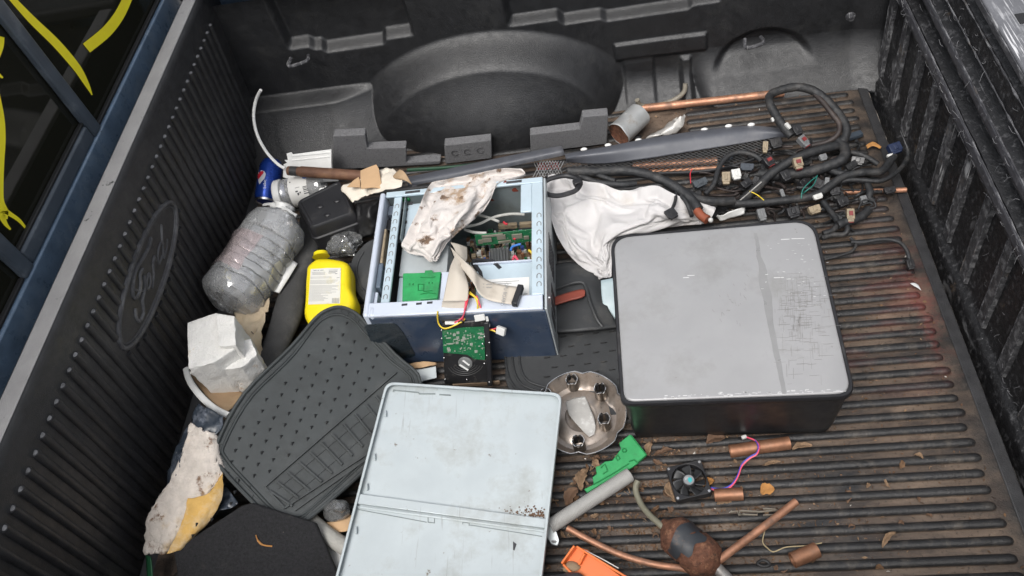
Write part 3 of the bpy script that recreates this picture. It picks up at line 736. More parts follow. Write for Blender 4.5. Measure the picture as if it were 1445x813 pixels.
# ------------------------------------------------------------------ open computer tower
c3 = crop(500, 220, 3.534); c4 = crop(500, 400, 4.516); c6 = crop(640, 300, 5.807); c8 = crop(600, 420, 5.807)
ZT = .2
q00, q10, q11, q01 = at(513, 445, ZT), at(770, 433, ZT), at(768, 249, ZT), at(538, 272, ZT)
def T(s, t_, z):
    p = q00.lerp(q10, s).lerp(q01.lerp(q11, s), t_); return V((p.x, p.y, z))
def TB(mb, s0, s1, t0, t1, z0, z1):
    return mb.hexa([T(s0, t0, z0), T(s1, t0, z0), T(s1, t1, z0), T(s0, t1, z0)], [T(s0, t0, z1), T(s1, t0, z1), T(s1, t1, z1), T(s0, t1, z1)])
tower = thing('computer_tower', 'open desktop computer tower on its side, navy and pale blue, innards showing', 'computer', T(.5, .5, .01))
b = MB(); TB(b, .03, .995, .012, .99, .013, .017); TB(b, .03, .988, .982, .995, .017, .193); TB(b, .03, .9, .012, .016, .017, .19); TB(b, .145, .150, .6, .98, .02, .19)
b.obj('chassis', case_steel, tower)
b = MB(); TB(b, .02, .998, -.012, .011, .010, .192); b.obj('top_cover', navy, tower, bevel=.006, bseg=3)
nearpl = Plane(T(0, -.012, .01), T(1, -.012, .01), T(0, -.012, .2))
MB().prism(fillet([nearpl.px(*c4(*p), .0005) for p in ((62, 262), (262, 250), (325, 330), (392, 462), (250, 485), (120, 400))], .012), nearpl.n * .0015 * (1 if nearpl.n.y < 0 else -1)).obj('cover_inset', navy_dark, tower)
b = MB(); TB(b, .02, .985, -.010, .088, .193, .2); b.obj('side_lip', case_lilac, tower, bevel=.002)
b = MB(); TB(b, .925, .99, .089, .955, .194, .2); b.obj('rear_rail', case_blue, tower, bevel=.0015)
b = MB(); TB(b, .033, .99, .956, 1.0, .194, .2); TB(b, .86, .925, .72, .955, .193, .1985); b.obj('bottom_rail', case_blue, tower, bevel=.0015)
b = MB(); TB(b, .993, 1.006, -.006, .998, .010, .196); rear = b.obj('rear_panel', zinc, tower, bevel=.001)
b = MB()
rp = Plane(T(1.006, 0, .01), T(1.006, 1, .01), T(1.006, 0, .2))
rn = V((1, 0, 0))
for i in range(4):
    for j in range(9):
        p = T(1.0065, .42 + j * .026, .085 + i * .022); b.span(p + V((-.0005, -.0036, -.007)), p + V((.0007, .0036, .007)))
for i in range(3):
    p = T(1.0065, .10 + i * .09, .10); b.span(p + V((-.0005, -.012, -.03)), p + V((.0007, .012, .03)))
b.obj('vent_holes', ink, rear)
MB().lathe([(.0045, 0), (.004, .003), (0.0005, .004)], T(1.0065, .12, .17), (1, 0, 0), 12).obj('thumb_screw', chrome, rear)
# bezel side
b = MB(); TB(b, -.006, .028, -.012, .995, .012, .203); TB(b, .028, .06, -.0115, .06, .15, .202); bez = b.obj('front_bezel', case_lilac, tower, bevel=.006, bseg=3)
b = MB(); TB(b, .0285, .082, .062, .955, .10, .150); b.obj('bezel_recess', black_pl, tower)
for (t0, t1, s0, s1, z, m_) in ((.86, .94, .03, .078, .175, M('bay_slate', (.09, .11, .14), .5)), (.74, .83, .03, .075, .17, None), (.42, .70, .040, .056, .19, conn_beige), (.23, .42, .032, .060, .188, M('bay_slate', (.10, .13, .17), .5)), (.09, .2, .030, .05, .185, case_lilac), (.55, .7, .06, .08, .165, M('bay_grey', (.2, .22, .24), .5))):
    b = MB(); TB(b, s0, s1, t0, t1, .151, z); b.obj('drive_bay_front', m_ or black_pl, tower, bevel=.002)
b = MB(); TB(b, .084, .132, .03, .955, .188, .196); b.obj('drive_rail', case_blue, tower, bevel=.0015)
b = MB()
def hook(p, w=.0042, h=.006):
    b.tube(smooth([p + V((-w, -h, 0)), p + V((-w, h * .3, 0)), p + V((0, h, 0)), p + V((w, h * .3, 0)), p + V((w, -h, 0))], 4), .0009, 6)
for y in (295, 337, 380, 425, 470, 515, 553, 597, 638): hook(at(*c3(921, y), .2004))
for i in range(13): hook(T(.108, .07 + i * .067, .1964))
b.obj('rail_hooks', ink_grey, tower)
b = MB()
for s in (.2, .82): 
    p = T(s, .978, .2005); b.span(p + V((-.018, -.0035, -.0005)), p + V((.018, .0035, .0004)))
for p in (c3(322, 737), c3(376, 732), c3(250, 742), c3(300, 150)):
    q = at(*p, .2006); b.span(q + V((-.006, -.0025, -.0004)), q + V((.006, .0025, .0004)))
b.obj('lip_slots', ink, tower)
# drive cage and bays
b = MB(); TB(b, .15, .36, .60, .95, .06, .172); cage = b.obj('drive_cage', case_blue, tower, bevel=.003)
b = MB()
for x, y, w, h in ((252, 270, 6, 3), (250, 295, 4, 5), (278, 238, 5, 3), (243, 378, 3, 6), (230, 415, 6, 8), (255, 330, 3, 3)):
    q = at(*c3(x, y), .1735); b.span(q + V((-w, -h, -.5)) * .0013, q + V((w, h, .4)) * .0013)
b.obj('cage_holes', ink, cage)
b = MB(); q = at(*c3(255, 200), .178); b.span(q + V((-.012, -.014, -.006)), q + V((.012, .014, .004))); b.obj('release_clip', green_dk, tower, bevel=.003)
b = MB(); TB(b, .135, .42, .37, .595, .05, .160); b.obj('optical_drive', zinc, tower, bevel=.002)
b = MB(); TB(b, .135, .40, .09, .365, .04, .150); TB(b, .135, .2, .09, .365, .15, .156); b.obj('floppy_bay', case_blue, tower, bevel=.002)
b = MB(); TB(b, .405, .47, .092, .34, .05, .178); b.obj('bay_side', case_lilac, tower, bevel=.002)
gpl = pl3((568, 384, .168), (622, 384, .168), (568, 425, .163))
b = MB(); b.prism([gpl.px(*c3(*p)) for p in ((242, 585), (350, 582), (352, 570), (388, 568), (392, 580), (432, 577), (414, 708), (330, 716), (325, 724), (238, 726))], (0, 0, -.010)); gb = b.obj('drive_bracket', green_pl, tower, bevel=.0015)
b = MB()
for st in (((318, 640), (346, 640), (346, 670), (318, 670), (318, 640)), ((330, 605), (380, 608), (405, 602)), ((330, 690), (370, 682), (408, 688)), ((345, 676), (390, 672))):
    b.tube([gpl.px(*c3(*p), .0008) for p in st], .0011, 6)
for p in ((275, 640), (292, 640), (372, 634), (388, 634)): b.ball(gpl.px(*c3(*p), .0006), (.002, .003, .0008), 6)
b.obj('bracket_ribs', green_dk, gb)
# power supply
b = MB(); TB(b, .60, .924, .089, .395, .03, .168); psu = b.obj('power_supply', case_blue, tower, bevel=.002)
b = MB(); TB(b, .66, .90, .13, .28, .1683, .1688); b.obj('supply_label', paper_pl, psu)
b = MB()
for i in range(9):
    TB(b, .67, random.uniform(.75, .89), .142 + i * .014, .146 + i * .014, .1689, .1691)
b.obj('label_lines', ink_grey, psu)
b = MB(); TB(b, .58, .924, .396, .405, .10, .172); b.obj('supply_edge', case_lilac, psu)
# mainboard
b = MB(); TB(b, .44, .92, .41, .955, .03, .034); mb_ = b.obj('motherboard', pcb_brown, tower)
cols = [black_pl, conn_beige, molex, alu, pcb, copper_dull, M('chip_white', (.6, .6, .55), .5), M('chip_blue', (.05, .1, .35), .5)]
for k_, m_ in enumerate(cols):
    b = MB()
    for i in range(60 if k_ < 6 else 14):
        s, t_ = random.uniform(.46, .91), random.uniform(.42, .94); p = T(s, t_, .034)
        w, h, d = random.uniform(.003, .012), random.uniform(.003, .012), random.uniform(.004, .03)
        if i % 3 == 0: b.tube([p, p + V((0, 0, d))], w * .5, 8)
        else: b.span(p - V((w / 2, h / 2, 0)), p + V((w / 2, h / 2, d)))
    b.obj('board_components', m_, mb_, kind='stuff')
b = MB()
for (x0, y0, x1, y1) in ((720, 352, 812, 346), (825, 345, 890, 340)): b.bar(at(*c3(x0, y0), .085), at(*c3(x1, y1), .085), .009, .012)
b.obj('expansion_slot', conn_beige, mb_)
a0, a1 = at(*c3(600, 398), .14), at(*c3(893, 368), .14); d0, d1 = at(*c3(610, 448), .105), at(*c3(893, 425), .105)
b = MB().hexa([a0, a1, d1, d0], [p + V((0, .002, .0005)) for p in (a0, a1, d1, d0)]); card = b.obj('expansion_card', pcb, tower)
b = MB(); nrm = (a1 - a0).cross(d0 - a0).normalized(); nrm = nrm if nrm.y < 0 else -nrm
for s, t_, w, h in ((.2, .5, .022, .012), (.45, .35, .02, .014), (.5, .8, .03, .006), (.72, .4, .024, .014), (.88, .6, .012, .01), (.08, .6, .01, .012), (.3, .12, .05, .005)):
    c = a0.lerp(a1, s).lerp(d0.lerp(d1, s), t_); ex = (a1 - a0).normalized(); ey = (a0 - d0).normalized()
    A = [c - ex * w / 2 - ey * h / 2, c + ex * w / 2 - ey * h / 2, c + ex * w / 2 + ey * h / 2, c - ex * w / 2 + ey * h / 2]
    b.hexa(A, [p + nrm * .003 for p in A])
b.obj('card_chips', M('chip_dusty', (.2, .19, .15), .6, var=.3), card)
b = MB(); hs0, hs1 = at(*c3(676, 465), .09), at(*c3(766, 560), .09)
b.span((hs0.x, hs1.y, .036), (hs1.x, hs0.y, .05))
n = 13
for i in range(n):
    x = lerp(hs0.x, hs1.x - .0015, i / (n - 1)); b.span((x, hs1.y, .05), (x + .0013, hs0.y, .092))
b.obj('heatsink', alu, tower)
pts = [at(*c3(x, y), .165) for x, y in ((588, 530), (612, 521), (690, 528), (712, 548), (730, 566))]
b = MB().tube(pts, .006, 6); b.tube([at(*c3(x, y), .165) for x, y in ((592, 532), (630, 585), (640, 640))], .006, 6); b.obj('fan_shroud', black_pl, tower)
b = MB()
for st in (((545, 355), (620, 340), (700, 305), (780, 290), (850, 292)), ((600, 290), (660, 305), (722, 328)), ((550, 368), (600, 382), (660, 385))):
    b.tube(smooth([at(*c3(*p), .135) for p in st], 6), .0034, 8)
b.obj('round_cable', cable_grey, tower)
for st, m_ in ((((800, 400), (798, 415), (810, 395)), red_w), (((780, 472), (790, 452), (830, 440)), M('wire_blue_bright', (.05, .2, .6), .4)), (((870, 470), (888, 490), (885, 530), (872, 556)), yel_w), (((745, 330), (752, 338), (764, 340)), red_w), (((790, 520), (800, 500), (815, 520), (830, 548)), pink_w)):
    MB().tube(smooth([at(*c3(*p), .12) for p in st], 6), .0028, 8).obj('board_wire', m_, tower)
b = MB(); q = at(*c3(800, 172), .10)
sp = M('rust_spot', (.16, .03, .015), .8, var=.4)
fpx = Plane(T(0, .981, .02), T(1, .981, .02), T(0, .981, .2))
for (x, y, w) in ((802, 172, .007), (862, 160, .004), (878, 175, .003), (755, 134, .005), (690, 222, .004), (770, 290, .003)):
    c = fpx.px(*c3(x, y)); b.lathe([(w, 0), (w * .5, .0005)], c, (0, -1, 0), 12, fn=lambda p, h, t_: p + V((.0016 * math.sin(3 * t_), 0, -.002 * math.cos(t_ * 2))))
b.obj('rust_spots', sp, tower)

# ribbon cables over the tower edge
b = MB()
z4 = lambda pts: T_(c4, pts); z3 = lambda pts: T_(c3, pts)
sheet(b, [z3(r) for r in ([(478, 430, .185), (520, 440, .195), (562, 455, .185)], [(505, 482, .21), (535, 495, .215), (562, 512, .205)], [(480, 548, .228), (512, 552, .235), (545, 560, .225)], [(466, 605, .232), (515, 600, .24), (568, 640, .228)], [(444, 715, .222), (505, 715, .225), (566, 715, .218)])] + [z4(r) for r in ([(560, 120, .211), (630, 120, .212), (712, 122, .211)], [(551, 215, .178), (618, 220, .180), (693, 226, .178)])], 6)
sheet(b, [z3(r) for r in ([(478, 452, .2), (505, 520, .215)], [(545, 520, .235), (560, 590, .236)], [(592, 560, .238), (600, 645, .236)], [(632, 600, .222), (625, 690, .228)], [(700, 635, .212), (680, 722, .214)], [(822, 655, .206), (788, 742, .207)])], 6)
ribbon = thing('ribbon_cable', 'beige flat ribbon cable folded over the edge of the open computer', 'cable', at(640, 420, .2))
b.obj('ribbon', beige, ribbon, solid=.0008)
MB().bar(at(*c3(832, 650), .209), at(*c3(798, 745), .209), .012, .014).obj('ribbon_plug', black_pl, ribbon, bevel=.0015)
b = MB().bar(at(*c4(560, 232), .172), at(*c4(700, 236), .172), .012, .012); b.obj('ribbon_plug', black_pl, ribbon, bevel=.0015)
b = MB(); o = at(*c3(748, 690), .2145); b.text('CPU BOARD', o, at(*c3(738, 735), .21) - at(*c3(758, 640), .21), at(*c3(800, 690), .21) - at(*c3(748, 690), .21), .0105)
for y in (640, 655):
    for x in (640, 665, 680): q = at(*c3(x, y), .2215); b.span(q - V((.003, .0007, .0002)), q + V((.003, .0007, .0002)))
b.obj('ribbon_print', ink_grey, ribbon)

# hard drive hanging in front
hd = thing('hard_drive', 'bare hard drive with green circuit board leaning against the navy tower', 'hard drive', at(660, 535, .02))
HT, HB = .172, .026
hA, hB_, hC, hD = at(624, 457, HT), at(687, 451, HT), at(693, 540, HB), at(627, 543, HB)
hpl = Plane(hA, hD, hC); hn = hpl.n if hpl.n.y < 0 else -hpl.n
MB().hexa([p - hn * .014 for p in (hA, hB_, hC, hD)], [hA, hB_, hC, hD]).obj('drive_casting', M('drive_casting', (.03, .03, .032), .4, .4, var=.4, dirt=((.12, .11, .1), 40, .56, .15)), hd, bevel=.003)
hx = lambda x, y, h=0: hpl.px(*c8(x, y), 0) + hn * h
b = MB().prism([hx(*p, .0008) for p in ((142, 268), (330, 240), (482, 236), (492, 505), (405, 500), (345, 462), (150, 447))], hn * .0016); pb = b.obj('circuit_board', pcb, hd)
b = MB()
for i in range(70):
    x, y = random.uniform(165, 475), random.uniform(265, 480)
    if y > 440 and x < 370: continue
    w, h = random.choice(((.0012, .002), (.002, .001), (.003, .003), (.0008, .0008), (.005, .0012))); c = hx(x, y, .0026); ex = (hB_ - hA).normalized(); ey = (hA - hD).normalized()
    A = [c - ex * w - ey * h, c + ex * w - ey * h, c + ex * w + ey * h, c - ex * w + ey * h]; b.hexa(A, [p + hn * .0008 for p in A])
b.obj('board_components', M('solder', (.42, .44, .38), .4, .3), pb, kind='stuff')
b = MB().lathe([(.0155, 0), (.0155, .002), (.013, .0028), (.004, .003)], hx(330, 532, .001), hn, 28); b.obj('spindle_motor', M('motor_plate', (.42, .43, .43), .35, .7, dirt=((.3, .15, .08), 30, .62, .1)), hd)
b = MB()
for a, c in (((285, 540), (355, 585)), ((310, 505), (365, 545))): b.bar(hx(*a, .0045), hx(*c, .0045), .004, .0006, hn)
b.obj('motor_label', paper_pl, hd)
b = MB()
for r in (.022, .028, .034, .040):
    b.tube([hx(330, 532, .0012) + (hC - hD).normalized() * r * math.cos(t_) + (hD - hA).normalized() * r * .85 * math.sin(t_) for t_ in [R(20 + 140 * i / 20) for i in range(21)]], .0012, 6)
b.obj('casting_ridges', M('ridge', (.07, .07, .07), .35, .4), hd)
b = MB().bar(hx(505, 190, .003), hx(535, 705, .003), .011, .012, hn); b.obj('mounting_rail', black_pl, hd, bevel=.0015)
b = MB()
for x, y in ((490, 300), (475, 360), (510, 455), (490, 520), (530, 350), (157, 490), (137, 330), (530, 672), (135, 262), (343, 668), (165, 665)): b.ball(hx(x, y, .0085 if x > 465 else .002), .0022, 5)
b.obj('screws', chrome, hd)
b = MB().bar(hx(165, 205, .001), hx(270, 205, .001), .006, .003, hn); b.obj('drive_sticker', paper_pl, hd)

# power wires with white plugs
pw = thing('power_cable', 'red and yellow power wires with white plugs hanging over the navy tower', 'cable', at(668, 440, .15))
def wire4(st, m_, r=.0017): MB().tube(smooth([at(*c4(x, y), z) for x, y, z in st], 6), r, 8).obj('wire', m_, pw)
wire4(((725, 60, .215), (765, 85, .215), (785, 130, .212), (775, 180, .19), (715, 185, .185)), yel_w)
wire4(((735, 55, .214), (790, 110, .214), (800, 180, .19)), yel_w)
wire4(((705, 215, .178), (690, 240, .175), (610, 280, .168), (565, 285, .165), (535, 250, .172), (530, 180, .205)), yel_w)
wire4(((728, 70, .216), (715, 140, .214), (702, 200, .185), (690, 235, .18)), red_w)
wire4(((715, 60, .213), (706, 150, .213), (690, 215, .188), (640, 250, .175)), pink_w)
wire4(((780, 80, .213), (795, 125, .212), (818, 185, .185)), pink_w)
wire4(((715, 215, .18), (740, 200, .183), (770, 205, .18)), pink_w)
wire4(((855, 294, .15), (885, 292, .15), (910, 284, .15)), red_w); wire4(((852, 300, .148), (878, 298, .15), (900, 308, .148)), yel_w)
wire4(((840, 240, .165), (852, 300, .14), (860, 360, .11), (850, 430, .08)), pink_w)
def plug(x, y, z, w, h, ang, name='plug'):
    c = at(*c4(x, y), z); rot = Matrix.Rotation(ang, 3, 'Z') @ Matrix.Rotation(R(55), 3, 'X')
    MB().box(c, (w, h, .009), rot).obj(name, molex, pw, bevel=.0012)
plug(800, 216, .183, .022, .014, .1); plug(935, 302, .155, .02, .017, -.5); plug(850, 240, .17, .006, .024, .1)

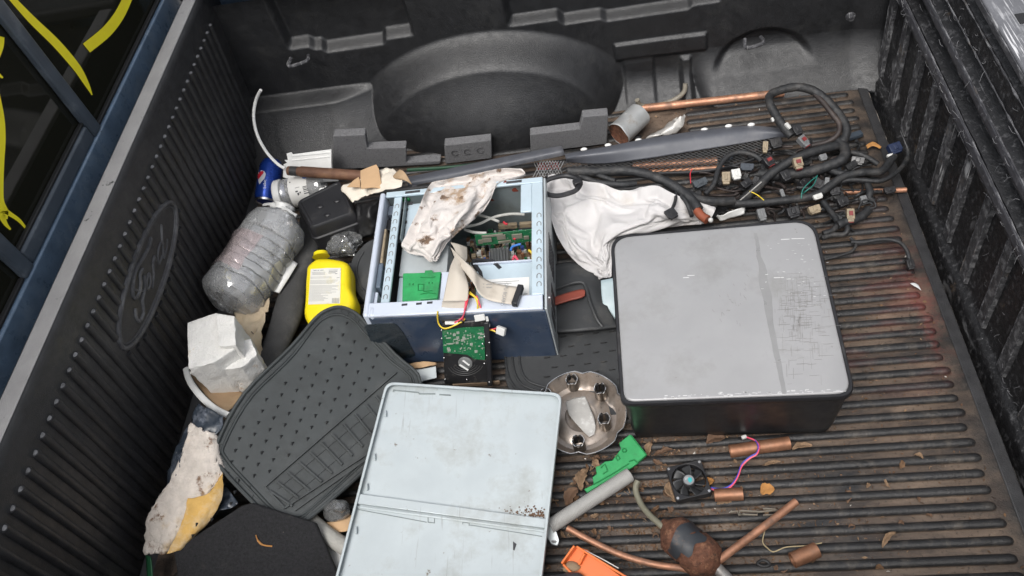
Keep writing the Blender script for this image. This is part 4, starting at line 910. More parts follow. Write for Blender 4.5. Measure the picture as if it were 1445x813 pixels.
# stained rag over the tower: its wrinkled mesh, stored as coordinates in thousandths of its bounds
def stored_cloth(d):
    W, H, lo, hi, q = d; mb = MB()
    return mb.add([V([lo[a] + (hi[a] - lo[a]) * q[k * 3 + a] / 999 for a in range(3)]) for k in range(W * H)], [(j * W + i, j * W + i + 1, (j + 1) * W + i + 1, (j + 1) * W + i) for j in range(H - 1) for i in range(W - 1)])
RAG_DATA = (31, 41, [-0.51133, 1.10646, 0.17207], [-0.22873, 1.35014, 0.22934], [215,900,681,230,898,701,250,896,730,274,893,754,301,892,764,324,893,761,344,897,751,367,904,737,391,912,726,414,918,718,438,922,714,468,923,722,500,926,739,535,923,765,569,920,783,600,923,788,625,928,780,645,934,769,665,941,760,687,946,752,713,951,744,739,958,733,763,968,714,788,972,696,817,976,679,845,978,665,874,972,651,903,963,648,932,953,649,956,948,644,973,944,634,211,888,699,238,907,425,265,916,512,281,884,535,313,900,504,330,931,538,338,907,542,352,932,562,376,926,561,408,932,575,424,931,495,467,920,474,515,918,475,530,963,504,554,936,539,585,958,533,609,929,530,644,927,520,654,959,520,679,968,537,700,966,477,721,981,469,742,969,454,782,961,475,808,996,402,839,999,422,874,979,435,905,958,615,931,940,670,961,942,701,978,936,623,206,871,721,229,880,400,257,894,334,290,941,399,307,931,356,337,907,389,346,905,362,367,911,420,381,928,364,410,918,398,423,938,374,460,920,320,502,925,316,545,923,391,564,916,425,592,925,473,599,927,347,630,946,331,648,963,335,677,943,416,702,948,379,730,958,388,741,975,359,765,972,350,800,979,300,826,986,331,865,994,311,912,983,351,943,942,577,966,925,685,987,925,604,199,848,742,203,826,424,251,840,369,278,891,412,307,872,360,322,860,498,344,852,493,364,862,493,394,867,383,407,873,480,426,887,424,456,882,458,491,891,468,534,881,446,567,870,566,596,878,541,612,889,414,628,910,469,661,905,375,679,898,493,706,896,457,729,919,452,747,935,419,768,942,372,795,939,337,819,938,322,857,963,352,918,963,316,972,966,350,972,913,595,994,912,587,193,823,761,163,808,479,199,803,469,260,833,487,293,817,445,313,821,570,339,815,541,363,811,575,388,830,533,424,830,475,441,854,377,461,850,481,494,840,510,539,847,572,577,838,526,603,831,449,638,853,515,645,876,579,663,867,462,695,869,436,720,876,531,730,881,434,752,906,392,769,915,429,787,923,416,815,936,406,845,917,349,886,938,320,971,955,268,999,930,347,996,898,581,189,799,782,160,784,607,181,781,397,241,780,494,282,772,547,313,769,587,332,769,489,352,790,524,374,803,469,401,807,412,436,816,402,466,821,415,505,819,452,544,805,510,583,790,556,616,796,583,623,809,698,645,823,559,672,833,577,698,849,562,726,867,445,743,853,528,745,868,414,769,879,404,788,887,452,804,916,344,840,916,374,875,914,367,941,931,284,993,913,286,984,884,587,186,776,807,159,772,588,184,768,445,243,750,585,282,730,581,313,725,633,326,753,690,347,771,661,374,790,623,401,805,577,432,809,557,468,804,570,505,797,610,542,781,663,577,771,735,585,768,574,610,777,595,643,777,580,662,825,527,690,825,530,711,829,561,721,845,427,742,844,504,761,872,495,787,858,471,812,888,426,848,903,330,874,914,238,916,911,268,950,901,284,953,873,599,181,748,835,146,753,607,177,738,500,250,708,529,278,698,720,311,697,784,331,710,686,338,738,599,365,758,609,393,775,579,426,781,557,464,773,541,507,758,562,543,741,625,579,723,680,609,722,593,596,747,495,630,753,508,653,786,467,683,803,486,707,808,521,730,817,559,733,822,474,759,841,453,757,863,370,777,870,318,813,887,324,861,893,358,896,896,240,917,878,320,908,863,600,176,714,858,151,731,593,175,710,425,240,662,527,271,656,784,310,655,751,306,681,644,331,698,625,358,723,605,386,744,587,416,752,567,455,741,563,494,730,676,531,704,736,562,686,587,581,697,724,591,705,576,604,722,424,636,748,405,665,770,416,692,781,470,711,793,492,725,797,515,738,815,565,753,821,539,768,829,427,791,842,400,825,866,305,856,884,245,878,868,352,862,855,607,171,681,875,142,693,597,183,688,507,243,653,731,276,629,611,280,636,832,295,638,710,322,660,661,352,688,633,380,711,609,408,719,583,443,717,659,489,693,639,528,664,721,569,645,642,587,657,775,599,666,656,592,683,511,616,705,394,649,729,377,671,748,446,690,757,517,707,766,489,722,782,570,733,796,497,754,801,446,779,801,423,777,835,391,800,864,277,829,859,409,817,837,605,164,650,884,163,667,560,203,650,461,247,612,767,276,587,621,265,592,838,288,593,754,315,618,712,346,650,680,375,675,662,401,690,693,434,678,625,481,654,608,520,622,698,566,606,707,590,615,837,599,625,712,590,644,574,602,664,429,632,685,363,652,708,436,670,724,491,684,734,560,697,745,606,716,758,625,735,771,567,753,776,535,757,795,399,755,832,378,779,839,481,783,823,604,158,620,888,184,623,617,225,611,442,238,581,797,258,555,631,253,554,859,282,558,821,309,578,803,336,613,776,366,640,751,395,649,709,423,639,617,468,613,615,515,582,628,546,575,814,576,575,917,594,584,809,594,604,660,590,632,507,620,648,432,644,666,363,662,682,400,677,698,437,691,707,480,701,721,543,722,724,587,720,748,465,744,756,421,740,783,479,748,807,498,763,802,597,151,589,884,187,585,649,228,545,501,222,520,796,251,510,645,249,512,881,272,523,782,299,543,753,328,570,731,355,601,703,381,614,662,413,602,628,457,574,612,504,542,688,535,528,840,551,536,970,579,549,921,576,570,772,585,587,598,613,624,580,632,631,465,650,638,380,662,650,440,663,667,504,676,676,537,689,691,591,708,699,589,709,723,467,723,753,390,731,775,506,750,775,575,143,554,872,177,553,605,218,512,483,217,480,802,247,462,685,237,470,877,262,480,805,292,503,751,320,530,701,348,556,678,375,571,661,404,561,652,446,534,629,484,520,822,512,495,935,536,490,999,555,505,926,583,527,858,570,552,725,599,572,630,599,602,522,611,612,425,633,606,437,638,619,521,650,628,574,669,636,571,686,656,536,711,676,537,723,712,515,740,738,449,743,747,546,135,521,856,152,522,581,203,492,535,209,442,799,242,421,658,237,427,895,262,438,894,287,466,857,316,494,797,340,511,714,364,525,648,391,520,608,429,506,732,476,481,813,511,459,856,531,454,926,548,463,993,572,479,921,566,509,787,585,525,663,584,550,571,579,577,508,589,579,418,604,576,498,621,579,550,644,592,505,671,607,530,689,639,480,716,672,446,714,711,439,735,717,504,127,489,840,155,483,621,208,456,496,192,409,760,234,376,684,232,386,931,264,396,920,285,423,897,313,456,867,338,482,834,360,496,787,389,490,727,428,474,629,468,447,726,491,430,870,513,424,956,534,427,989,557,438,922,570,459,802,560,496,740,560,519,658,555,538,593,560,545,504,573,542,434,591,545,503,615,553,474,649,569,505,675,600,446,691,641,406,710,679,351,723,687,452,117,460,822,138,461,571,190,426,453,179,379,725,221,349,741,236,348,922,249,369,811,280,385,835,306,418,808,328,450,763,351,461,804,366,467,661,406,445,737,444,416,812,476,392,836,490,392,960,513,394,977,540,402,932,553,418,802,543,454,742,548,480,659,540,504,644,554,507,580,552,513,489,570,513,443,592,520,495,624,535,468,651,572,385,677,608,337,694,648,307,710,659,404,107,435,797,120,432,520,173,421,588,180,352,613,210,339,860,240,316,899,258,334,829,254,367,739,285,393,702,316,414,687,341,425,744,372,429,718,409,422,572,436,389,664,440,373,852,465,360,887,488,361,924,518,369,896,519,404,828,537,410,693,525,442,668,529,464,601,529,484,537,547,479,560,566,490,550,576,490,447,604,510,397,618,555,368,642,596,321,673,616,382,699,629,361,98,412,770,112,402,521,171,398,481,153,348,691,206,319,704,232,297,785,258,300,796,249,334,716,278,360,776,301,377,667,325,396,633,357,403,589,397,383,526,406,368,744,430,332,756,437,322,881,464,327,878,494,337,845,492,377,828,502,402,713,524,399,620,512,423,582,522,443,513,531,461,439,551,460,500,575,463,534,602,482,491,622,517,387,642,555,302,656,590,256,680,596,316,89,388,745,123,378,566,159,382,391,145,326,616,203,299,567,234,294,621,237,280,730,260,301,669,262,347,671,296,344,723,317,362,707,348,367,650,374,357,477,378,344,725,399,307,717,425,311,703,435,298,797,473,305,785,468,346,803,468,383,728,496,377,665,512,384,560,530,405,543,520,424,455,539,436,389,556,460,420,587,457,427,614,483,366,625,525,277,642,556,223,660,566,270,80,364,722,105,369,498,150,361,350,135,295,617,188,270,596,224,260,611,245,276,599,263,273,739,274,315,697,282,352,619,305,341,618,330,356,548,362,327,469,363,317,714,385,300,586,409,306,577,426,293,644,452,276,708,444,317,761,465,339,670,462,373,585,481,398,583,499,410,510,515,387,479,539,402,458,560,425,451,561,450,349,580,480,381,607,492,253,628,521,189,642,540,235,70,342,697,90,342,468,135,339,276,137,276,511,180,274,718,214,246,730,239,255,707,262,270,612,289,285,709,292,320,606,289,343,516,314,345,441,340,326,577,357,285,695,392,279,686,397,274,581,413,286,516,430,265,605,458,294,658,445,329,572,470,332,604,489,355,580,481,376,484,486,399,407,510,412,392,537,401,379,565,412,341,581,443,324,573,479,264,592,511,228,615,516,219,60,322,672,79,316,434,127,303,278,119,276,616,175,254,582,194,222,707,223,230,735,244,248,643,279,255,697,288,284,578,286,309,496,308,312,421,329,297,575,363,274,585,378,250,695,400,249,682,415,263,617,429,258,479,437,300,548,427,340,667,444,349,554,466,338,509,485,341,440,492,363,369,489,389,310,509,410,291,538,398,249,549,430,302,571,439,212,585,469,174,587,493,212,51,299,648,81,285,455,131,274,294,122,250,618,175,236,485,185,202,618,199,228,646,234,220,699,259,243,610,289,252,565,283,275,486,305,279,410,316,274,585,349,253,609,370,230,608,387,223,661,393,243,605,400,264,484,421,304,429,403,331,594,430,327,489,441,349,453,462,357,414,471,344,327,492,356,292,507,374,232,504,407,212,536,408,170,535,438,239,550,452,153,560,470,194,43,273,626,72,264,436,122,255,298,119,227,613,176,216,487,171,211,693,203,202,731,223,205,596,235,241,568,269,236,552,280,247,465,301,252,399,314,248,554,349,249,495,375,238,511,391,231,547,407,216,600,420,241,499,400,276,412,381,317,508,408,324,396,434,318,404,449,332,350,448,361,342,468,362,270,488,352,217,482,380,241,505,392,151,518,420,97,513,440,193,529,448,165,35,251,605,78,235,457,116,232,280,111,204,588,168,197,454,163,190,656,191,185,672,200,215,586,222,235,489,252,227,484,276,221,489,289,229,393,307,223,521,336,234,579,358,222,500,377,220,497,393,201,547,408,223,427,381,257,459,360,299,443,392,297,379,419,294,351,430,311,292,426,337,351,442,345,276,464,338,235,473,357,151,473,388,184,496,390,99,497,415,71,503,422,138,26,233,587,67,224,422,115,212,243,103,190,567,159,208,529,165,165,622,180,187,574,210,191,620,218,210,462,240,214,562,256,208,493,278,204,435,309,202,431,331,206,532,353,208,610,361,196,531,376,214,578,392,202,455,367,238,414,344,276,426,376,273,384,402,271,350,414,286,271,411,310,330,414,333,288,434,337,225,458,329,174,455,359,174,461,380,106,482,375,94,483,393,120,18,219,563,50,228,324,105,198,214,105,170,530,143,210,609,158,179,704,176,170,656,200,168,580,195,198,515,224,191,557,246,191,578,267,187,519,294,176,453,312,187,576,331,196,671,340,185,597,365,190,612,376,180,466,353,216,425,332,251,409,357,262,326,381,257,374,399,263,307,398,286,275,395,312,311,407,322,234,432,316,225,444,323,128,437,352,140,447,362,75,459,364,117,10,206,533,44,202,322,93,196,148,89,173,505,134,188,636,161,201,741,174,180,771,184,155,685,179,174,518,209,175,471,231,180,480,249,170,555,277,159,482,308,157,547,320,168,674,340,168,701,357,164,664,359,162,510,339,196,459,322,226,391,338,243,293,360,241,353,384,241,350,388,259,285,382,285,316,385,305,265,406,304,241,426,298,210,427,310,120,421,332,116,435,334,128,5,195,497,37,209,487,77,202,241,91,184,528,123,164,670,137,194,731,147,176,754,158,150,710,178,147,567,195,155,440,215,160,430,242,167,432,260,145,536,294,136,525,308,143,658,327,145,702,342,141,658,334,159,556,332,172,402,316,200,353,319,224,263,339,225,316,360,224,356,377,229,311,374,251,280,369,276,292,378,291,222,398,294,181,412,282,175,419,290,128,415,302,145,1,186,452,27,165,466,57,176,294,74,174,516,111,150,643,138,170,664,147,181,628,152,155,589,167,128,543,188,133,442,206,137,427,226,151,371,259,144,411,272,123,545,296,117,631,316,122,642,322,134,583,332,134,497,311,151,418,329,173,343,315,195,299,323,207,223,336,205,309,354,205,351,366,217,290,356,239,280,358,258,221,380,265,234,383,271,157,391,276,115,397,276,157,0,181,396,40,161,340,53,127,191,64,146,434,108,139,521,127,170,560,139,163,552,155,156,476,163,130,443,180,150,397,192,134,372,211,136,313,241,126,360,270,115,428,290,103,518,306,96,585,314,107,525,308,125,460,326,123,391,313,143,350,315,158,276,303,177,264,316,183,197,330,180,249,346,180,322,350,194,260,341,216,225,354,227,181,373,226,225,384,232,198,378,241,157,1,179,330,34,185,263,81,162,148,88,130,347,85,161,458,113,159,422,128,154,426,138,139,478,148,145,385,167,144,317,185,144,287,194,124,319,221,114,379,249,99,377,265,88,482,282,78,528,298,80,481,293,98,434,307,97,388,312,102,310,301,117,317,293,134,310,292,145,234,304,151,169,316,149,224,332,147,278,333,162,219,328,181,157,348,184,134,347,198,189,356,200,163,4,180,262,27,208,263,70,198,172,67,162,361,106,162,352,95,128,404,109,124,419,125,119,383,144,117,357,165,121,344,176,127,269,196,128,208,216,111,276,231,86,360,249,72,431,268,66,436,283,56,442,283,70,386,281,82,336,296,71,327,297,76,265,289,88,245,278,94,282,278,107,216,286,117,146,300,119,216,318,118,250,323,133,183,322,145,122,336,150,120,337,157,174,7,182,199,26,205,169,58,214,85,73,184,229,81,147,289,100,165,302,114,155,320,128,148,307,145,139,271,152,121,263,164,109,262,190,114,262,213,102,194,233,85,252,243,64,335,254,51,396,270,34,406,272,44,364,265,58,331,272,60,270,282,47,281,279,57,222,274,65,177,261,68,216,265,73,164,272,82,98,288,85,166,307,91,218,303,114,152,316,123,134,325,126,175,8,184,147,27,187,233,41,198,86,74,190,120,94,171,224,94,146,180,104,136,210,119,127,230,136,125,196,151,133,183,163,120,199,185,111,178,203,90,238,230,75,171,245,59,227,254,48,291,247,40,372,252,29,353,255,37,304,254,46,275,262,37,298,272,34,291,269,44,236,271,42,175,255,46,157,255,53,101,271,58,102,286,63,185,305,74,196,312,94,176,315,105,160,10,185,107,22,193,157,36,183,77,56,174,157,87,176,108,105,172,182,116,160,191,126,147,161,135,140,116,151,132,100,169,133,133,174,107,138,203,92,155,217,61,222,241,51,163,237,36,263,239,51,296,236,40,355,242,27,354,252,27,299,254,25,271,262,24,267,270,28,277,273,23,226,271,35,195,259,38,121,263,44,54,280,50,131,302,62,142,309,79,134,307,95,132,12,187,74,23,195,98,25,174,111,46,162,144,66,155,111,85,151,123,100,145,116,107,131,124,118,119,119,137,117,122,156,118,92,185,120,85,195,88,87,222,66,144,225,33,174,241,43,174,230,38,230,229,33,285,234,18,294,242,22,260,246,34,239,256,41,243,258,35,220,255,24,215,269,19,188,273,34,162,266,35,63,281,50,52,290,70,125,306,83,91,303,94,97,15,188,47,22,201,41,27,179,35,37,161,57,52,145,82,68,135,81,83,133,48,97,127,27,112,124,11,131,125,24,148,112,11,171,107,75,197,94,27,222,71,62,237,42,103,248,22,143,235,18,187,235,13,232,243,8,274,259,10,265,251,14,240,247,23,197,249,32,162,252,26,116,260,19,92,278,15,125,282,33,129,297,50,50,291,75,36,295,92,79,302,100,61,18,190,26,28,198,10,34,191,37,38,171,6,53,161,24,67,158,69,83,154,70,98,148,49,111,144,0,126,138,67,148,130,9,170,116,33,184,85,30,208,61,115,220,30,92,237,16,131,245,6,142,249,9,178,254,5,204,261,0,227,263,5,213,260,13,205,261,21,166,267,26,126,271,16,76,287,21,72,293,39,128,300,62,89,305,83,17,291,100,18,301,107,30,20,191,9,26,188,12,34,184,17,43,178,21,55,172,24,68,166,25,83,162,25,99,160,26,114,155,31,131,147,41,148,133,58,165,112,79,180,86,106,196,55,138,213,29,169,224,13,193,232,5,204,238,2,205,243,2,197,248,3,187,254,5,177,260,7,168,266,10,156,273,16,142,279,23,126,284,33,107,289,47,85,294,66,60,297,85,37,300,100,20,300,110,8])
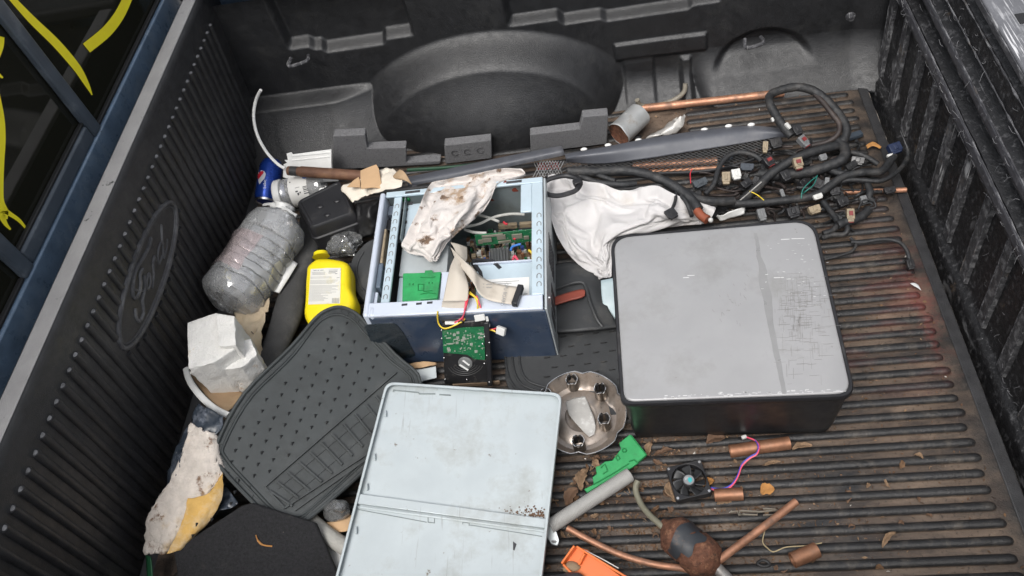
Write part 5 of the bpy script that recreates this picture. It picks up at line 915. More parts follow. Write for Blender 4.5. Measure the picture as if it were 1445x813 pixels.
TOWEL_DATA = (41, 41, [-0.20273, 1.11544, 0.03139], [0.19697, 1.4174, 0.12858], [32,999,714,42,991,729,56,980,751,70,968,780,84,952,810,101,934,829,117,919,841,133,900,851,152,883,866,172,870,880,197,855,894,222,839,909,252,824,920,281,804,927,313,792,936,345,775,939,374,765,901,405,748,830,439,733,774,470,719,735,502,709,728,533,700,758,567,694,819,596,686,890,629,682,948,655,671,986,679,658,999,701,637,987,722,617,960,744,595,927,766,578,894,791,570,841,821,562,771,852,557,721,876,553,677,904,543,632,927,541,586,948,538,541,970,531,497,987,529,458,999,526,429,32,977,743,47,967,740,52,968,820,68,961,865,88,936,875,105,916,863,120,892,845,149,892,839,152,850,671,157,823,725,200,833,790,244,846,661,234,782,654,265,758,657,323,739,614,354,717,720,362,746,942,389,723,663,427,706,589,461,723,802,496,721,783,545,717,737,568,716,842,588,690,968,625,656,787,631,621,829,659,621,816,681,627,791,687,585,822,737,586,876,765,560,881,787,569,777,821,544,746,854,539,692,876,544,638,909,530,666,925,530,555,952,524,574,966,516,480,989,521,499,997,516,443,29,946,788,42,944,827,59,938,880,80,922,899,87,904,701,126,902,624,143,866,605,184,882,585,208,853,586,169,811,598,167,786,685,211,800,622,232,764,570,263,729,548,308,714,565,366,693,577,390,686,747,401,698,680,436,672,546,461,684,621,477,671,627,519,673,586,577,694,682,570,651,760,587,628,723,615,630,723,643,620,703,675,608,664,686,576,724,716,560,691,739,536,698,761,539,644,794,523,581,829,509,532,862,526,447,901,533,607,921,509,561,946,503,584,963,497,500,985,503,527,994,500,464,25,908,847,39,903,901,61,894,921,67,874,759,61,872,616,101,875,557,139,869,503,172,857,495,189,803,537,204,768,538,205,763,645,194,749,724,236,727,692,288,703,742,321,702,748,353,677,751,396,654,650,421,664,592,456,632,616,476,653,522,503,656,503,531,652,480,547,662,592,572,610,628,605,628,563,604,585,688,639,576,737,676,576,797,684,545,718,713,546,624,732,522,648,754,521,565,786,504,536,818,520,463,848,550,364,877,543,402,901,527,387,939,503,526,955,476,515,980,481,544,989,482,486,24,870,898,39,861,866,59,860,845,53,868,646,36,887,557,58,872,518,100,848,568,137,819,629,150,779,642,177,755,703,180,718,652,206,720,603,230,682,709,284,655,725,308,667,810,329,645,722,356,658,782,385,639,668,428,622,561,464,627,475,499,631,430,517,642,535,544,616,535,578,582,539,630,579,619,652,574,737,656,552,871,677,539,855,700,528,811,724,531,739,735,503,616,767,498,658,798,490,595,825,502,521,840,523,359,875,531,384,880,553,316,899,528,337,950,477,465,969,472,533,984,466,503,22,837,927,37,831,938,45,834,856,20,846,647,39,852,583,70,839,611,99,814,622,128,775,671,144,738,700,173,713,726,199,695,768,228,676,750,256,687,635,275,700,774,300,680,695,319,674,627,346,640,699,387,616,755,430,618,671,465,614,600,484,634,556,524,619,483,540,594,606,588,586,723,628,555,658,646,547,782,660,518,847,670,525,738,693,508,741,714,518,721,741,493,733,759,486,603,791,492,517,819,477,541,835,502,420,869,495,358,889,526,317,891,509,262,916,481,271,964,461,475,979,452,509,22,809,944,33,803,902,52,804,859,30,821,628,37,818,557,71,803,624,88,776,656,120,737,652,152,704,671,177,679,765,203,665,730,226,658,666,253,680,773,278,686,672,288,650,684,326,647,696,358,668,751,371,605,722,410,608,622,448,600,550,479,614,535,515,600,556,555,576,596,593,560,675,641,538,729,635,544,876,655,521,791,672,520,878,698,503,862,716,499,770,733,483,648,767,476,665,798,472,615,807,469,491,837,487,475,870,473,366,894,463,348,893,440,281,914,426,226,935,462,306,976,444,499,24,782,955,40,774,944,37,784,858,4,809,664,25,797,594,58,774,642,98,747,626,122,705,652,151,678,764,175,667,682,210,648,679,225,662,789,254,656,727,280,667,645,310,656,646,320,625,721,352,643,650,383,619,636,416,590,711,447,602,656,481,592,604,518,584,621,556,570,685,603,547,756,633,515,753,622,517,865,645,494,802,663,494,912,684,482,816,704,469,745,731,460,677,763,460,609,795,455,573,829,455,536,864,487,441,895,487,351,904,508,295,907,473,201,908,420,212,932,443,257,973,440,479,25,754,956,34,747,893,36,760,691,0,789,618,26,775,589,69,749,595,100,720,666,128,671,731,154,658,685,183,638,653,201,647,774,227,640,709,256,636,657,282,644,596,312,635,585,317,607,672,350,619,623,389,616,575,414,577,649,449,576,653,479,569,584,517,561,594,552,545,670,599,527,709,626,493,726,608,501,849,635,489,897,660,472,914,690,467,898,714,459,828,737,451,744,762,437,640,796,443,654,820,444,533,857,467,425,888,495,417,925,499,360,945,511,169,920,454,179,933,421,238,969,437,452,25,726,946,23,727,880,6,742,686,12,751,598,44,742,616,79,715,663,116,681,643,132,643,687,156,630,628,177,638,764,204,628,714,231,618,649,256,619,595,282,618,559,311,614,533,319,586,629,353,594,651,386,591,560,427,582,589,448,556,656,481,557,654,512,539,660,552,533,639,586,510,738,614,477,702,601,476,845,628,466,900,654,457,857,682,445,897,710,437,852,738,435,789,769,428,726,786,435,601,818,420,576,854,455,488,890,472,374,922,482,349,934,523,204,971,513,158,963,478,205,965,436,424,27,701,931,36,706,869,33,715,664,30,721,556,68,704,652,84,677,638,118,659,584,131,622,636,148,630,747,180,618,699,207,603,658,232,597,593,256,597,539,281,593,501,311,590,484,327,564,579,353,568,665,381,561,582,422,558,552,454,552,566,478,532,627,510,527,582,543,512,662,575,489,738,601,460,679,599,452,830,621,445,911,648,436,863,676,437,841,703,418,844,734,416,797,762,413,713,779,417,579,814,408,604,839,433,504,876,451,370,917,446,338,950,497,231,976,536,191,964,491,294,960,434,399,30,678,912,36,678,845,15,687,648,29,685,544,59,668,637,92,644,654,113,628,582,123,615,715,153,611,666,183,593,637,208,583,583,232,571,540,256,569,478,283,565,445,313,558,467,339,546,531,348,542,660,375,535,609,411,530,581,443,519,555,474,510,552,506,498,601,537,484,663,563,466,746,588,442,664,599,432,796,618,424,892,649,421,911,667,419,828,696,422,793,726,423,750,754,400,669,776,401,539,803,411,528,827,424,458,858,429,424,895,441,340,928,470,301,955,509,175,953,480,263,952,430,378,30,655,889,33,643,832,20,662,678,29,667,545,65,646,588,91,620,638,116,597,597,133,585,718,157,583,627,186,564,598,210,554,531,232,549,462,259,541,417,287,532,412,312,526,451,335,515,527,343,511,655,373,505,652,400,498,607,433,493,626,464,489,642,495,476,674,526,460,708,552,442,757,578,422,683,605,417,745,612,405,858,643,414,836,665,394,816,696,400,806,717,414,709,747,416,635,769,424,519,799,440,552,827,454,493,846,418,426,874,433,380,909,450,327,915,482,200,938,449,259,942,426,359,30,630,865,28,615,824,5,641,627,30,638,530,64,610,586,90,590,622,119,592,692,135,577,610,159,564,554,184,538,533,210,526,470,234,521,408,261,510,385,286,501,390,310,495,433,329,484,520,339,477,640,368,473,689,396,467,672,425,456,645,455,452,656,484,445,685,515,433,718,541,418,761,569,402,718,599,396,714,613,384,808,633,414,758,662,419,786,686,397,732,712,392,673,736,410,581,760,436,582,790,454,535,815,465,452,842,445,472,866,445,360,898,449,308,920,487,288,923,454,312,931,422,341,30,606,842,49,608,698,37,632,590,38,610,471,73,604,511,106,598,563,123,561,675,135,546,579,154,534,512,182,514,455,209,500,408,234,493,386,260,480,372,286,470,375,310,464,421,322,454,511,334,448,617,359,444,692,388,438,730,415,427,705,443,419,678,474,413,685,503,406,722,531,396,739,559,389,781,589,384,770,612,364,754,633,391,703,651,426,724,682,421,707,698,400,633,725,427,627,752,454,593,778,464,513,802,453,469,826,442,462,853,463,379,883,446,326,913,477,346,904,444,290,920,420,322,31,581,819,37,577,638,71,588,596,69,568,514,78,587,601,109,567,575,126,536,662,143,518,592,162,500,520,187,483,465,211,471,429,237,463,398,262,453,373,286,448,413,309,437,412,319,427,500,330,425,605,352,421,680,379,415,748,407,409,765,430,398,725,461,394,736,488,384,715,517,379,754,546,370,782,575,364,759,600,359,698,613,394,707,640,420,671,671,405,679,691,417,601,720,417,566,739,457,563,765,458,490,790,441,505,814,433,454,845,451,420,881,461,377,904,490,292,904,450,240,910,419,303,34,559,798,51,577,610,73,556,507,85,515,580,105,557,602,121,532,534,131,506,657,146,487,579,167,470,524,189,456,478,214,444,426,239,434,379,262,430,400,285,433,364,299,419,426,316,406,489,326,405,597,346,404,668,370,398,734,395,394,793,418,384,768,446,382,777,472,371,761,500,362,731,530,355,783,559,346,762,580,357,689,602,385,661,627,414,632,657,393,653,685,399,589,706,429,560,729,460,529,758,446,518,785,427,494,811,416,446,846,436,407,875,465,409,897,488,275,897,447,236,906,420,279,39,537,780,61,552,593,62,545,460,98,527,493,113,519,620,121,499,561,135,474,656,159,459,607,178,449,565,199,435,516,224,420,459,246,411,412,261,414,346,285,414,333,301,401,391,305,391,484,321,387,574,339,388,652,359,386,714,383,380,763,405,376,816,430,370,808,454,360,776,479,348,734,510,341,776,540,334,733,559,363,718,584,390,684,610,410,618,640,389,626,671,406,576,694,436,544,723,455,481,755,452,476,786,428,459,814,415,416,847,438,358,868,475,408,897,474,303,892,436,277,908,425,250,45,513,764,66,516,547,76,526,456,105,510,507,118,478,634,132,462,541,143,440,656,162,428,590,179,422,539,200,406,481,221,397,412,240,391,368,262,390,353,282,394,305,297,382,367,300,373,460,312,370,551,331,371,625,347,373,695,367,369,734,387,363,794,412,355,812,436,350,774,459,338,739,490,325,769,519,327,710,536,359,690,560,388,673,591,403,605,622,385,595,652,413,592,682,427,515,717,439,466,750,441,497,784,438,438,813,416,391,849,442,328,866,487,369,892,459,286,894,418,303,909,430,224,48,490,748,66,466,548,84,490,442,99,501,575,124,477,509,126,441,623,138,427,562,159,420,504,175,402,461,197,385,418,219,373,386,239,368,366,260,369,342,276,374,282,292,362,342,294,355,431,312,359,491,322,354,584,337,356,659,352,358,721,370,352,763,392,341,790,418,332,788,440,326,746,468,312,758,496,322,691,515,355,702,538,375,642,573,382,642,604,383,552,638,388,568,673,403,524,708,421,457,742,425,502,776,445,420,809,433,425,837,450,331,863,492,333,882,464,256,882,418,280,899,434,205,51,465,726,88,480,561,103,474,441,113,471,597,132,449,497,129,408,618,149,398,568,163,387,524,182,370,487,202,357,449,222,349,415,240,344,374,255,349,315,271,353,259,288,341,320,294,336,400,309,347,434,318,341,522,331,338,604,342,339,676,356,338,734,375,327,764,399,315,762,422,306,757,447,297,739,470,315,680,491,347,685,519,359,625,551,359,628,586,367,638,619,363,568,644,394,520,683,396,476,725,398,515,759,406,456,784,440,378,808,467,408,844,463,347,855,489,218,869,455,280,872,436,210,56,439,698,90,445,537,114,452,444,111,434,580,136,415,489,133,369,594,150,360,535,169,348,496,183,340,418,201,328,400,220,321,373,239,317,344,255,322,296,267,329,230,280,319,302,296,318,351,307,332,374,315,330,451,328,325,529,343,335,581,353,332,641,367,318,686,380,299,722,402,290,715,425,283,707,443,304,694,460,333,679,488,344,616,522,340,648,551,339,651,576,360,592,605,365,527,640,362,521,673,374,457,710,368,439,734,400,453,759,413,363,780,460,369,802,448,282,813,466,165,818,441,233,61,411,667,93,420,515,114,420,422,125,399,556,147,379,459,140,334,576,168,326,544,185,314,491,187,303,399,199,298,345,217,295,317,237,291,305,254,293,274,263,302,203,284,307,229,299,304,280,309,309,326,319,324,363,327,327,432,340,320,493,346,314,558,347,305,625,361,293,657,380,284,656,399,275,653,419,286,636,430,311,672,448,330,648,479,327,622,508,313,642,534,309,585,560,312,525,582,324,467,607,339,413,635,370,393,658,396,355,683,410,315,702,435,406,723,421,311,738,412,219,738,438,234,66,388,633,104,393,489,134,395,404,126,354,554,146,334,455,151,301,559,178,295,559,185,280,466,193,271,393,202,268,336,216,269,281,233,269,250,251,266,246,266,273,191,285,285,173,300,296,194,311,301,237,322,306,289,329,309,352,327,305,420,332,300,486,339,291,542,344,281,599,358,274,610,374,265,615,389,274,583,398,295,626,413,312,587,436,303,627,460,296,578,476,319,543,494,333,570,515,349,514,532,342,440,550,358,375,570,373,319,593,392,263,617,415,232,633,453,250,650,466,291,652,440,269,73,365,600,103,360,452,136,354,403,132,313,532,159,302,457,167,273,568,188,267,501,208,271,451,211,251,392,208,237,325,219,238,274,231,242,223,247,247,185,268,248,186,288,259,165,300,274,147,311,281,174,320,284,225,328,287,285,334,287,347,336,283,403,330,275,456,331,268,527,342,257,568,355,252,578,366,257,564,372,279,580,380,305,603,400,294,529,417,322,532,425,334,621,437,350,569,448,344,509,464,363,493,478,379,446,489,386,380,510,404,377,528,395,300,545,410,226,569,414,278,575,433,298,81,340,566,117,344,494,141,331,409,145,284,523,175,279,450,179,244,551,208,247,506,222,245,428,233,245,358,231,225,318,228,209,283,236,213,223,247,221,162,266,233,132,287,244,115,302,252,114,312,261,140,317,262,191,321,265,250,321,268,313,331,261,349,340,256,392,327,257,435,328,252,499,337,243,531,348,248,531,351,269,549,366,284,528,371,307,587,388,293,522,401,315,495,394,331,558,399,354,534,410,371,502,421,389,479,432,401,427,447,411,370,466,425,322,485,437,275,500,439,322,511,423,313,90,319,526,113,315,441,140,305,384,150,259,516,181,250,436,194,221,507,222,222,491,237,224,425,248,225,355,251,219,286,248,204,248,244,187,219,255,196,158,270,218,184,287,224,133,302,231,120,311,238,151,304,247,191,310,246,243,314,245,302,316,244,356,329,238,349,338,234,389,325,239,410,324,235,457,335,240,463,335,258,489,346,279,475,352,287,566,362,298,490,378,313,532,385,319,459,374,338,490,387,349,450,401,355,487,412,358,450,424,365,412,442,374,352,463,380,305,461,404,287,470,401,328,98,301,479,121,294,427,156,291,434,153,233,484,188,228,409,213,215,451,234,199,477,250,204,415,261,209,355,268,207,286,268,196,240,261,178,235,262,175,156,275,195,201,290,211,195,299,210,142,310,217,155,305,223,191,299,224,242,303,221,306,309,218,353,317,216,388,326,215,349,330,216,386,329,215,429,328,216,469,337,230,470,342,253,435,350,261,520,367,270,526,371,287,468,362,308,464,364,316,405,375,314,451,390,321,439,398,328,506,414,335,502,426,341,456,438,346,389,444,362,380,438,375,365,107,284,428,129,285,361,161,271,373,161,217,429,200,204,428,228,205,410,244,181,447,262,186,409,264,188,335,278,190,320,284,185,271,278,171,243,273,160,173,285,179,168,291,189,232,299,189,185,310,191,177,310,200,237,310,203,295,301,189,315,309,188,349,315,188,381,324,191,389,329,196,349,333,197,380,333,199,427,340,206,463,338,225,425,345,233,476,359,241,516,356,261,500,352,273,455,355,285,416,361,287,387,366,293,432,376,305,439,396,307,456,400,328,418,404,340,451,417,346,424,416,340,389,116,269,376,140,259,393,169,251,332,175,200,386,211,201,365,238,191,369,250,164,409,270,167,396,270,169,319,285,170,299,297,171,292,294,162,246,287,148,198,297,161,156,296,166,222,305,172,241,315,176,242,329,184,248,319,175,289,308,162,298,310,161,351,317,164,380,327,169,379,331,174,334,336,178,359,335,179,414,345,187,430,340,200,386,346,219,404,347,219,470,357,228,494,351,239,456,351,250,416,360,258,405,368,264,395,372,268,442,377,280,498,380,292,447,371,313,368,385,319,396,402,308,401,124,252,330,143,233,355,175,224,288,191,179,361,221,187,291,247,178,302,252,146,360,268,138,359,283,154,332,291,144,283,299,144,325,303,141,281,304,136,219,311,144,158,308,145,216,313,151,241,323,155,238,337,162,246,335,163,291,324,149,285,317,138,321,319,139,368,325,149,391,327,155,373,337,160,344,337,163,390,344,169,385,345,182,344,349,196,371,349,196,428,357,201,474,362,211,456,352,215,424,352,224,389,358,238,411,358,244,476,366,251,463,375,257,410,368,265,348,379,270,358,390,274,413,138,232,285,164,234,275,181,195,231,202,161,289,237,168,295,268,171,254,274,144,306,276,128,265,285,122,308,297,122,301,309,126,275,323,130,275,317,117,232,324,123,176,321,123,249,320,132,241,329,133,258,343,139,239,335,140,285,333,136,336,326,120,385,333,110,379,338,116,407,330,132,379,325,140,349,333,144,350,343,152,351,348,162,361,352,173,347,356,174,397,354,179,444,366,182,456,359,187,424,361,195,383,370,208,382,372,214,432,371,222,477,360,233,440,364,240,397,371,241,365,381,245,411,156,209,230,177,211,174,204,200,184,226,172,255,249,143,292,280,144,258,294,125,265,306,127,246,305,115,268,311,113,228,327,106,258,328,103,291,331,102,243,338,122,217,335,109,192,333,113,239,331,121,281,339,123,244,350,127,282,337,123,256,342,121,305,352,128,332,358,125,354,359,119,376,343,133,351,340,123,383,347,129,369,353,140,369,350,157,337,345,145,383,342,157,438,356,160,435,366,165,415,360,173,369,358,186,366,365,189,388,370,196,424,362,207,414,356,216,356,367,219,379,378,216,396,173,187,173,190,183,131,211,166,189,245,157,194,261,126,229,282,125,183,308,124,174,318,109,180,299,103,149,287,99,194,294,110,231,309,111,210,328,118,158,334,108,160,336,92,217,345,93,238,341,106,231,330,114,271,336,114,241,336,112,288,340,106,327,341,115,354,351,116,352,344,111,358,327,107,355,322,123,296,328,134,300,336,134,299,348,136,301,359,129,341,349,131,382,354,135,422,363,143,404,366,156,383,366,164,379,369,168,354,369,177,349,362,187,339,365,196,311,374,199,326,377,191,373,188,171,131,197,154,181,222,138,154,249,127,203,273,112,183,289,100,235,294,100,164,303,88,154,296,77,164,283,81,198,288,90,247,292,90,217,310,97,202,323,87,189,330,94,140,336,88,158,336,84,186,340,91,223,342,92,303,359,111,296,357,121,255,352,106,272,352,117,251,356,128,255,357,104,325,335,98,346,325,106,321,333,107,306,342,107,299,347,116,273,341,122,301,339,124,343,344,125,336,352,135,319,348,144,319,360,146,313,357,154,311,350,165,295,346,176,261,362,163,294,378,165,348,202,155,102,210,135,137,227,114,191,255,104,197,275,94,231,296,87,166,289,87,96,277,80,129,269,84,196,268,93,269,272,103,281,274,103,227,289,101,201,307,100,139,302,97,152,314,97,148,322,95,114,339,96,123,328,90,208,356,97,219,363,114,157,353,109,160,347,101,185,347,106,195,350,97,243,333,95,265,314,91,264,315,99,216,327,100,229,334,92,247,332,98,284,337,98,298,339,98,316,348,102,334,346,113,296,352,113,287,355,126,293,358,139,282,352,150,236,368,144,258,380,139,327,213,139,78,222,120,95,237,98,146,254,75,197,276,104,147,280,77,109,287,74,156,293,76,191,280,79,285,270,62,255,277,74,249,295,85,243,294,87,186,303,76,124,296,58,115,300,63,158,308,82,145,315,88,114,327,73,167,356,71,200,370,87,169,360,89,156,357,80,158,345,78,155,355,81,197,332,77,212,316,74,218,311,77,213,309,85,178,321,91,166,325,96,189,327,101,214,332,102,231,331,94,238,336,96,228,341,95,219,345,103,245,342,114,236,338,122,220,356,117,250,378,114,297,225,125,56,241,123,87,256,109,135,264,77,140,282,72,194,296,68,177,291,55,154,274,76,133,268,75,164,278,73,193,270,64,205,286,62,222,299,65,193,287,57,98,284,35,89,290,18,93,292,44,82,295,69,80,300,82,53,328,78,118,362,86,130,361,94,85,352,95,65,348,103,66,337,93,97,326,88,76,315,94,57,307,72,78,317,67,131,328,68,135,338,71,150,334,75,177,334,81,201,335,78,185,337,71,171,340,73,175,343,79,192,343,85,221,345,86,213,357,92,204,375,92,247,236,115,38,242,103,66,260,95,89,279,79,80,291,58,146,294,50,168,292,76,108,270,76,84,273,72,101,268,68,139,268,57,163,274,45,217,321,26,284,303,27,178,292,8,115,314,18,176,305,17,151,304,20,93,298,56,77,316,59,107,356,65,150,365,78,145,359,77,91,362,85,92,339,80,53,345,79,12,361,73,13,330,74,0,314,55,27,311,69,76,319,73,86,323,76,92,323,80,81,324,81,80,326,84,64,328,85,71,333,92,86,338,88,103,334,84,134,351,83,153,373,71,188,245,109,23,247,92,26,254,79,74,273,61,56,291,50,101,283,57,165,293,53,168,285,46,170,288,38,143,290,56,172,280,48,164,288,43,200,318,1,298,326,10,287,333,8,276,336,9,265,342,12,255,343,14,231,329,10,175,346,24,162,357,41,143,346,46,173,337,59,154,343,63,138,327,63,116,333,58,64,368,47,40,369,52,43,354,45,33,338,48,111,341,57,105,350,59,118,352,59,97,352,61,110,351,60,93,353,51,79,351,62,83,349,60,76,358,61,87,355,62,105,371,55,139,252,104,12,256,96,32,264,84,60,272,70,94,278,56,130,282,45,161,287,36,188,292,26,212,298,17,234,304,8,250,309,2,259,313,0,258,317,1,249,321,4,235,325,6,221,328,8,212,332,7,209,335,7,208,338,6,209,341,6,211,344,6,212,347,6,213,350,6,214,353,6,216,356,7,216,358,8,212,360,11,204,362,14,192,363,18,179,364,22,167,365,25,159,366,26,157,367,26,158,368,26,161,368,26,162,369,28,159,369,30,151,369,34,139,369,37,126,369,40,113,369,42,105])
b = stored_cloth(RAG_DATA)
b.obj('rag', rag_m, None, 'dirty white rag with brown stains draped over the open computer tower', 'rag', solid=.0014, angle=180, subsurf=1)

# ------------------------------------------------------------------ flat grey-lidded box
BT = .18
box = thing('equipment_box', 'square black plastic equipment box with flat grey scratched lid', 'equipment box', at(1040, 560, RIB))
bc = [at(877, 571, BT), at(1207, 559, BT), at(1149, 309, BT), at(862, 334, BT)]
cen = sum(bc, V()) / 4
def shrink(pts, d, z):
    o = []
    for p in pts:
        q = p - V((cen.x, cen.y, p.z)); q.z = 0; l = q.length; o.append(V((cen.x, cen.y, z)) + q * ((l - d) / l))
    return o
o0 = fillet(bc, [.022, .030, .045, .04], 6)
lay = [(o0, .0, .166), (o0, .005, .150), (o0, .014, .04), (o0, .018, .016), (o0, .026, .009)]
b = MB(); nn = len(o0)
rings = [shrink(o, d, z) for o, d, z in lay]
b.ring(lambda i, k: rings[i][k], len(rings), nn)
body = b.obj('box_body', black_pl, box, angle=50)
rings2 = [shrink(o0, d, z) for d, z in ((.001, .1665), (-.002, .169), (-.002, .1785), (.0, .181), (.006, .181), (.0075, .178))]
b = MB().ring(lambda i, k: rings2[i][k], len(rings2), nn, caps=(False, False)); b.obj('lid_rim', black_pl, box, angle=50)
rings3 = [shrink(o0, d, z) for d, z in ((.0072, .174), (.0072, .1805), (.0085, .1822), (.012, .1828))]
b = MB().ring(lambda i, k: rings3[i][k], len(rings3), nn); lid = b.obj('grey_lid', lidm, box, angle=50)
lz = .1829
L_ = [(1066, 329), (1069, 345), (1071, 362), (1076, 378), (1077, 396), (1083, 420), (1086, 450), (1092, 480), (1098, 510), (1103, 535), (1107, 556)]
Wd = [2.2, 2.6, 3.4, 5, 6.5, 6.5, 4.6, 4.2, 3.8, 3.5, 3]
A = smooth([at(u - w, v, lz) for (u, v), w in zip(L_, Wd)], 4); B = smooth([at(u + w, v, lz) for (u, v), w in zip(L_, Wd)], 4)
for q in A + B: q.x += noise.noise(q * 160) * .0016
b = MB().add(A + B, [(i, i + 1, len(A) + i + 1, len(A) + i) for i in range(len(A) - 1)]); b.obj('wet_streak', lid_wet, lid)
b = MB()
def fleck(u, v, du, dv, w):
    a, c = at(u, v, lz + .0002), at(u + du, v + dv, lz + .0002); b.bar(a, c, w, .0003)
rg = random.Random(3)
for i in range(330):
    u = rg.gauss(1125, 22); v = rg.gauss(430, 42)
    if not (1090 < u < 1172 and 385 < v < 545): continue
    if rg.random() < .5: fleck(u, v, rg.uniform(4, 22), rg.uniform(-1.2, 0), rg.uniform(.0003, .0008))
    else: fleck(u, v, rg.uniform(0, 1), rg.uniform(4, 18), rg.uniform(.0003, .0008))
for i in range(22): 
    u = rg.gauss(1035, 12); fleck(u, rg.gauss(430, 16), rg.uniform(0, 4), rg.uniform(1, 6), .0008)
b.obj('dark_scuffs', scuff_d, lid)
b = MB()
for i in range(45):
    u = rg.gauss(1128, 24); v = rg.choice((rg.gauss(405, 9), rg.gauss(440, 26), rg.uniform(340, 385))); 
    if u > 1168: continue
    fleck(u, v, rg.uniform(.6, 4), rg.uniform(-.5, .8), rg.uniform(.0004, .0011))
for (u, v, du) in ((1102, 338, 12), (1117, 337, 18), (964, 392, 8), (970, 389, 10), (1092, 392, 14), (1110, 394, 6)): fleck(u, v, du, -.4, .0016)
for i in range(70):
    u = rg.uniform(935, 1190); v = 569 - (u - 877) * .0365 - rg.uniform(5, 9) * (1 + .4 * noise.noise(V((u * .05, 0, 0)))); fleck(u, v, rg.uniform(1, 7), rg.uniform(-.5, .2), rg.uniform(.0004, .0016))
b.obj('white_flecks', scuff_w, lid)
b = MB().span(at(908, 611, .02) + V((0, -.002, .0)), at(922, 608, .03) + V((0, .004, .008))) 
fp = Plane(rings[1][0], rings[1][len(o0) // 4 - 1], rings[2][0])
b = MB()
c = at(1188, 584, .10); b.box(V((rings[1][6].x + .002, rings[1][6].y + .05, .10)), (.006, .03, .02)); b.obj('side_latch', black_pl, box, bevel=.002)

# ------------------------------------------------------------------ side panel of the computer
ppl = pl3((547, 543, .118), (793, 560, .085), (765, 813, .066))
pan = thing('side_panel', 'pale galvanised side panel of a computer lying inner face up at the front', 'metal panel', at(640, 700, .06))
pc = [(793, 559), (761, 850), (468, 850), (547, 543)]
po = fillet(poly(ppl, pc), [.02, .01, .01, .02], 5)
MB().prism(po, ppl.n * -.0016).obj('panel_sheet', panel_m, pan)
b = MB(); n = len(po)
ins = lambda d: [p + (sum(poly(ppl, pc), V()) / 4 - p).normalized() * d for p in po]
i0, i1, i2 = ins(0.0), ins(-.0015), ins(.005)
R_ = [i1, [p + ppl.n * .0105 for p in i1], [p + ppl.n * .012 for p in i0], [p + ppl.n * .012 for p in i2], [p + ppl.n * .0095 for p in i2]]
b.ring(lambda i, k: R_[i][k], 5, n, caps=(False, False)); b.obj('panel_flange', panel_m, pan, solid=.0012)
rl = lambda pts, h=0: [ppl.px(*p, h) for p in pts]
b = MB(); b.prism(rl([(505, 698), (771, 734), (769, 747), (502.5, 712)], .0005), ppl.n * .008); b.prism(rl([(502, 713.5), (769, 748.5), (768.5, 752), (501.5, 717)], .0004), ppl.n * .003)
b.obj('cross_rail', panel_m, pan, bevel=.0012)
b = MB()
for a, c in (((505, 719), (602, 737)), ((604, 737), (613, 738)), ((663, 741), (765, 757)), ((653, 737), (661, 738)), ((604, 728), (604, 737)), ((613, 729), (613, 738)), ((653, 734), (653, 740)), ((662, 736), (662, 742))):
    b.bar(ppl.px(*a, .0006), ppl.px(*c, .0006), .0014, .0012, ppl.n)
for a, c in (((557, 551), (590, 554)), ((590, 554), (592, 556)), ((592, 556), (614, 556)), ((620, 557), (636, 558)), ((556, 550), (555, 553))):
    b.bar(ppl.px(*a, .0008), ppl.px(*c, .0008), .0022, .003, ppl.n)
b.obj('panel_slots_shade', M('slot_shadow_steel', (.22, .25, .25), .5, .3), pan)  # dark bars: slots and teeth, with the shade below the rail painted in
b = MB()
for t_ in (.08, .34, .52, .78):
    p = ppl.px(lerp(545, 486, t_) + 4, lerp(565, 800, t_), .004); b.box(p, (.003, .014, .006), Matrix.Rotation(.13, 3, 'Z'))
b.obj('panel_tabs', panel_m, pan, bevel=.001)
b = MB()
rg = random.Random(5)
for i in range(150):
    u = 768 - abs(rg.gauss(0, 22)); v = 733 - (770 - u) * .13 - abs(rg.gauss(0, 6)) - 2
    if u < 690: continue
    p = ppl.px(u, v, .0012); a = rg.uniform(0, 6.28); w = rg.uniform(.0006, .0022); b.add([p + V((w * math.cos(a), w * math.sin(a), 0)), p + V((-w * math.sin(a), w * math.cos(a), .0008)), p + V((-w * math.cos(a), -w * math.sin(a), 0)), p + V((w * math.sin(a), -w * math.cos(a), .0004))], [(0, 1, 2, 3)])
b.obj('dirt_crumbs', leafm[2], pan, kind='stuff')
b = MB().prism(rl([(724, 764), (729, 768), (726, 777), (724, 776)], .0003), ppl.n * .0004); b.obj('paint_chip', ink, pan)

# ------------------------------------------------------------------ big floor mat on the left
mpl = pl3((470, 437, .145), (303, 645, .155), (585, 545, .062))
t = thing('rubber_mat', 'large dark grey rubber floor mat with ladder-pattern heel pad, tilted on the junk', 'floor mat', at(430, 600, .02))
mo = [(303, 630), (342, 556), (410, 488), (444, 449), (462, 436), (482, 432), (503, 441), (517, 455), (560, 500), (596, 541), (560, 620), (506, 675), (438, 733), (416, 745), (387, 740), (351, 707), (305, 656)]
sm = smooth(poly(mpl, mo), 4, True)
MB().prism(sm, mpl.n * -.006).obj('mat_body', rubber_g, t, bevel=.002)
mc = sum(sm, V()) / len(sm)
def inset(d, h): return [p + (mc - p).normalized() * d + mpl.n * h for p in sm]
b = MB()
for d, r, h in ((.004, .0042, .002), (.022, .0026, .001), (.017, .0018, .001)): b.tube(inset(d, h), r, 8, closed=True)
for i in range(0, len(sm), 2):
    p = sm[i] + mpl.n * .001; q = (mc - p).normalized(); b.bar(p + q * .005, p + q * .016, .0025, .003, mpl.n)
b.obj('mat_rim', rubber_g, t)
c2 = crop(200, 520, 2.775)
b = MB()
def ml(a, c, w=.0034, h=.009): b.bar(mpl.px(*c2(*a), .001), mpl.px(*c2(*c), .001), w, h, mpl.n)
ml((485, 462), (995, 18)); ml((560, 548), (905, 322)); ml((600, 556), (910, 335), .004); ml((485, 470), (560, 548))
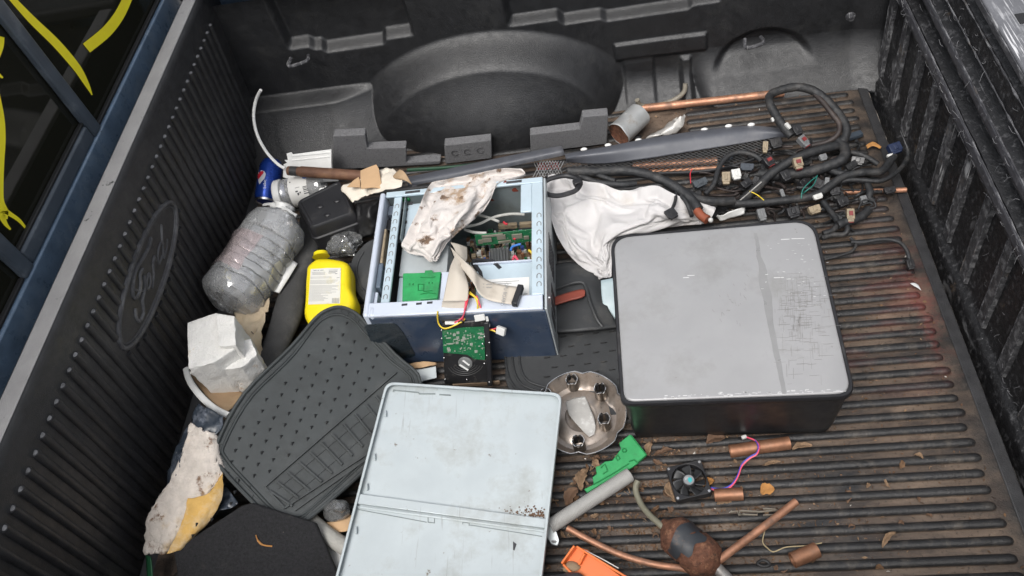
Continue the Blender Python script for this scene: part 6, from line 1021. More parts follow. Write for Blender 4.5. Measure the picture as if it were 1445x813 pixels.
for a, c in (((500, 480), (590, 540)), ((530, 445), (618, 512)), ((572, 408), (660, 482)), ((615, 368), (705, 445)), ((660, 330), (745, 412)), ((703, 292), (785, 378)), ((745, 258), (825, 342)), ((790, 220), (865, 308)), ((835, 180), (905, 268)), ((878, 142), (948, 230)), ((915, 108), (985, 195))):
    ml(a, c, .0036, .009)
for a, c in (((520, 432), (1000, 15)),): ml(a, c, .0022, .003)
for a, c in (((535, 470), (900, 165)), ((575, 515), (935, 210))): ml(a, c, .0016, .002)
b.obj('heel_pad', rubber_g, t)
b = MB()
for j in range(-14, 16):
    for i in range(-4, 9):
        u, v = 402 + i * 21.5 + j * 3.5 - j * 9, 640 - i * 6.5 + j * 16.3 - 40
        x, y = (u - 200) * 2.775, (v - 520) * 2.775
        if y > 462 - (x - 485) * .871 - 30: continue
        # inside the inner rim only
        l1 = (u - 303) * (449 - 620) - (v - 620) * (448 - 303)
        if l1 > -4200 or v < 452 or u > 548: continue
        if v < 470 + (u - 500) * 1.0 and u > 495: continue
        p = mpl.px(u, v); n_m = mpl.n
        b.add([p + V((-.004, .003, 0)) + n_m * .0006, p + V((.004, .003, 0)) + n_m * .0006, p + V((0, -.005, 0)) + n_m * .0006, p + V((0, .002, 0)) + n_m * .006], [(0, 1, 3), (1, 2, 3), (2, 0, 3)])
b.obj('mat_nibs', rubber_d, t)

# black carpet square, hose, clear lump and paper below it
cpl = pl3((243, 776, .12), (342, 715, .13), (449, 754, .085))
MB().prism(fillet(poly(cpl, [(243, 777), (342, 714), (356, 710), (446, 738), (452, 755), (488, 835), (400, 900), (266, 900)]), .003), cpl.n * -.014).noise(.002, 20).obj('carpet_mat', carpet, None, 'black carpet mat corner with a brown twig on it, at the lower left', 'floor mat', bevel=.003)
MB().tube(smooth([cpl.px(*p, .003) for p in ((361, 755), (364, 763), (371, 769), (384, 771))], 5), [.0012] * 5 + [.002] * 5 + [.0014] * 6, 6).obj('twig', leafm[3], None, 'short curled brown twig lying on the black carpet mat', 'twig')
b = pipe([(425, 722, .05), (446, 742, .05), (466, 758, .05), (492, 775, .05), (520, 790, .045)], .0165, 8, 14)
b.obj('corrugated_hose', M('hose_pale', (.38, .37, .34), .6, stretch=(1, 1, 1), dirt=((.28, .26, .22), 20, .55, .2), bump=(250, .6)), None, 'pale grey hose running under the left edge of the galvanised panel', 'hose')
b = MB(); sheet(b, [[(446, 752, .03), (470, 765, .03), (500, 785, .03)], [(470, 800, .028), (490, 810, .028), (510, 820, .028)]], 3, .004, 30); b.obj('paper_sheet', paper_pl, None, 'white paper sheet showing between the carpet mat and the galvanised panel', 'paper', solid=.0006)
b = hull([at(u, v, z) for u, v, z in ((452, 715, .06), (470, 702, .09), (492, 706, .08), (496, 726, .06), (478, 738, .055), (458, 735, .05), (465, 718, .10), (484, 716, .10))], 2, .004, 45, 1, .004)
b.obj('clear_lump', clear2, None, 'crumpled clear plastic piece between the rubber mat and the galvanised panel', 'plastic scrap')
b = MB(); sheet(b, [[(462, 738, .045), (480, 735, .05), (500, 728, .045)], [(468, 752, .04), (485, 752, .045), (505, 748, .04)]], 4, .006, 40); b.obj('tan_rag', paper_tan, None, 'small tan crumpled scrap beside the pale grey hose', 'paper scrap', solid=.001)

# ------------------------------------------------------------------ insulation slab, polystyrene, tub rim
t = thing('insulation_slab', 'broken foam insulation slab, crusty white and yellow with dark blue film', 'insulation', at(260, 690, .05))
ins_w = M('foam_white', (.62, .56, .50), .9, var=.15, vs=40, dirt=((.2, .12, .075), 17, .58, .06), dirt2=((.5, .34, .14), 7, .55, .15), speck=((.1, .07, .05), 70, .68, .05), bump=(130, 1))
ins_y = M('foam_yellow', (.60, .37, .11), .85, var=.15, vs=30, dirt=((.62, .5, .34), 11, .5, .15), dirt2=((.36, .15, .04), 9, .6, .12), speck=((.12, .06, .03), 70, .66, .05), bump=(140, .8))
b = MB(); sheet(b, [[(274, 600, .17), (285, 606, .175), (296, 612, .17), (306, 618, .15)], [(262, 640, .155), (280, 645, .17), (300, 650, .16), (316, 655, .13)], [(243, 685, .135), (268, 690, .16), (292, 690, .15), (320, 674, .12)], [(226, 712, .12), (248, 722, .145), (270, 724, .14), (300, 705, .12)], [(214, 738, .11), (232, 748, .13), (246, 752, .125), (262, 748, .11)], [(211, 784, .09), (222, 782, .10), (232, 780, .10), (242, 776, .09)]], 12, .003, 60, 3)
b.v = [V((q.x, q.y, .35 * q.z + .65 * (.112 + .30 * (q.y - .53)))) for q in b.v]
b.noise(.0022, 100, 1).noise(.0016, 240, 5).obj('foam_crust', ins_w, t, solid=.014, angle=30)
b = MB(); sheet(b, [[(262, 700, .163), (285, 694, .168), (305, 682, .152), (320, 673, .13)], [(255, 725, .158), (278, 720, .158), (300, 708, .145), (316, 705, .125)], [(246, 752, .142), (265, 748, .142), (282, 740, .132), (297, 737, .115)], [(236, 781, .118), (250, 776, .118), (262, 764, .115), (272, 755, .105)]], 9, .003, 40, 8)
b.v = [V((q.x, q.y, .35 * q.z + .65 * (.120 + .30 * (q.y - .53)))) for q in b.v]
b.noise(.0016, 90, 1).obj('yellow_face', ins_y, t, solid=.012, angle=30)
film = M('film_dark_blue', (.035, .045, .06), .3, var=.3, dirt=((.2, .22, .26), 26, .54, .15), speck=((.6, .58, .55), 60, .68, .05))
b = MB(); sheet(b, [[(281, 572, .16), (296, 578, .175), (318, 590, .165)], [(268, 600, .15), (286, 604, .17), (312, 612, .16)], [(250, 640, .14), (262, 642, .155), (275, 645, .15)], [(238, 672, .125), (246, 678, .14), (256, 682, .14)], [(230, 704, .11), (236, 706, .12), (242, 708, .12)]], 6, .010, 40, 5)
b.obj('film_backing', film, t, solid=.001, angle=80)
b = MB(); sheet(b, [[(304, 690, .10), (322, 690, .105), (338, 712, .11)], [(296, 735, .09), (306, 728, .10), (320, 722, .105)]], 5, .012, 40, 2); b.obj('film_backing', film, t, solid=.001)
b = MB(); sheet(b, [[(206, 783, .07), (213, 786, .075)], [(207, 800, .06), (215, 803, .065)], [(209, 830, .05), (217, 832, .05)]], 3); b.obj('green_strap', M('strap_green', (.02, .12, .05), .5), None, 'dark green strap end below the foam insulation slab', 'strap', solid=.002)
# polystyrene chunk
def block(top, z0, drop, sd):
    P0 = [at(*q) for q in top]; c = sum(P0, V()) / len(P0)
    return hull(P0 + [V((q.x, q.y - .004, z0)) + (c - q) * drop for q in P0], 4, .0019, 60, sd, .0012)
t1 = block([(264, 455, .225), (306, 441, .225), (306, 489, .225), (331, 492, .225), (300, 512, .225), (266, 521, .225)], .10, .04, 2)
t2 = block([(313, 486, .19), (354, 478, .19), (362, 500, .19), (340, 519, .19), (316, 512, .19), (292, 523, .19), (268, 526, .19), (272, 515, .19)], .095, .10, 6)
t3 = block([(304, 442, .236), (331, 446, .236), (333, 488, .236), (309, 488, .236)], .12, .03, 9)
t1.add(t2.v, t2.f); t1.add(t3.v, t3.f); t1.obj('foam_chunk', styro, None, 'broken white polystyrene chunk against the ribbed front wall', 'foam chunk', angle=30)
# tub rim with tan inside
t = thing('cut_tub', 'white curved rim of a cut plastic tub with tan inside, under the polystyrene', 'tub', at(300, 560, .06))
rim = smooth([at(u, v, z) for u, v, z in ((262, 520, .135), (266, 534, .14), (275, 549, .145), (288, 564, .145), (304, 577, .145), (322, 586, .145))], 6)
MB().tube(rim, .007, 8, ell=.5).obj('tub_rim', white_pl, t)
b = MB(); sheet(b, [[(268, 526, .12), (280, 545, .13), (300, 568, .135), (320, 582, .135)], [(276, 530, .10), (295, 542, .115), (315, 560, .12), (332, 572, .12)], [(285, 535, .095), (312, 540, .105), (332, 550, .105), (345, 556, .10)]], 6); b.obj('tub_inside', M('tub_tan', (.36, .24, .14), .5, var=.15, dirt=((.5, .36, .22), 9, .55, .2)), t, solid=.003)
b = MB(); sheet(b, [[(330, 540, .10), (350, 528, .105), (372, 518, .10)], [(326, 556, .095), (345, 550, .10), (362, 540, .10)]], 6, .012, 60, 4, .001); b.obj('clear_wrap', clear2, None, 'crinkled clear wrap between the polystyrene and the large mat', 'plastic wrap', solid=.0005, angle=80)

# ------------------------------------------------------------------ water jug, roll, rags and paper behind it
t = thing('water_jug', 'large clear ribbed plastic water jug lying on its side', 'jug', at(350, 380, .03))
jb, jt = at(322, 424, .115), at(396, 316, .125)
ax = (jt - jb).normalized(); JL = (jt - jb).length
prof_j = [(.003, -.012), (.05, -.012), (.066, -.004), (.074, .01)]
k = 0; h = .02
while h < JL * .72:
    prof_j += [(.0765, h), (.0772, h + .009), (.0765, h + .0175), (.0715, h + .0195), (.0715, h + .0205), (.0762, h + .0225)]; h += .0235
prof_j += [(.077, h), (.0775, h + .03), (.072, h + .05), (.052, h + .066), (.03, h + .078), (.018, h + .082), (.0165, h + .092), (.0165, h + .102)]
JN = jb + ax * (h + .1)
fj = lambda p, h_, t_: p + noise.noise_vector(p * 11) * .009 + noise.noise_vector(p * 34) * .0042 + noise.noise_vector(p * 70) * .0022
MB().lathe(prof_j, jb, ax, 56, (True, False), fj).obj('jug_body', clear, t, angle=28)
def on_lathe(a0, a1, h0, h1, r, seg=10, fn=None):
    axis = ax; a = axis.cross(V((0, 0, 1))).normalized(); b_ = axis.cross(a); m = MB()
    m.grid(lambda s, q: (lambda p: fj(p, 0, 0))(jb + axis * lerp(h0, h1, q) + (a * math.cos(lerp(a0, a1, s)) + b_ * math.sin(lerp(a0, a1, s))) * r), seg, seg); return m
on_lathe(R(190), R(300), .05, .16, .0795).obj('jug_label', clear_pink, t)
b = MB().tube(smooth([at(u, v, z) for u, v, z in ((372, 289, .12), (382, 288, .135), (394, 292, .14), (408, 300, .14), (418, 305, .135))], 5), [.005] * 6 + [.008] * 10 + [.006] * 5, 10, ell=.5); b.obj('jug_handle', white_pl, t)
b = MB().lathe([(.012, 0), (.020, .001), (.021, .016), (.016, .019), (.001, .019)], at(398, 296, .125), ax + V((0, 0, .5)), 24); b.obj('jug_cap', white_pl, t)
b = pipe([(447, 300, .05), (436, 330, .055), (424, 368, .06), (412, 410, .065), (398, 455, .075), (384, 496, .075), (372, 535, .07)], .036, 6, 16)
b.v = [V((p.x, p.y, .05 + (p.z - .05) * .6)) for p in b.v]; b.noise(.008, 9).obj('foam_tube', M('foam_tube_grey', (.05, .05, .05), .8, var=.2, dirt=((.11, .105, .1), 12, .54, .2), bump=(200, .5)), None, 'long dark grey foam tube running beside the clear water jug', 'tube')
b = MB(); sheet(b, [[(388, 372, .075), (404, 364, .095), (420, 372, .09)], [(382, 392, .08), (398, 392, .1), (408, 392, .095)], [(378, 412, .08), (388, 412, .09), (394, 414, .085)]], 4); b.obj('paper_sheet', paper_pl, None, 'white folded paper tucked under the water jug by the foam tube', 'paper', solid=.0008)
b = MB(); sheet(b, [[(340, 430, .06), (360, 440, .075), (385, 425, .08)], [(332, 455, .07), (352, 462, .095), (378, 445, .085)], [(336, 480, .08), (355, 488, .105), (372, 478, .09)], [(345, 505, .08), (358, 508, .09), (368, 505, .085)]], 6, .014, 40, 7)
b.noise(.003, 80).obj('crumpled_rag', M('rag_tan', (.50, .41, .29), .9, var=.15, dirt=((.3, .22, .14), 14, .55, .2)), None, 'crumpled tan paper rag between polystyrene and foam tube', 'rag', solid=.001, angle=80)
pipe([(353, 466, .10), (360, 474, .105), (367, 480, .10)], .0008, 4, 6).obj('short_wire', ink, None, 'short thin black wire lying on the crumpled tan rag', 'wire')

# soda can
t = thing('soda_can', 'blue soda can lying beside the ribbed front wall', 'can', at(378, 260, .03))
ca, cb_ = at(383, 236, .075), at(376, 277, .045); cax = (cb_ - ca).normalized(); CLn = .118; ca = (ca + cb_) / 2 - cax * CLn / 2; CR = .0315
MB().lathe([(.024, -.002), (.0255, .001), (CR - .001, .013), (CR, .016), (CR, CLn - .012), (.027, CLn - .002), (.0265, CLn)], ca, cax, 40, fn=lambda p, h, t_: p + noise.noise_vector(p * 25) * .002 * (1 if .02 < h < .1 else 0)).obj('can_body', M('can_blue', (.012, .05, .30), .28, .5, var=.12, dirt=((.25, .3, .4), 14, .64, .1)), t)
MB().lathe([(.0272, CLn - .004), (.0275, CLn), (.0262, CLn + .003), (.024, CLn + .0015), (.0225, CLn - .004), (.001, CLn - .005)], ca, cax, 36).obj('can_end', chrome, t)
def cylhit(u, v, base, axis, r):
    d = ray(u, v).normalized(); o = CAM - base; d1 = d - axis * d.dot(axis); o1 = o - axis * o.dot(axis)
    A, B, C = d1.dot(d1), 2 * d1.dot(o1), o1.dot(o1) - r * r; D = B * B - 4 * A * C
    return CAM + d * ((-B - math.sqrt(max(0, D))) / (2 * A))
kc = crop(340, 200, 9.036)
def cylpatch(pts, f, base, axis, r, mat, name, par, lift=.0006):
    m = MB(); c = sum((V((*p, 0)) for p in pts), V()) / len(pts); n = len(pts)
    P0 = [cylhit(*f(*p), base, axis, r + lift) for p in pts]; P1 = [cylhit(*f(lerp(c.x, p[0], .5), lerp(c.y, p[1], .5)), base, axis, r + lift) for p in pts]
    m.add(P0 + P1 + [cylhit(*f(c.x, c.y), base, axis, r + lift)], [(i, (i + 1) % n, (i + 1) % n + n, i + n) for i in range(n)] + [(i + n, (i + 1) % n + n, 2 * n) for i in range(n)])
    return m.obj(name, mat, par)
wht = M('print_white', (.7, .72, .75), .35, .2, var=.1)
cylpatch([(222, 395), (255, 366), (295, 372), (318, 410), (300, 470), (268, 505), (235, 545), (222, 500)], kc, ca, cax, CR, wht, 'can_emblem', t)
cylpatch([(215, 415), (245, 380), (285, 372), (290, 395), (255, 440), (222, 480), (212, 460)], kc, ca, cax, CR, M('print_red', (.55, .02, .04), .35), 'can_emblem', t, .0010)
b = MB(); tmp = MB().text('pepsi', V((0, 0, 0)), (1, 0, 0), (0, 1, 0), 60, 0)
b.add([cylhit(*kc(310 + p.y * .9 + 0, 540 - p.x * .9), ca, cax, CR + .0008) for p in tmp.v], tmp.f); b.obj('can_lettering', wht, t)

# white jar with printed label
t = thing('plastic_jar', 'white-lidded clear plastic jar with printed label, lying under the rusty pipe', 'jar', at(425, 268, .02))
ja, jc = at(394, 276, .055), at(458, 262, .055); jax = (jc - ja).normalized(); jl = (jc - ja).length; JR = .041
MB().lathe([(.036, .010), (JR, .016), (JR, .028), (.038, .032), (JR, .036), (JR, jl - .006), (.034, jl), (.001, jl)], ja, jax, 36, (False, False)).obj('jar_body', clear, t)
MB().lathe([(.001, -.006), (.040, -.006), (.0425, -.003), (.0425, .013), (.040, .014)], ja, jax, 36).obj('jar_lid', white_pl, t)
MB().lathe([(JR - .004, .018), (JR - .004, .03)], ja, jax, 36, (False, False)).obj('jar_band', M('band_blue', (.06, .1, .25), .4), t)
lb = MB().lathe([(JR + .0006, .040), (JR + .0006, jl * .72)], ja, jax, 40, (False, False)).obj('jar_label', M('jar_label_white', (.7, .69, .66), .5, var=.04), t)
for pts in ([(782, 575), (838, 560), (842, 568), (786, 584)], [(788, 592), (842, 577), (845, 583), (790, 600)], [(792, 610), (848, 594), (852, 606), (796, 622)], [(798, 634), (855, 617), (858, 624), (800, 642)], [(803, 655), (872, 640), (875, 652), (806, 668)], [(690, 632), (722, 622), (728, 640), (698, 648)], [(715, 660), (738, 648), (745, 672), (730, 690)], [(745, 640), (760, 636), (764, 655), (750, 660)], [(685, 590), (745, 575), (746, 580), (687, 595)], [(612, 515), (628, 510), (632, 524), (618, 528)]):
    cylpatch(pts, kc, ja, jax, JR, ink, 'label_print', lb, .0014)
cylpatch([(775, 445), (830, 440), (838, 460), (810, 472), (782, 468)], kc, ja, jax, JR, M('label_blue', (.02, .1, .4), .4), 'label_print', lb, .0016)

# white bracket, cord, rusty pipe
bpl = pl3((403, 217, .14), (467, 210, .14), (406, 249, .085))
t = thing('plastic_bracket', 'jagged broken white plastic cover behind the rusty pipe', 'plastic cover', at(435, 235, .06))
MB().prism(poly(bpl, [(404, 217), (411, 215), (413, 218), (467, 211), (468, 236), (478, 256), (420, 258), (399, 250), (400, 232), (405, 230), (401, 226), (406, 226)]), bpl.n * -.003).obj('cover_plate', white_pl, t, bevel=.001)
b = MB()
for y in (219, 225): b.bar(bpl.px(412, y + 1.5, .0005), bpl.px(466, y - 4, .0005), .002, .003, bpl.n)
b.bar(bpl.px(467, 211, .0005), bpl.px(467, 236, .0005), .003, .004, bpl.n); b.obj('cover_ridges', white_pl, t)
b = pipe([(368, 127, .27), (361, 142, .24), (358, 165, .21), (363, 190, .18), (375, 213, .15), (390, 230, .13), (402, 238, .12)], .0042, 6, 8); b.obj('white_cord', white_pl, None, 'thin white cord curving down the corner of the bed to the soda can', 'tube')  # the white cord, modelled as a thin round tube
t = thing('rusty_pipe', 'rusty brown steel pipe end lying over the white jar', 'pipe', at(460, 245, .08))
pa, pb_ = at(407, 241, .125), at(535, 250, .115)
MB().tube([lerp(pa, pb_, q) for q in (0, .12, .15, .2, 1)], [.0125, .0125, .0145, .0145, .0145], 20).obj('pipe_body', M('pipe_rust', (.13, .065, .04), .65, .2, var=.4, dirt=((.24, .13, .07), 20, .52, .2), dirt2=((.5, .45, .4), 30, .7, .05)), t)
MB().tube([lerp(pa, pb_, .03), lerp(pa, pb_, .11)], .0131, 20).obj('pipe_tape', M('tape_dark', (.035, .035, .035), .5, dirt=((.3, .3, .3), 40, .62, .08)), t)
# torn paper
t = thing('torn_paper', 'torn tan and cream cardboard paper lying on the pipe by the tower', 'paper', at(525, 265, .1))
cp = crop(470, 220, 10.16)
b = MB(); sheet(b, [T_(cp, r) for r in ([(420, 330, .15), (560, 280, .16), (700, 200, .17), (870, 210, .175), (960, 300, .19)], [(125, 470, .135), (350, 440, .155), (560, 420, .17), (760, 340, .185), (1000, 370, .205)], [(200, 580, .135), (400, 520, .155), (560, 510, .17), (760, 450, .19), (1000, 430, .206)], [(285, 680, .135), (420, 620, .145), (540, 575, .16), (720, 520, .19), (990, 470, .206)])], 6, .006, 45, 3)
b.obj('cream_sheet', paper_white, t, solid=.0008, angle=70)
for pts, z in (([(390, 210), (500, 165), (620, 120), (655, 180), (680, 330), (705, 460), (560, 450), (400, 468), (392, 330)], .19), ([(200, 440), (290, 350), (365, 300), (388, 350), (385, 445)], .175)):
    b = MB(); P0 = [at(*cp(*p), z + .004 * noise.noise(V((p[0] * .01, p[1] * .01, 0)))) for p in pts]; b.prism(P0, (0, 0, -.003)); b.obj('tan_flap', paper_tan, t, bevel=.0008)
b = MB(); sheet(b, [T_(cp, r) for r in ([(860, 290, .205), (905, 240, .215), (955, 195, .22)], [(880, 320, .208), (960, 300, .22), (1030, 240, .225)], [(985, 340, .21), (1050, 360, .215), (1130, 412, .205)])], 5); b.obj('tan_flap', M('tan_dark', (.36, .25, .15), .8), t, solid=.0012)

# black plastic box and pouch
t = thing('battery_cover', 'black plastic box cover with rounded edges, between jar and tower', 'plastic box', at(460, 300, .05))
c0 = [at(u, v, .135) for u, v in ((437, 322), (500, 299), (480, 252), (417, 283))]; c0 = fillet(c0, .014, 4); cc = sum(c0, V()) / len(c0)
def grow(d, z): return [V((p.x, p.y, z)) + (p - V((cc.x, cc.y, p.z))).normalized() * d for p in c0]
RR = [grow(.006, .05), grow(.006, .092), grow(.009, .094), grow(.009, .099), grow(.004, .101), grow(0, .128), grow(-.006, .134), grow(-.012, .134), grow(-.014, .132)]
MB().ring(lambda i, k: RR[i][k], len(RR), len(c0)).obj('cover_shell', black_pl, t)
b = MB()
for x, y in ((818, 372), (915, 340), (860, 420)): b.ball(at(250 + x / 4.064, 200 + y / 4.064, .133), (.009, .006, .003), 7)
b.obj('cover_bosses', black_pl, t)
b = hull([at(u, v, z) for u, v, z in ((500, 286, .12), (535, 278, .13), (545, 290, .10), (528, 330, .08), (503, 340, .06), (498, 310, .10), (520, 300, .13), (535, 320, .05), (500, 335, .04))], 3, .008, 22, 4, .004)
b.obj('black_pouch', M('pouch_black', (.012, .012, .013), .4, var=.3), None, 'crumpled black plastic pouch squeezed beside the tower bezel', 'pouch', angle=60)
# crushed bottle, dry grass near it
b = hull([at(u, v, z) for u, v, z in ((458, 345, .07), (470, 328, .09), (490, 322, .09), (508, 330, .08), (512, 345, .07), (498, 360, .065), (478, 363, .06), (462, 358, .06), (485, 340, .11), (480, 360, .03), (500, 335, .04))], 3, .011, 38, 3, .003)
b.obj('crushed_bottle', clear2, None, 'crushed small clear plastic bottle behind the yellow bottle', 'bottle', angle=30)

# yellow bottle
t = thing('yellow_bottle', 'flat yellow plastic bottle with faded back label', 'bottle', at(462, 420, .04))
cy = crop(420, 340, 6.25)
ypl = pl3((437, 380, .125), (481, 378, .12), (476, 430, .105))
yo = [(72, 210), (112, 172), (158, 138), (255, 138), (320, 146), (400, 158), (440, 185), (452, 230), (460, 400), (500, 500), (492, 590), (420, 660), (250, 720), (95, 752), (45, 650), (50, 470), (62, 320)]
yp_ = fillet([ypl.px(*cy(*p)) for p in yo], .008, 3); yc = sum(yp_, V()) / len(yp_)
def yr(d, h): return [p + (yc - p).normalized() * d + ypl.n * h for p in yp_]
RR = [yr(.012, -.066), yr(.003, -.06), yr(.0, -.05), yr(0, -.014), yr(.004, -.005), yr(.011, .0), yr(.02, .001)]
b = MB().ring(lambda i, k: RR[i][k], len(RR), len(yp_)); b.noise(.0015, 25).obj('bottle_body', yellow_pl, t)
na, nb = ypl.px(*cy(207, 140), -.03), ypl.px(*cy(203, 104), -.028)
MB().tube([na, na.lerp(nb, .3), nb, nb + (nb - na) * .15], [.021, .018, .017, .012], 20).obj('bottle_neck', yellow_pl, t)
lab = MB().prism([ypl.px(*cy(*p), .0018) for p in ((116, 250), (262, 240), (382, 240), (374, 552), (94, 562))], ypl.n * .0006).obj('bottle_label', label_w, t)
b = MB(); rg = random.Random(4)
def yl(x0, y0, x1, y1, w): b.bar(ypl.px(*cy(x0, y0), .0026), ypl.px(*cy(x1, y1), .0026), w, .0002, ypl.n)
for i in range(24):
    y_ = 320 + i * 9.6
    if rg.random() < .2: continue
    xe = rg.uniform(290, 365) if y_ < 470 else rg.uniform(200, 280)
    yl(112 - i * .6, y_, xe, y_ - 4, .0006)
for x0, x1, y_, w in ((140, 168, 262, .0016), (175, 190, 262, .0016), (200, 228, 260, .0016), (125, 245, 278, .0008), (130, 240, 288, .0008), (130, 242, 297, .0008), (275, 355, 258, .0012), (275, 350, 270, .0016), (272, 335, 283, .0016), (330, 350, 290, .0016), (345, 368, 326, .0014)): yl(x0, y_, x1, y_ - 2, w)
for i in range(9): yl(306 + i * 7, 505, 305 + i * 7, 548, .0006 if i % 2 else .001)
b.obj('label_print', ink_grey, lab)

# ------------------------------------------------------------------ grey packing foam along the wheel housing
def foam(pts, y, label):
    P0 = []
    for u, v in pts: q = aty(u, v, y); P0.append(V((q.x, y, max(q.z, .008))))
    return MB().prism(P0, (0, .026, .002)).obj('packing_foam', foam_grey, None, label, 'packing foam', bevel=.0025)
foam([(470, 192), (515, 190), (518, 210), (573, 208), (573, 230), (622, 227), (622, 236), (470, 240)], 1.600, 'L-shaped grey packing foam block beside the broken white cover')
fo = foam([(627, 205), (693, 198), (695, 226), (629, 234)], 1.598, 'small rectangular grey packing foam block with C marks, at the middle of the wheel housing')
b = MB()
for u in (642, 660, 678):
    c = aty(u, 216 - (u - 642) * .1, 1.597); b.tube(smooth([c + V((.009 * math.cos(a), 0, .009 * math.sin(a))) for a in [R(50 + 43 * i) for i in range(7)]], 3), .0014, 6)
b.obj('foam_mark', M('foam_groove', (.06, .06, .062), .8), fo)
foam([(748, 190), (818, 182), (822, 165), (858, 162), (858, 214), (750, 222)], 1.600, 'stepped grey packing foam block beside the tin can')

# ------------------------------------------------------------------ long plastic grille and trim
k1 = crop(330, 0, 3.01); k2 = crop(780, 0, 3.01)
t = thing('plastic_trim', 'flat grey plastic trim strip lying behind the open tower', 'trim', at(690, 235, .03))
b = MB(); sheet(b, [[(572, 251, .10), (640, 237, .085), (720, 220, .075), (793, 206, .07)], [(574, 257, .108), (642, 243, .093), (722, 227, .083), (795, 212, .078)], [(576, 263, .10), (645, 250, .085), (724, 234, .072), (797, 219, .066)]], 8)
b.obj('trim_strip', trim_g, t, solid=.003)
b = MB().tube(smooth([at(u, v, .05) for u, v in ((575, 240), (640, 236), (680, 231))], 4), .005, 8); b.obj('green_hose_end', M('hose_green', (.015, .06, .03), .5), None, 'thin dark green rod between packing foam and grey trim', 'rod')
t = thing('grille', 'long grey edged black mesh grille lying across the bed floor', 'grille', at(950, 215, .01))
b = MB(); sheet(b, [[(797, 218, .075), (863, 206, .072), (920, 195, .07), (979, 186, .068), (1030, 180, .066), (1064, 178, .063), (1098, 182, .058), (1112, 190, .05)], [(798, 223, .08), (864, 214, .078), (921, 204, .076), (979, 195, .074), (1030, 188, .072), (1066, 185, .068), (1099, 187, .062), (1112, 192, .052)], [(799, 228, .062), (846, 231, .055), (905, 225, .055), (968, 215, .055), (1025, 206, .055), (1078, 197, .052), (1100, 193, .052), (1112, 194, .048)]], 7)
b.obj('grille_trim', trim_g, t, solid=.003)
gpl_ = pl3((800, 228, .055), (1078, 200, .050), (940, 245, .022))
b = MB()
def seg_clip(u0, v0, du, dv):
    """wire of the mesh, kept inside the grille outline"""
    pts = []
    for i in range(60):
        u, v = u0 + du * i, v0 + dv * i
        top = 229 - (u - 800) * .112; bot = min(248 - (u - 770) * .012 - max(0, u - 990) * .22, 250)
        if 768 < u < 1088 and top - 2 < v < bot: pts.append(gpl_.px(u, v))
    if len(pts) > 2: b.tube([pts[0], pts[-1]], .0011, 4, caps=False)
for i in range(50):
    u = 700 + i * 8.6
    seg_clip(u, 260, 1.9, -1.0); seg_clip(u, 190, 1.9, .82)
b.obj('grille_mesh', mesh_m, t)
b = MB()
for st in (((770, 249), (850, 247), (930, 245), (1000, 241), (1060, 226), (1088, 210)),): b.tube(smooth([gpl_.px(*p) for p in st], 5), .0045, 8)
b.obj('mesh_edge', black_pl, t)
b = MB()
for u, v in ((824, 211), (858, 205), (901, 198), (994, 183), (1028, 178), (1060, 176)): MB().ball(at(u, v, .067), (.009, .005, .005), 7).obj('trim_tab', white_pl, t)
for st, r, m_, lb in ((((893, 234, .02), (950, 231, .02), (1012, 227, .02)), .010, copper, 'short copper pipe seen through the black grille mesh'), (((905, 243, .02), (960, 240, .02), (1022, 236, .02)), .006, copper_dull, 'thin copper rod under the black grille beside the copper pipe'),
                      (((1140, 274, .016), (1200, 271, .016), (1279, 268, .016)), .006, copper, 'thin bright copper rod under the black wiring harness')):
    pipe(st, r, 4, 14).obj('copper_pipe', m_, None, lb, 'copper pipe', 'loose copper pipes')
b = MB(); mp_ = pl3((752, 230, .055), (796, 226, .058), (770, 250, .035))
for i in range(16):
    for (u0, v0, u1, v1) in ((744 + i * 4, 250, 756 + i * 4, 227), (744 + i * 4, 227, 756 + i * 4, 250)):
        if 752 <= u0 and u1 < 800: b.tube([mp_.px(u0, v0), mp_.px(u1, v1)], .0011, 4, caps=False)
b.obj('metal_mesh_scrap', M('mesh_silver', (.42, .42, .42), .35, .5, var=.3, dirt=((.06, .06, .06), 40, .5, .2)), None, 'shiny silver metal mesh scrap at the left end of the black grille', 'metal scrap')
b = MB(); sheet(b, [[(758, 232, .02), (772, 230, .024), (788, 229, .02)], [(760, 241, .016), (774, 240, .02), (790, 239, .016)]], 4, .003, 60); b.obj('red_reflector', M('red_plastic', (.3, .03, .025), .4, dirt=((.08, .03, .02), 40, .54, .15)), None, 'small red plastic piece under the silver mesh by the tower corner', 'plastic scrap', solid=.003)

# ------------------------------------------------------------------ white towel heap and black strap
kt = crop(740, 200, 4.064)
b = stored_cloth(TOWEL_DATA)
b.obj('towel', towel_m, None, 'crumpled white towel heaped between the tower and the grey-lidded box', 'towel', solid=.0018, angle=180, subsurf=1)
b = MB().tube(smooth([at(*kt(x, y), z) for x, y, z in ((108, 262, .165), (122, 228, .17), (165, 208, .17), (240, 196, .165), (300, 212, .165), (322, 238, .165), (300, 275, .17), (255, 296, .165), (190, 310, .165), (130, 300, .165))], 6, True), .0058, 8, closed=True)
strap = b.obj('strap_loop', black_pl, None, 'black plastic strap loop lying on the white towel next to the tower', 'strap')
pl_ = MB().box(at(*kt(305, 235), .172), (.02, .016, .014), Matrix.Rotation(.4, 3, 'Z')); pl_.obj('strap_buckle', black_pl, strap, bevel=.002, origin=OFF[strap.name])

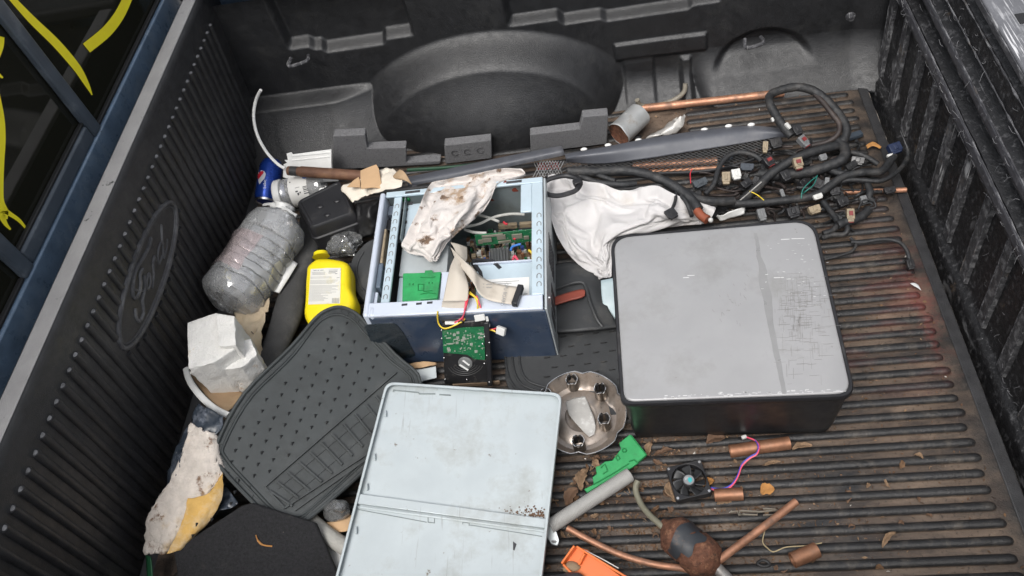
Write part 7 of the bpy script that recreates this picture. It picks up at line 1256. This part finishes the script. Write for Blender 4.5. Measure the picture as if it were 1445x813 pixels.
# ------------------------------------------------------------------ wiring harness
kh = crop(960, 100, 2.709)
conn_dk = M('connector_soot', (.03, .03, .032), .45, dirt=((.09, .085, .08), 40, .5, .2)); conn_slate = M('connector_blue_grey', (.05, .06, .075), .5)
hs = thing('wiring_harness', 'tangled black taped vehicle wiring harness with beige and grey plugs', 'wiring harness', at(1100, 250, .01))
rg = random.Random(11)
def cab_(st, r, m_=loom, z=None, wob=.0, name='cable', f=kh):
    p = smooth([at(*f(q[0], q[1]), q[2] if len(q) > 2 else z) for q in st], 8)
    rr = [r * (1 + .10 * noise.noise(x * 90)) for x in p]
    MB().tube(p, rr, 10).obj(name, m_, hs)
cab_([(425, 250, .09), (395, 215, .10), (365, 170, .11), (342, 125, .12), (345, 92, .12), (390, 72, .12), (450, 62, .12), (505, 75, .12), (550, 105, .11), (590, 145, .10), (622, 190, .09), (636, 230, .08), (622, 270, .07), (595, 290, .06)], .0105)
cab_([(515, 90, .115), (545, 120, .11), (580, 165, .10), (608, 205, .09), (600, 245, .08), (560, 272, .07), (505, 285, .06)], .0065, loom_b)
cab_([(600, 285, .07), (540, 300, .075), (470, 322, .075), (405, 355, .07), (340, 400, .06), (285, 455, .05), (235, 500, .05)], .0105)
cab_([(600, 270, .065), (630, 300, .07), (622, 335, .07), (580, 358, .065), (520, 378, .06), (450, 392, .055), (370, 398, .05), (300, 395, .045)], .0125)
cab_([(-60, 455, .05), (30, 480, .055), (100, 496, .055), (200, 508, .055), (320, 503, .05), (440, 490, .05), (520, 474, .05), (575, 438, .055), (625, 405, .06), (700, 388, .06), (760, 386, .055), (790, 362, .05), (815, 325, .05)], .0095)
cab_([(590, 430, .05), (640, 418, .055), (700, 418, .055), (770, 420, .055), (830, 385, .05), (868, 335, .045), (868, 300, .05)], .0055)
cab_([(712, 420, .045), (725, 460, .045), (722, 485, .04), (738, 500, .035)], .008)
cab_([(545, 500, .04), (580, 545, .04), (600, 580, .04), (585, 608, .04), (545, 622, .04)], .0065)
cab_([(600, 590, .045), (632, 578, .045), (660, 570, .045), (695, 555, .045), (720, 530, .045)], .010)
cab_([(630, 585, .04), (640, 605, .04), (625, 625, .035), (580, 628, .035), (540, 640, .035)], .006)
cab_([(650, 640, .03), (672, 662, .03), (655, 690, .028), (605, 708, .028), (550, 722, .026)], .0035)
cab_([(655, 655, .03), (700, 655, .035), (770, 645, .04), (830, 652, .04), (862, 680, .04), (878, 728, .03)], .0045)
cab_([(95, 472, .05), (130, 430, .055), (148, 370, .06), (185, 325, .065), (235, 312, .065), (285, 325, .06), (310, 345, .055)], .0065)
cab_([(640, 310, .05), (690, 320, .05), (730, 340, .045), (755, 358, .04)], .0065)
cab_([(560, 370, .055), (600, 390, .05), (640, 398, .05)], .008)
cab_([(680, 530, .05), (700, 495, .06), (738, 498, .06), (745, 520, .055), (710, 530, .05)], .002)
cab_([(690, 515, .05), (720, 505, .06), (735, 512, .06), (715, 522, .05)], .002)
cab_([(250, 170, .13), (400, 172, .125), (540, 165, .12), (640, 172, .12), (740, 200, .12), (830, 240, .115), (900, 285, .11), (960, 335, .105), (1000, 390, .10)], .0115, f=kt)
cab_([(850, 250, .105), (940, 300, .10), (1020, 335, .09), (1120, 345, .08), (1200, 340, .07)], .010, f=kt)
cab_([(990, 395, .10), (1015, 425, .10), (1050, 448, .10)], .0105, M('cable_rust_end', (.25, .07, .035), .5), f=kt)
cab_([(900, 310, .11), (930, 350, .11), (950, 400, .10), (960, 425, .10)], .005, f=kt)
cab_([(870, 290, .11), (865, 340, .115), (850, 380, .12)], .004, f=kt)
cab_([(250, 160, .12), (330, 200, .12), (430, 235, .115), (560, 245, .11), (640, 240, .1)], .007, f=kt)
cab_([(320, 150, .125), (420, 190, .12), (520, 225, .115)], .006, f=kt)
# thinner wires underneath the main looms
for i in range(110):
    x, y = rg.uniform(60, 700), rg.uniform(290, 600)
    if y > 540 and x < 530: continue
    st = [(x, y, rg.uniform(.015, .04))]
    a = rg.uniform(-.6, .6)
    for k_ in range(4):
        a += rg.uniform(-.7, .7); x += 30 * math.cos(a); y += 17 * math.sin(a); st.append((x, y, rg.uniform(.015, .04)))
    cab_(st, rg.uniform(.0018, .0042), rg.choice((loom, loom, loom_b)))
teal = M('wire_teal', (.02, .17, .14), .4)
cab_([(520, 405, .07), (495, 425, .075), (468, 455, .07), (463, 488, .06)], .0012, teal, name='thin_wire'); cab_([(524, 400, .07), (510, 435, .075), (480, 460, .07), (468, 470, .06)], .0012, teal, name='thin_wire')
cab_([(40, 430, .06), (38, 395, .06), (45, 375, .06)], .0012, red_w, name='thin_wire')
cab_([(265, 460, .06), (295, 475, .06), (320, 495, .06)], .0012, yel_w, name='thin_wire')
cab_([(225, 498, .06), (270, 460, .062), (310, 425, .066)], .0016, hose_grey, name='thin_wire')
def conn(x, y, z, d, ang, m_, face=None, name='connector', f=kh, tilt=.4):
    d = tuple(q * .7 for q in d); c = at(*f(x, y), z); rot = Matrix.Rotation(ang, 3, 'Z') @ Matrix.Rotation(tilt, 3, 'X')
    b = MB(); b.box(c, d, rot); b.box(c + rot @ V((0, -d[1] * .55, 0)), (d[0] * .8, d[1] * .35, d[2] * .8), rot); b.box(c + rot @ V((0, 0, d[2] * .55)), (d[0] * .35, d[1] * .7, d[2] * .2), rot)
    o = b.obj(name, m_, hs, bevel=.0018)
    if face:
        b = MB().box(c + rot @ V((0, -d[1] * .75, 0)), (d[0] * .6, .002, d[2] * .6), rot); b.box(c + rot @ V((0, 0, d[2] * .68)), (d[0] * .5, d[1] * .4, .002), rot); b.obj('connector_face', face, o)
conn(468, 268, .09, (.026, .034, .022), .6, conn_grey, conn_red); conn(336, 345, .07, (.034, .028, .022), .5, black_pl, conn_red)
conn(449, 352, .085, (.030, .032, .022), .1, conn_beige, conn_red); conn(175, 408, .06, (.028, .036, .02), -.1, conn_beige); conn(213, 394, .065, (.030, .030, .02), .1, molex)
conn(325, 290, .06, (.018, .034, .018), -.2, conn_beige); conn(409, 210, .11, (.012, .02, .012), .6, molex); conn(545, 330, .075, (.024, .018, .016), .2, conn_grey)
conn(310, 548, .05, (.026, .034, .02), .15, conn_grey); conn(512, 530, .05, (.038, .022, .02), .25, conn_beige); conn(650, 550, .055, (.024, .036, .022), -.1, conn_beige, conn_red)
conn(525, 480, .06, (.030, .014, .012), .3, molex); conn(818, 295, .06, (.042, .03, .024), .3, conn_blue); conn(803, 323, .055, (.024, .008, .012), .2, molex)
conn(800, 455, .03, (.036, .018, .016), .1, black_pl); conn(878, 738, .028, (.022, .026, .018), .1, black_pl); conn(352, 186, .12, (.008, .012, .008), .3, molex)
conn(75, 428, .06, (.05, .022, .018), .4, M('connector_slate', (.05, .06, .07), .5)); conn(430, 540, .05, (.04, .03, .024), .2, black_pl); conn(620, 500, .045, (.036, .024, .02), .3, black_pl)
conn(400, 400, .07, (.03, .03, .02), .4, black_pl); conn(250, 430, .05, (.04, .022, .02), .6, black_pl); conn(445, 225, .08, (.03, .03, .02), .3, black_pl); conn(365, 275, .05, (.04, .03, .02), .2, black_pl)
conn(840, 410, .125, (.034, .030, .012), .5, black_pl, f=kt, tilt=.2); conn(700, 490, .05, (.02, .02, .015), .2, conn_grey); conn(590, 460, .04, (.034, .022, .02), 0, black_pl); conn(130, 540, .03, (.05, .02, .016), .5, M('connector_dark', (.02, .02, .022), .4))
conn(390, 470, .045, (.012, .03, .012), .2, conn_grey); conn(560, 425, .05, (.014, .028, .014), -.3, conn_grey)
b = MB().ball(at(*kt(1068, 450), .10), .006, 6); b.obj('connector', molex, hs)
for i in range(34):
    x, y = rg.uniform(20, 720), rg.uniform(330, 590)
    if y > 540 and x < 530: continue
    conn(x, y, rg.uniform(.015, .045), (rg.uniform(.018, .045), rg.uniform(.014, .03), rg.uniform(.012, .022)), rg.uniform(-.8, .8), rg.choice((black_pl, loom, loom, conn_dk, conn_slate)), tilt=rg.uniform(0, .8))
# scraps lying by the box and the harness
b = MB(); sheet(b, [[(1010, 306, .03), (1030, 300, .05), (1052, 292, .04)], [(1016, 313, .02), (1036, 308, .03), (1050, 303, .03)]], 5, .004, 40); b.obj('white_scrap', paper_pl, None, 'white crumpled scrap behind the grey-lidded box under the harness', 'paper scrap', solid=.001)
MB().bar(at(1192, 196, .02), at(1216, 188, .02), .016, .012).obj('blue_grey_block', M('block_slate', (.05, .065, .085), .45), None, 'small slate blue plastic bar near the harness loop', 'plastic scrap', bevel=.002)
b = MB(); sheet(b, [[(1222, 205, .015), (1232, 200, .02), (1244, 207, .015)], [(1224, 210, .014), (1232, 206, .018), (1242, 210, .014)]], 4); b.obj('dry_leaf', leafm[3], None, 'orange brown leaf fragment in the far right corner of the floor', 'leaf', solid=.0006)
b = MB(); sheet(b, [[(1284, 400, .012), (1290, 399, .014), (1296, 402, .012)], [(1290, 404, .011), (1296, 407, .012), (1300, 410, .011)]], 3); b.obj('paper_flake', scuff_w, None, 'tiny white paper flake at the rib ends near the red paint', 'paper scrap', solid=.0005)
pb2 = M('pale_blue_plastic', (.36, .45, .48), .4)
b = MB(); sheet(b, [[(848, 396, .07), (858, 394, .07), (868, 392, .07)], [(850, 425, .05), (860, 425, .05), (870, 425, .05)], [(858, 448, .03), (866, 450, .03), (874, 452, .03)]], 4); b.obj('pale_plastic', pb2, None, 'pale blue plastic piece wedged at the left side of the grey-lidded box', 'plastic scrap', solid=.003)

# ------------------------------------------------------------------ tin can, tubes and copper at the far side
t = thing('tin_can', 'dented silver tin can with rusty bottom lying by the wheel housing', 'can', at(887, 172, .005))
ta, tb_ = at(873, 190, .040), at(905, 160, .043); tax = (tb_ - ta).normalized(); tl = (tb_ - ta).length
MB().lathe([(.033, 0), (.035, .002), (.035, .006), (.0335, .010), (.0335, tl - .012), (.033, tl - .004), (.026, tl)], ta, tax, 36, (False, True), lambda p, h, t_: p + noise.noise_vector(p * 30) * .003).obj('can_side', M('tin_silver', (.48, .49, .49), .4, .4, var=.15, dirt=((.25, .2, .15), 22, .54, .2), dirt2=((.75, .74, .72), 30, .62, .1)), t)
MB().lathe([(.0338, .0015), (.031, .0035), (.001, .003)], ta, tax, 30, (False, False)).obj('can_bottom', rust, t)
pipe([(899, 141, .05), (903, 148, .03), (915, 150, .02), (935, 147, .02), (953, 140, .025), (965, 130, .04), (967, 118, .06)], .0065, 6, 10).obj('bent_tube', M('tube_khaki', (.22, .20, .16), .5, var=.2, dirt=((.35, .33, .3), 20, .55, .2)), None, 'bent khaki grey tube behind the tin can', 'tube')
pipe([(905, 153, .019), (1000, 143, .019), (1106, 131, .019)], .0105, 4, 16).obj('copper_pipe', copper, None, 'long straight copper pipe at the far side, running under the harness loop', 'copper pipe', 'loose copper pipes')
b = MB(); sheet(b, [T_(k2, r) for r in ([(520, 515, .02), (545, 500, .05), (565, 500, .06)], [(470, 550, .015), (510, 545, .03), (552, 545, .03)], [(390, 600, .012), (450, 590, .016), (520, 580, .012)])], 5, .010, 40); b.obj('foil_scrap', M('foil', (.42, .41, .39), .45, .3, var=.2, dirt=((.25, .2, .15), 26, .54, .2)), None, 'torn grey foil scrap between the tin can and the grille', 'foil scrap', solid=.001)

# ------------------------------------------------------------------ hubcap
t = thing('hubcap', 'upturned chrome wheel hubcap with clip sockets between the panel and the box', 'hubcap', at(820, 585, .01))
hc = at(820, 586, .030); HRd = .091
def hf(p, h, ang): 
    n5 = math.cos(6 * ang + .5); d = (p - hc); q = V((d.x, d.y, 0))
    if q.length > .07: p = p - q.normalized() * .006 * max(0, n5 - .72) / .28
    return p
MB().lathe([(.001, -.010), (.03, -.010), (.034, -.007), (.055, -.008), (.062, -.012), (.072, -.010), (.084, .004), (HRd, .018), (HRd + .0015, .019), (HRd + .001, .016), (.085, .001), (.07, -.014), (.001, -.014)], hc, V((.06, -.08, 1)), 72, (False, False), hf).obj('hubcap_disc', chrome_b, t)
MB().lathe([(HRd - .0005, .0185), (HRd + .0005, .0195), (HRd + .0016, .0195), (HRd + .002, .017)], hc, V((.06, -.08, 1)), 72, (False, False), hf).obj('hubcap_edge', chrome, t)
kc6 = crop(740, 480, 3.388)
clipm = M('clip_dark_chrome', (.16, .14, .12), .25, .9, var=.3, dirt=((.06, .05, .045), 40, .5, .2))
for x, y in ((225, 185), (360, 228), (380, 372), (256, 478), (100, 255), (110, 430)):
    c = at(*kc6(x, y), .058); b = MB()
    b.lathe([(  .0128, -.036), (.0128, -.004), (.0124, 0), (.0110, -.001), (.0110, -.034)], c, (0, 0, 1), 24, (False, False), lambda p, h, a_: p + V((0, 0, -.006 * max(0, math.cos(5 * a_)) if h > -.005 else 0)))
    o = b.obj('clip_socket', clipm, t)
    MB().lathe([(.0128, -.0015), (.0130, .0004), (.0117, .0004)], c, (0, 0, 1), 24, (False, False), lambda p, h, a_: p + V((0, 0, -.006 * max(0, math.cos(5 * a_))))).obj('socket_edge', chrome, o)
    b = MB()
    for i in range(6):
        a_ = i * 1.047; b.bar(c + V((.0104 * math.cos(a_), .0104 * math.sin(a_), -.03)), c + V((.0096 * math.cos(a_), .0096 * math.sin(a_), -.002)), .005, .0015, (math.cos(a_), math.sin(a_), .1))
    b.obj('spring_fingers', black_pl, o)
b = MB(); sheet(b, [T_(kc6, r) for r in ([(195, 295, .026), (240, 278, .027), (290, 270, .026)], [(215, 360, .026), (265, 350, .028), (325, 350, .027)], [(270, 425, .026), (305, 425, .027), (340, 410, .026)], [(310, 465, .026), (322, 460, .026), (335, 452, .026)])], 5, .002, 60); b.obj('cap_sticker', M('sticker_grey', (.40, .39, .37), .5, var=.2, dirt=((.6, .6, .58), 40, .55, .1)), t, solid=.0008)

# ------------------------------------------------------------------ green bracket, conduit, fan
gp2 = pl3((885, 615, .035), (912, 640, .030), (825, 695, .022))
go = [(505, 450), (585, 550), (540, 590), (490, 625), (430, 655), (365, 690), (300, 730), (285, 712), (332, 690), (325, 655), (345, 640), (340, 605), (360, 600), (385, 580), (420, 575), (462, 520), (452, 492)]
t = thing('green_bracket', 'bright green plastic bracket lying against the grey conduit', 'plastic bracket', at(865, 655, .012))
MB().prism([gp2.px(*kc6(*p)) for p in go], gp2.n * -.007).obj('bracket_plate', green_pl, t, bevel=.0012)
b = MB()
for st in (((437, 560), (447, 548), (457, 566), (445, 576), (437, 560)), ((365, 610), (385, 592), (398, 625), (375, 640)), ((510, 455), (583, 548), (540, 585)), ((500, 580), (525, 572), (545, 590)), ((330, 690), (420, 640), (500, 590))):
    b.tube([gp2.px(*kc6(*p), .001) for p in st], .0014, 6)
b.tube([gp2.px(478 / 3.388 + 740, 527 / 3.388 + 480, .001) + V((.004 * math.cos(a), .004 * math.sin(a), 0)) for a in [R(30 * i) for i in range(12)]], .0012, 6, closed=True)
b.obj('bracket_details', green_dk, t)
t = thing('conduit', 'grey corrugated conduit piece with metal end fitting beside the galvanised panel', 'conduit', at(830, 705, .012))
da, db = at(889, 670, .034), at(776, 743, .040); dax = (db - da).normalized(); dl = (db - da).length
pr = [(.010, 0.0005), (.0135, 0)]; h = .002
while h < dl: pr += [(.0138, h), (.0143, h + .0012), (.0138, h + .0024)]; h += .0036
pr += [(.001, dl)]
MB().lathe(pr, da, dax, 22, (False, False)).obj('conduit_tube', hose_grey, t)
MB().tube([da + dax * .0008, da + dax * .002], .0105, 18).obj('tube_hole', ink, t)
b = MB(); b.prism(fillet([at(*q) for q in ((774, 736, .045), (783, 744, .044), (789, 762, .034), (787, 770, .032), (778, 768, .033), (772, 758, .036))], .004), (0, 0, -.004)); b.obj('end_fitting', zinc, t, bevel=.0008)
b = MB().lathe([(.004, 0), (.0055, .0006), (.003, .0012)], at(782, 763, .0335), (0, 0, 1), 16); b.obj('fitting_eye', ink_grey, t)

fan = thing('cooling_fan', 'small square black computer cooling fan with red and blue wires', 'fan', at(972, 690, .01))
fc = [at(u, v, .034) for u, v in ((940, 659), (990, 649), (1005, 694), (953, 708))]
fcn = sum(fc, V()) / 4; ex = ((fc[1] - fc[0]) + (fc[2] - fc[3])).normalized(); fe = .0345; ey = V((0, 0, 1)).cross(ex).normalized()
fl_ = lambda x, y, z: fcn + ex * x + ey * y + V((0, 0, z))
b = MB(); n = 64
def sq(a): 
    c, s = math.cos(a), math.sin(a); k_ = fe / max(abs(c), abs(s)); x, y = c * k_, s * k_; 
    lim = fe * .96; 
    return x, y
lo = []
RI = .0318
rows_ = [lambda a: (*sq(a), -.017), lambda a: (*sq(a), 0), lambda a: (RI * math.cos(a), RI * math.sin(a), 0), lambda a: (RI * math.cos(a), RI * math.sin(a), -.017)]
b.ring(lambda i, k: fl_(*rows_[i](2 * math.pi * (k + .5) / n)), 4, n, (False, False))
b.obj('fan_frame', black_pl, fan, bevel=.001)
b = MB().lathe([(.0125, -.015), (.0125, -.002), (.0115, -.0005), (.001, -.0004)], fcn, (0, 0, 1), 32); hub = b.obj('fan_hub', M('hub_black', (.03, .03, .032), .4), fan)
for i in range(7):
    a0 = i * 2 * math.pi / 7 + .3; b = MB()
    def bl(s, q):
        r = lerp(.0118, .0308, s); a = a0 + .25 * s + lerp(-.28, .42, q) * (1 - .15 * s); return fl_(r * math.cos(a), r * math.sin(a), lerp(-.0025, -.0135, q) + .001 * math.sin(s * 3))
    b.grid(bl, 8, 6); b.obj('fan_blade', M('blade_black', (.035, .036, .038), .35), fan, solid=.0011)
b = MB(); 
for i in range(4): b.bar(fl_(.011 * math.cos(i * 1.571 + .6), .011 * math.sin(i * 1.571 + .6), -.0155), fl_(.0325 * math.cos(i * 1.571 + .8), .0325 * math.sin(i * 1.571 + .8), -.0155), .004, .002)
b.obj('fan_struts', black_pl, fan)
MB().lathe([(.0098, 0), (.0098, .0003), (.001, .0003)], fl_(0, 0, -.0002), (0, 0, 1), 28).obj('hub_label', M('label_silver', (.25, .26, .27), .4), hub)
b = MB().prism([fl_(x, y, .0002) for x, y in ((.001, -.0065), (.006, -.003), (.006, .003), (.001, .0045), (-.002, .001), (-.001, -.004))], (0, 0, .0003)); b.obj('label_mark', M('mark_teal', (.05, .42, .45), .4), hub)
b = MB()
for q in range(3): b.bar(fl_(-.006 + q * .0025, .001, .0003), fl_(-.005 + q * .0025, .006, .0003), .0008, .0003)
b.obj('label_print', scuff_w, hub)
b = MB()
for x, y in ((-1, -1), (1, -1), (1, 1), (-1, 1)): b.lathe([(.0026, 0), (.0026, .0004), (.001, .0004)], fl_(x * .030, y * .030, .0003), (0, 0, 1), 12)
b.obj('screw_holes', chrome, fan)
for off, m_ in ((0, blu_w), (2.2, pink_w)):
    pipe([(1003, 688 + off, .02), (1018, 690 + off, .022), (1032, 684 + off, .024), (1041, 671 + off, .026), (1047, 655 + off * 1.3, .028), (1058, 645 + off, .034), (1068, 639 + off, .038), (1070 + off * .5, 630, .040), (1066, 622, .036), (1054, 617, .026)], .0016, 6, 8).obj('fan_wire', m_, fan)
MB().box(at(1050, 617, .022), (.010, .007, .006), Matrix.Rotation(.3, 3, 'Z')).obj('fan_plug', molex, fan, bevel=.001)

# ------------------------------------------------------------------ copper pieces and filter drier
def hollow(a, b_, r, mat, label):
    a, b_ = at(*a), at(*b_); d = (b_ - a).normalized(); L_ = (b_ - a).length
    m_ = MB().lathe([(r * .82, .02), (r * .84, .0005), (r, 0), (r, L_), (r * .84, L_ - .0005), (r * .82, L_ - .02)], a, d, 24)
    return m_.obj('copper_pipe', mat, None, label, 'copper pipe', 'loose copper pipes', angle=50)
hollow((1030, 637, .0205), (1114, 625, .0205), .0128, copper_dull, 'longest loose copper pipe offcut, lying against the front of the grey-lidded box')
hollow((1008, 699, .020), (1048, 697, .020), .0122, copper_dull, 'short copper pipe offcut lying just right of the fan')
hollow((1118, 791, .022), (1153, 776, .022), .0138, copper_dull, 'short dark copper pipe offcut near the bottom edge, right of the rusty drier')
t = thing('filter_drier', 'rusty filter drier with long copper tubes at both ends, bottom of the bed', 'filter drier', at(980, 775, .01))
k7 = crop(760, 640, 3.44)
fa, fb_ = at(940, 743, .050), at(1003, 797, .050); fax = (fb_ - fa).normalized(); fll = (fb_ - fa).length
MB().lathe([(.008, -.012), (.012, -.004), (.024, .006), (.033, .014), (.0355, .024), (.0355, fll * .52), (.033, fll * .55), (.034, fll * .58), (.0375, fll * .62), (.0375, fll - .014), (.033, fll - .003), (.018, fll + .008), (.009, fll + .014)], fa, fax, 36, (True, True), lambda p, h, a_: p + noise.noise_vector(p * 40) * .0022).obj('drier_body', rust, t)
b = MB(); a_x = fax.cross(V((0, 0, 1))).normalized(); b_x = fax.cross(a_x)
def wrap(h0, h1, a0, a1, r):
    m_ = MB(); m_.grid(lambda s, q: (lambda p: p + noise.noise_vector(p * 40) * .0024)(fa + fax * (lerp(h0, h1, q) + .004 * math.sin(s * 9)) + (a_x * math.cos(lerp(a0, a1, s)) + b_x * math.sin(lerp(a0, a1, s))) * r), 20, 8); return m_
tape = M('label_tape_black', (.03, .034, .04), .45, var=.2, dirt=((.15, .09, .06), 24, .56, .15))
wrap(.030, fll * .52, R(175), R(345), .0368).obj('drier_label', tape, t); wrap(fll * .50, fll * .70, R(230), R(310), .0392).obj('drier_label', tape, t)
def tb7(st, r, m_, name='copper_tube'): MB().tube(smooth([at(*k7(x, y), z) for x, y, z in st], 8), r, 14).obj(name, m_, t)
tb7([(760, 575, .045), (690, 556, .035), (560, 538, .026), (400, 492, .022), (255, 425, .022), (140, 362, .022)], .0062, copper)
tb7([(860, 530, .05), (900, 500, .05), (1000, 425, .048), (1120, 335, .046), (1250, 234, .044)], .0072, copper)
tb7([(620, 375, .055), (590, 345, .055), (540, 300, .048), (500, 250, .036), (475, 195, .032), (472, 160, .034), (482, 132, .038)], .0058, M('tube_olive', (.20, .19, .14), .55, var=.25, dirt=((.32, .3, .22), 14, .52, .2)), 'steel_tube')
tb7([(840, 530, .05), (880, 570, .045), (925, 615, .04)], .0105, M('tube_grey', (.25, .24, .23), .5, .4, dirt=((.15, .11, .08), 20, .55, .2)), 'steel_tube')
# orange piece
t = thing('orange_clip', 'broken orange plastic channel piece at the bottom edge by the panel', 'plastic piece', at(835, 800, .01))
op = pl3((812, 771, .05), (793, 795, .04), (876, 820, .05))
MB().prism([op.px(*p) for p in ((812, 771), (829, 776), (842, 788), (880, 816), (890, 835), (840, 840), (800, 808), (793, 795))], op.n * -.004).obj('channel_base', orange_pl, t, bevel=.001)
b = MB(); b.bar(op.px(815, 772, .008), op.px(885, 815, .008), .004, .018, op.n); b.bar(op.px(796, 797, .007), op.px(835, 838, .007), .004, .016, op.n); b.bar(op.px(812, 771, .008), op.px(794, 796, .008), .004, .018, op.n); b.bar(op.px(826, 781, .009), op.px(818, 797, .005), .004, .012, op.n); b.obj('channel_walls', orange_pl, t, bevel=.001)
b = MB().ball(op.px(806, 800, .004), (.016, .010, .008), 7); b.noise(.004, 60).obj('muddy_lump', M('mud_tan', (.3, .22, .14), .8, var=.3), None, 'muddy tan lump caught in the orange channel piece', 'dirt lump')
b = hull([at(u, v, z) for u, v, z in ((775, 812, .05), (800, 806, .06), (825, 812, .05), (830, 840, .04), (775, 840, .04), (800, 820, .07))], 2, .004, 40, 2, .003); b.obj('dark_bag_end', M('bag_slate', (.05, .05, .055), .35, dirt=((.4, .4, .42), 20, .62, .1)), None, 'dark grey crumpled bag end at the bottom edge by the orange piece', 'plastic bag')
pipe([(824, 776, .06), (848, 788, .062), (873, 802, .06)], .0009, 4, 6).obj('white_stick', white_pl, None, 'thin white stick on the orange channel piece', 'stick')
# small hardware
b = MB()
for st in (((930, 285), (965, 280), (972, 300), (1000, 292)), ((975, 278), (1060, 282), (1062, 298), (978, 296), (975, 278)), ((1060, 285), (1160, 275), (1158, 296), (1090, 300)), ((1090, 268), (1150, 270))):
    b.tube([at(*k7(*p), .018) for p in st], .0018, 6)
b.obj('small_chain', M('chain_dull', (.3, .27, .22), .45, .6, dirt=((.15, .1, .07), 40, .5, .2)), None, 'small dull metal chain link between ribs, right of the fan', 'hardware')
pipe([(*k7(1097, 378), .014), (*k7(1088, 430), .013), (*k7(1112, 460), .014), (*k7(1142, 477), .016), (*k7(1200, 455), .018), (*k7(1290, 448), .017), (*k7(1375, 434), .012)], .0011, 5, 6).obj('thin_wire', M('wire_straw', (.42, .34, .2), .6), None, 'thin straw coloured bent wire near the rusty drier tube', 'wire')
b = MB().tube(smooth([at(*k7(x, y), .015) for x, y in ((1065, 530), (1085, 518), (1110, 525), (1120, 540), (1095, 548), (1070, 540))], 4, True), .0028, 8, closed=True); b.obj('dark_knot', black_rb, None, 'small dark knotted rubber ring near the bottom copper offcut', 'rubber ring')

# ------------------------------------------------------------------ dry leaves and litter
def leaf(u, v, L_, W, ang, m_, z=.010, curl=.5, label=None, sd=0):
    L_ *= .8; W *= .8; c = at(u, v, z); n = 12; d = V((math.cos(ang), math.sin(ang), 0)); s_ = V((-d.y, d.x, 0)); b = MB()
    def f(s, q):
        w = W * math.sin(math.pi * (.04 + .92 * s)) ** .75 * (1 + .5 * noise.noise(V((s * 6, sd * 1.7, q * .7))) + .25 * noise.noise(V((s * 16, sd, q)))); y_ = (q - .5) * w
        return c + d * (s - .5) * L_ + s_ * (y_ + .12 * L_ * math.sin(s * 3)) + V((0, 0, curl * (abs(q - .5) * w) + .1 * L_ * curl * math.sin(s * 5 + sd) + .05 * L_ * curl + .002 * noise.noise(V((s * 9, q * 7, sd)))))
    b.grid(f, n, 6)
    p = c - d * L_ * .5; o = b.obj('dry_leaf', m_, None, label or 'small dry brown leaf scrap between the floor ribs', 'leaf', 'dry leaves on the bed floor', solid=.0004)
    return o
for i, (u, v, L_, W, a, k_, cu, lb) in enumerate((
    (824, 677, .060, .028, 1.3, 1, .9, 'curled tan leaf beside the lower end of the green bracket'), (948, 692, .045, .024, 1.7, 1, .7, 'pale tan leaf under the left edge of the cooling fan'),
    (1083, 693, .034, .028, .3, 3, .4, 'round orange brown leaf right of the short copper offcut'), (936, 640, .05, .012, .2, 2, .9, 'rolled brown leaf right of the green bracket tip'),
    (917, 634, .035, .018, 1.2, 1, .9, 'tan leaf standing at the right corner of the green bracket'), (1000, 682, .03, .02, .4, 3, .5, 'orange leaf between the fan and its wires'),
    (1022, 710, .035, .014, .1, 1, .4, 'flat tan leaf just below the short copper offcut'), (1132, 632, .05, .016, .15, 1, .6, 'tan leaf touching the right end of the longest copper offcut'),
    (1090, 655, .04, .010, .2, 1, .6, 'narrow tan leaf in the groove below the longest copper offcut'), (880, 690, .05, .02, .5, 2, .8, 'dark curled leaf touching the conduit end'),
    (808, 702, .05, .03, .9, 2, .9, 'dark crumpled leaf left of the conduit near the panel'), (843, 655, .03, .02, 1.9, 1, .8, 'small tan leaf at the top of the green bracket'),
    (1255, 762, .05, .012, .7, 1, .8, 'narrow tan leaf in the groove, far right of the drier'), (1010, 622, .05, .03, .3, 2, .8, 'crumpled brown leaf at the box foot, left of the copper offcut'))):
    leaf(u, v, L_, W, a, leafm[k_], .011, cu, lb, i)
rg = random.Random(21)
zone = lambda u, v: (775 < u < 1180 and 600 < v < 812)
for i in range(90):
    u, v = rg.uniform(775, 960), rg.uniform(625, 760)
    if i > 68: u, v = rg.uniform(950, 1330), rg.uniform(630, 805)
    leaf(u, v, rg.uniform(.010, .026), rg.uniform(.006, .014), rg.uniform(0, 6.3), leafm[rg.choice((0, 1, 2, 2))], rg.uniform(.004, .010), rg.uniform(.3, 1.1), None, i + 40)
# finest crumbs gathered in the grooves
b = MB()
for i in range(5200):
    if i < 3600: p = V((rg.gauss(-.02, .16), rg.uniform(.42, .82), 0))
    elif i < 4500: p = V((rg.uniform(-.1, .6), rg.uniform(.42, 1.2), 0))
    else: p = V((rg.uniform(-.05, .58), rg.uniform(1.2, 1.72), 0))
    if p.x > .6 or p.x < -.95: continue
    k_ = round((p.y - .19 - .01555) / .0311); p.y = .19 + .01555 + k_ * .0311 + rg.gauss(0, .0045)
    p.z = rg.uniform(.0004, .003); w = abs(rg.gauss(.0016, .0016)) + .0006; a = rg.uniform(0, 6.28); q = V((math.cos(a), math.sin(a), rg.uniform(-.3, .3))) * w; r_ = V((-math.sin(a), math.cos(a), rg.uniform(-.3, .3))) * w * rg.uniform(.2, .7)
    b.cur = rg.choice((0, 0, 1, 1, 2, 2, 2, 2, 0, 2)) if rg.random() > .012 else 3
    b.add([p - q, p + r_, p + q, p - r_ * .5 + V((0, 0, w * .5))], [(0, 1, 2, 3)])
b.obj('leaf_litter', [leafm[0], leafm[1], leafm[2], M('white_crumb', (.55, .52, .47), .7)], None, 'crumbled dry leaf bits and grit in the grooves of the bed floor', 'litter', kind='stuff', origin=(0, 0, 0))
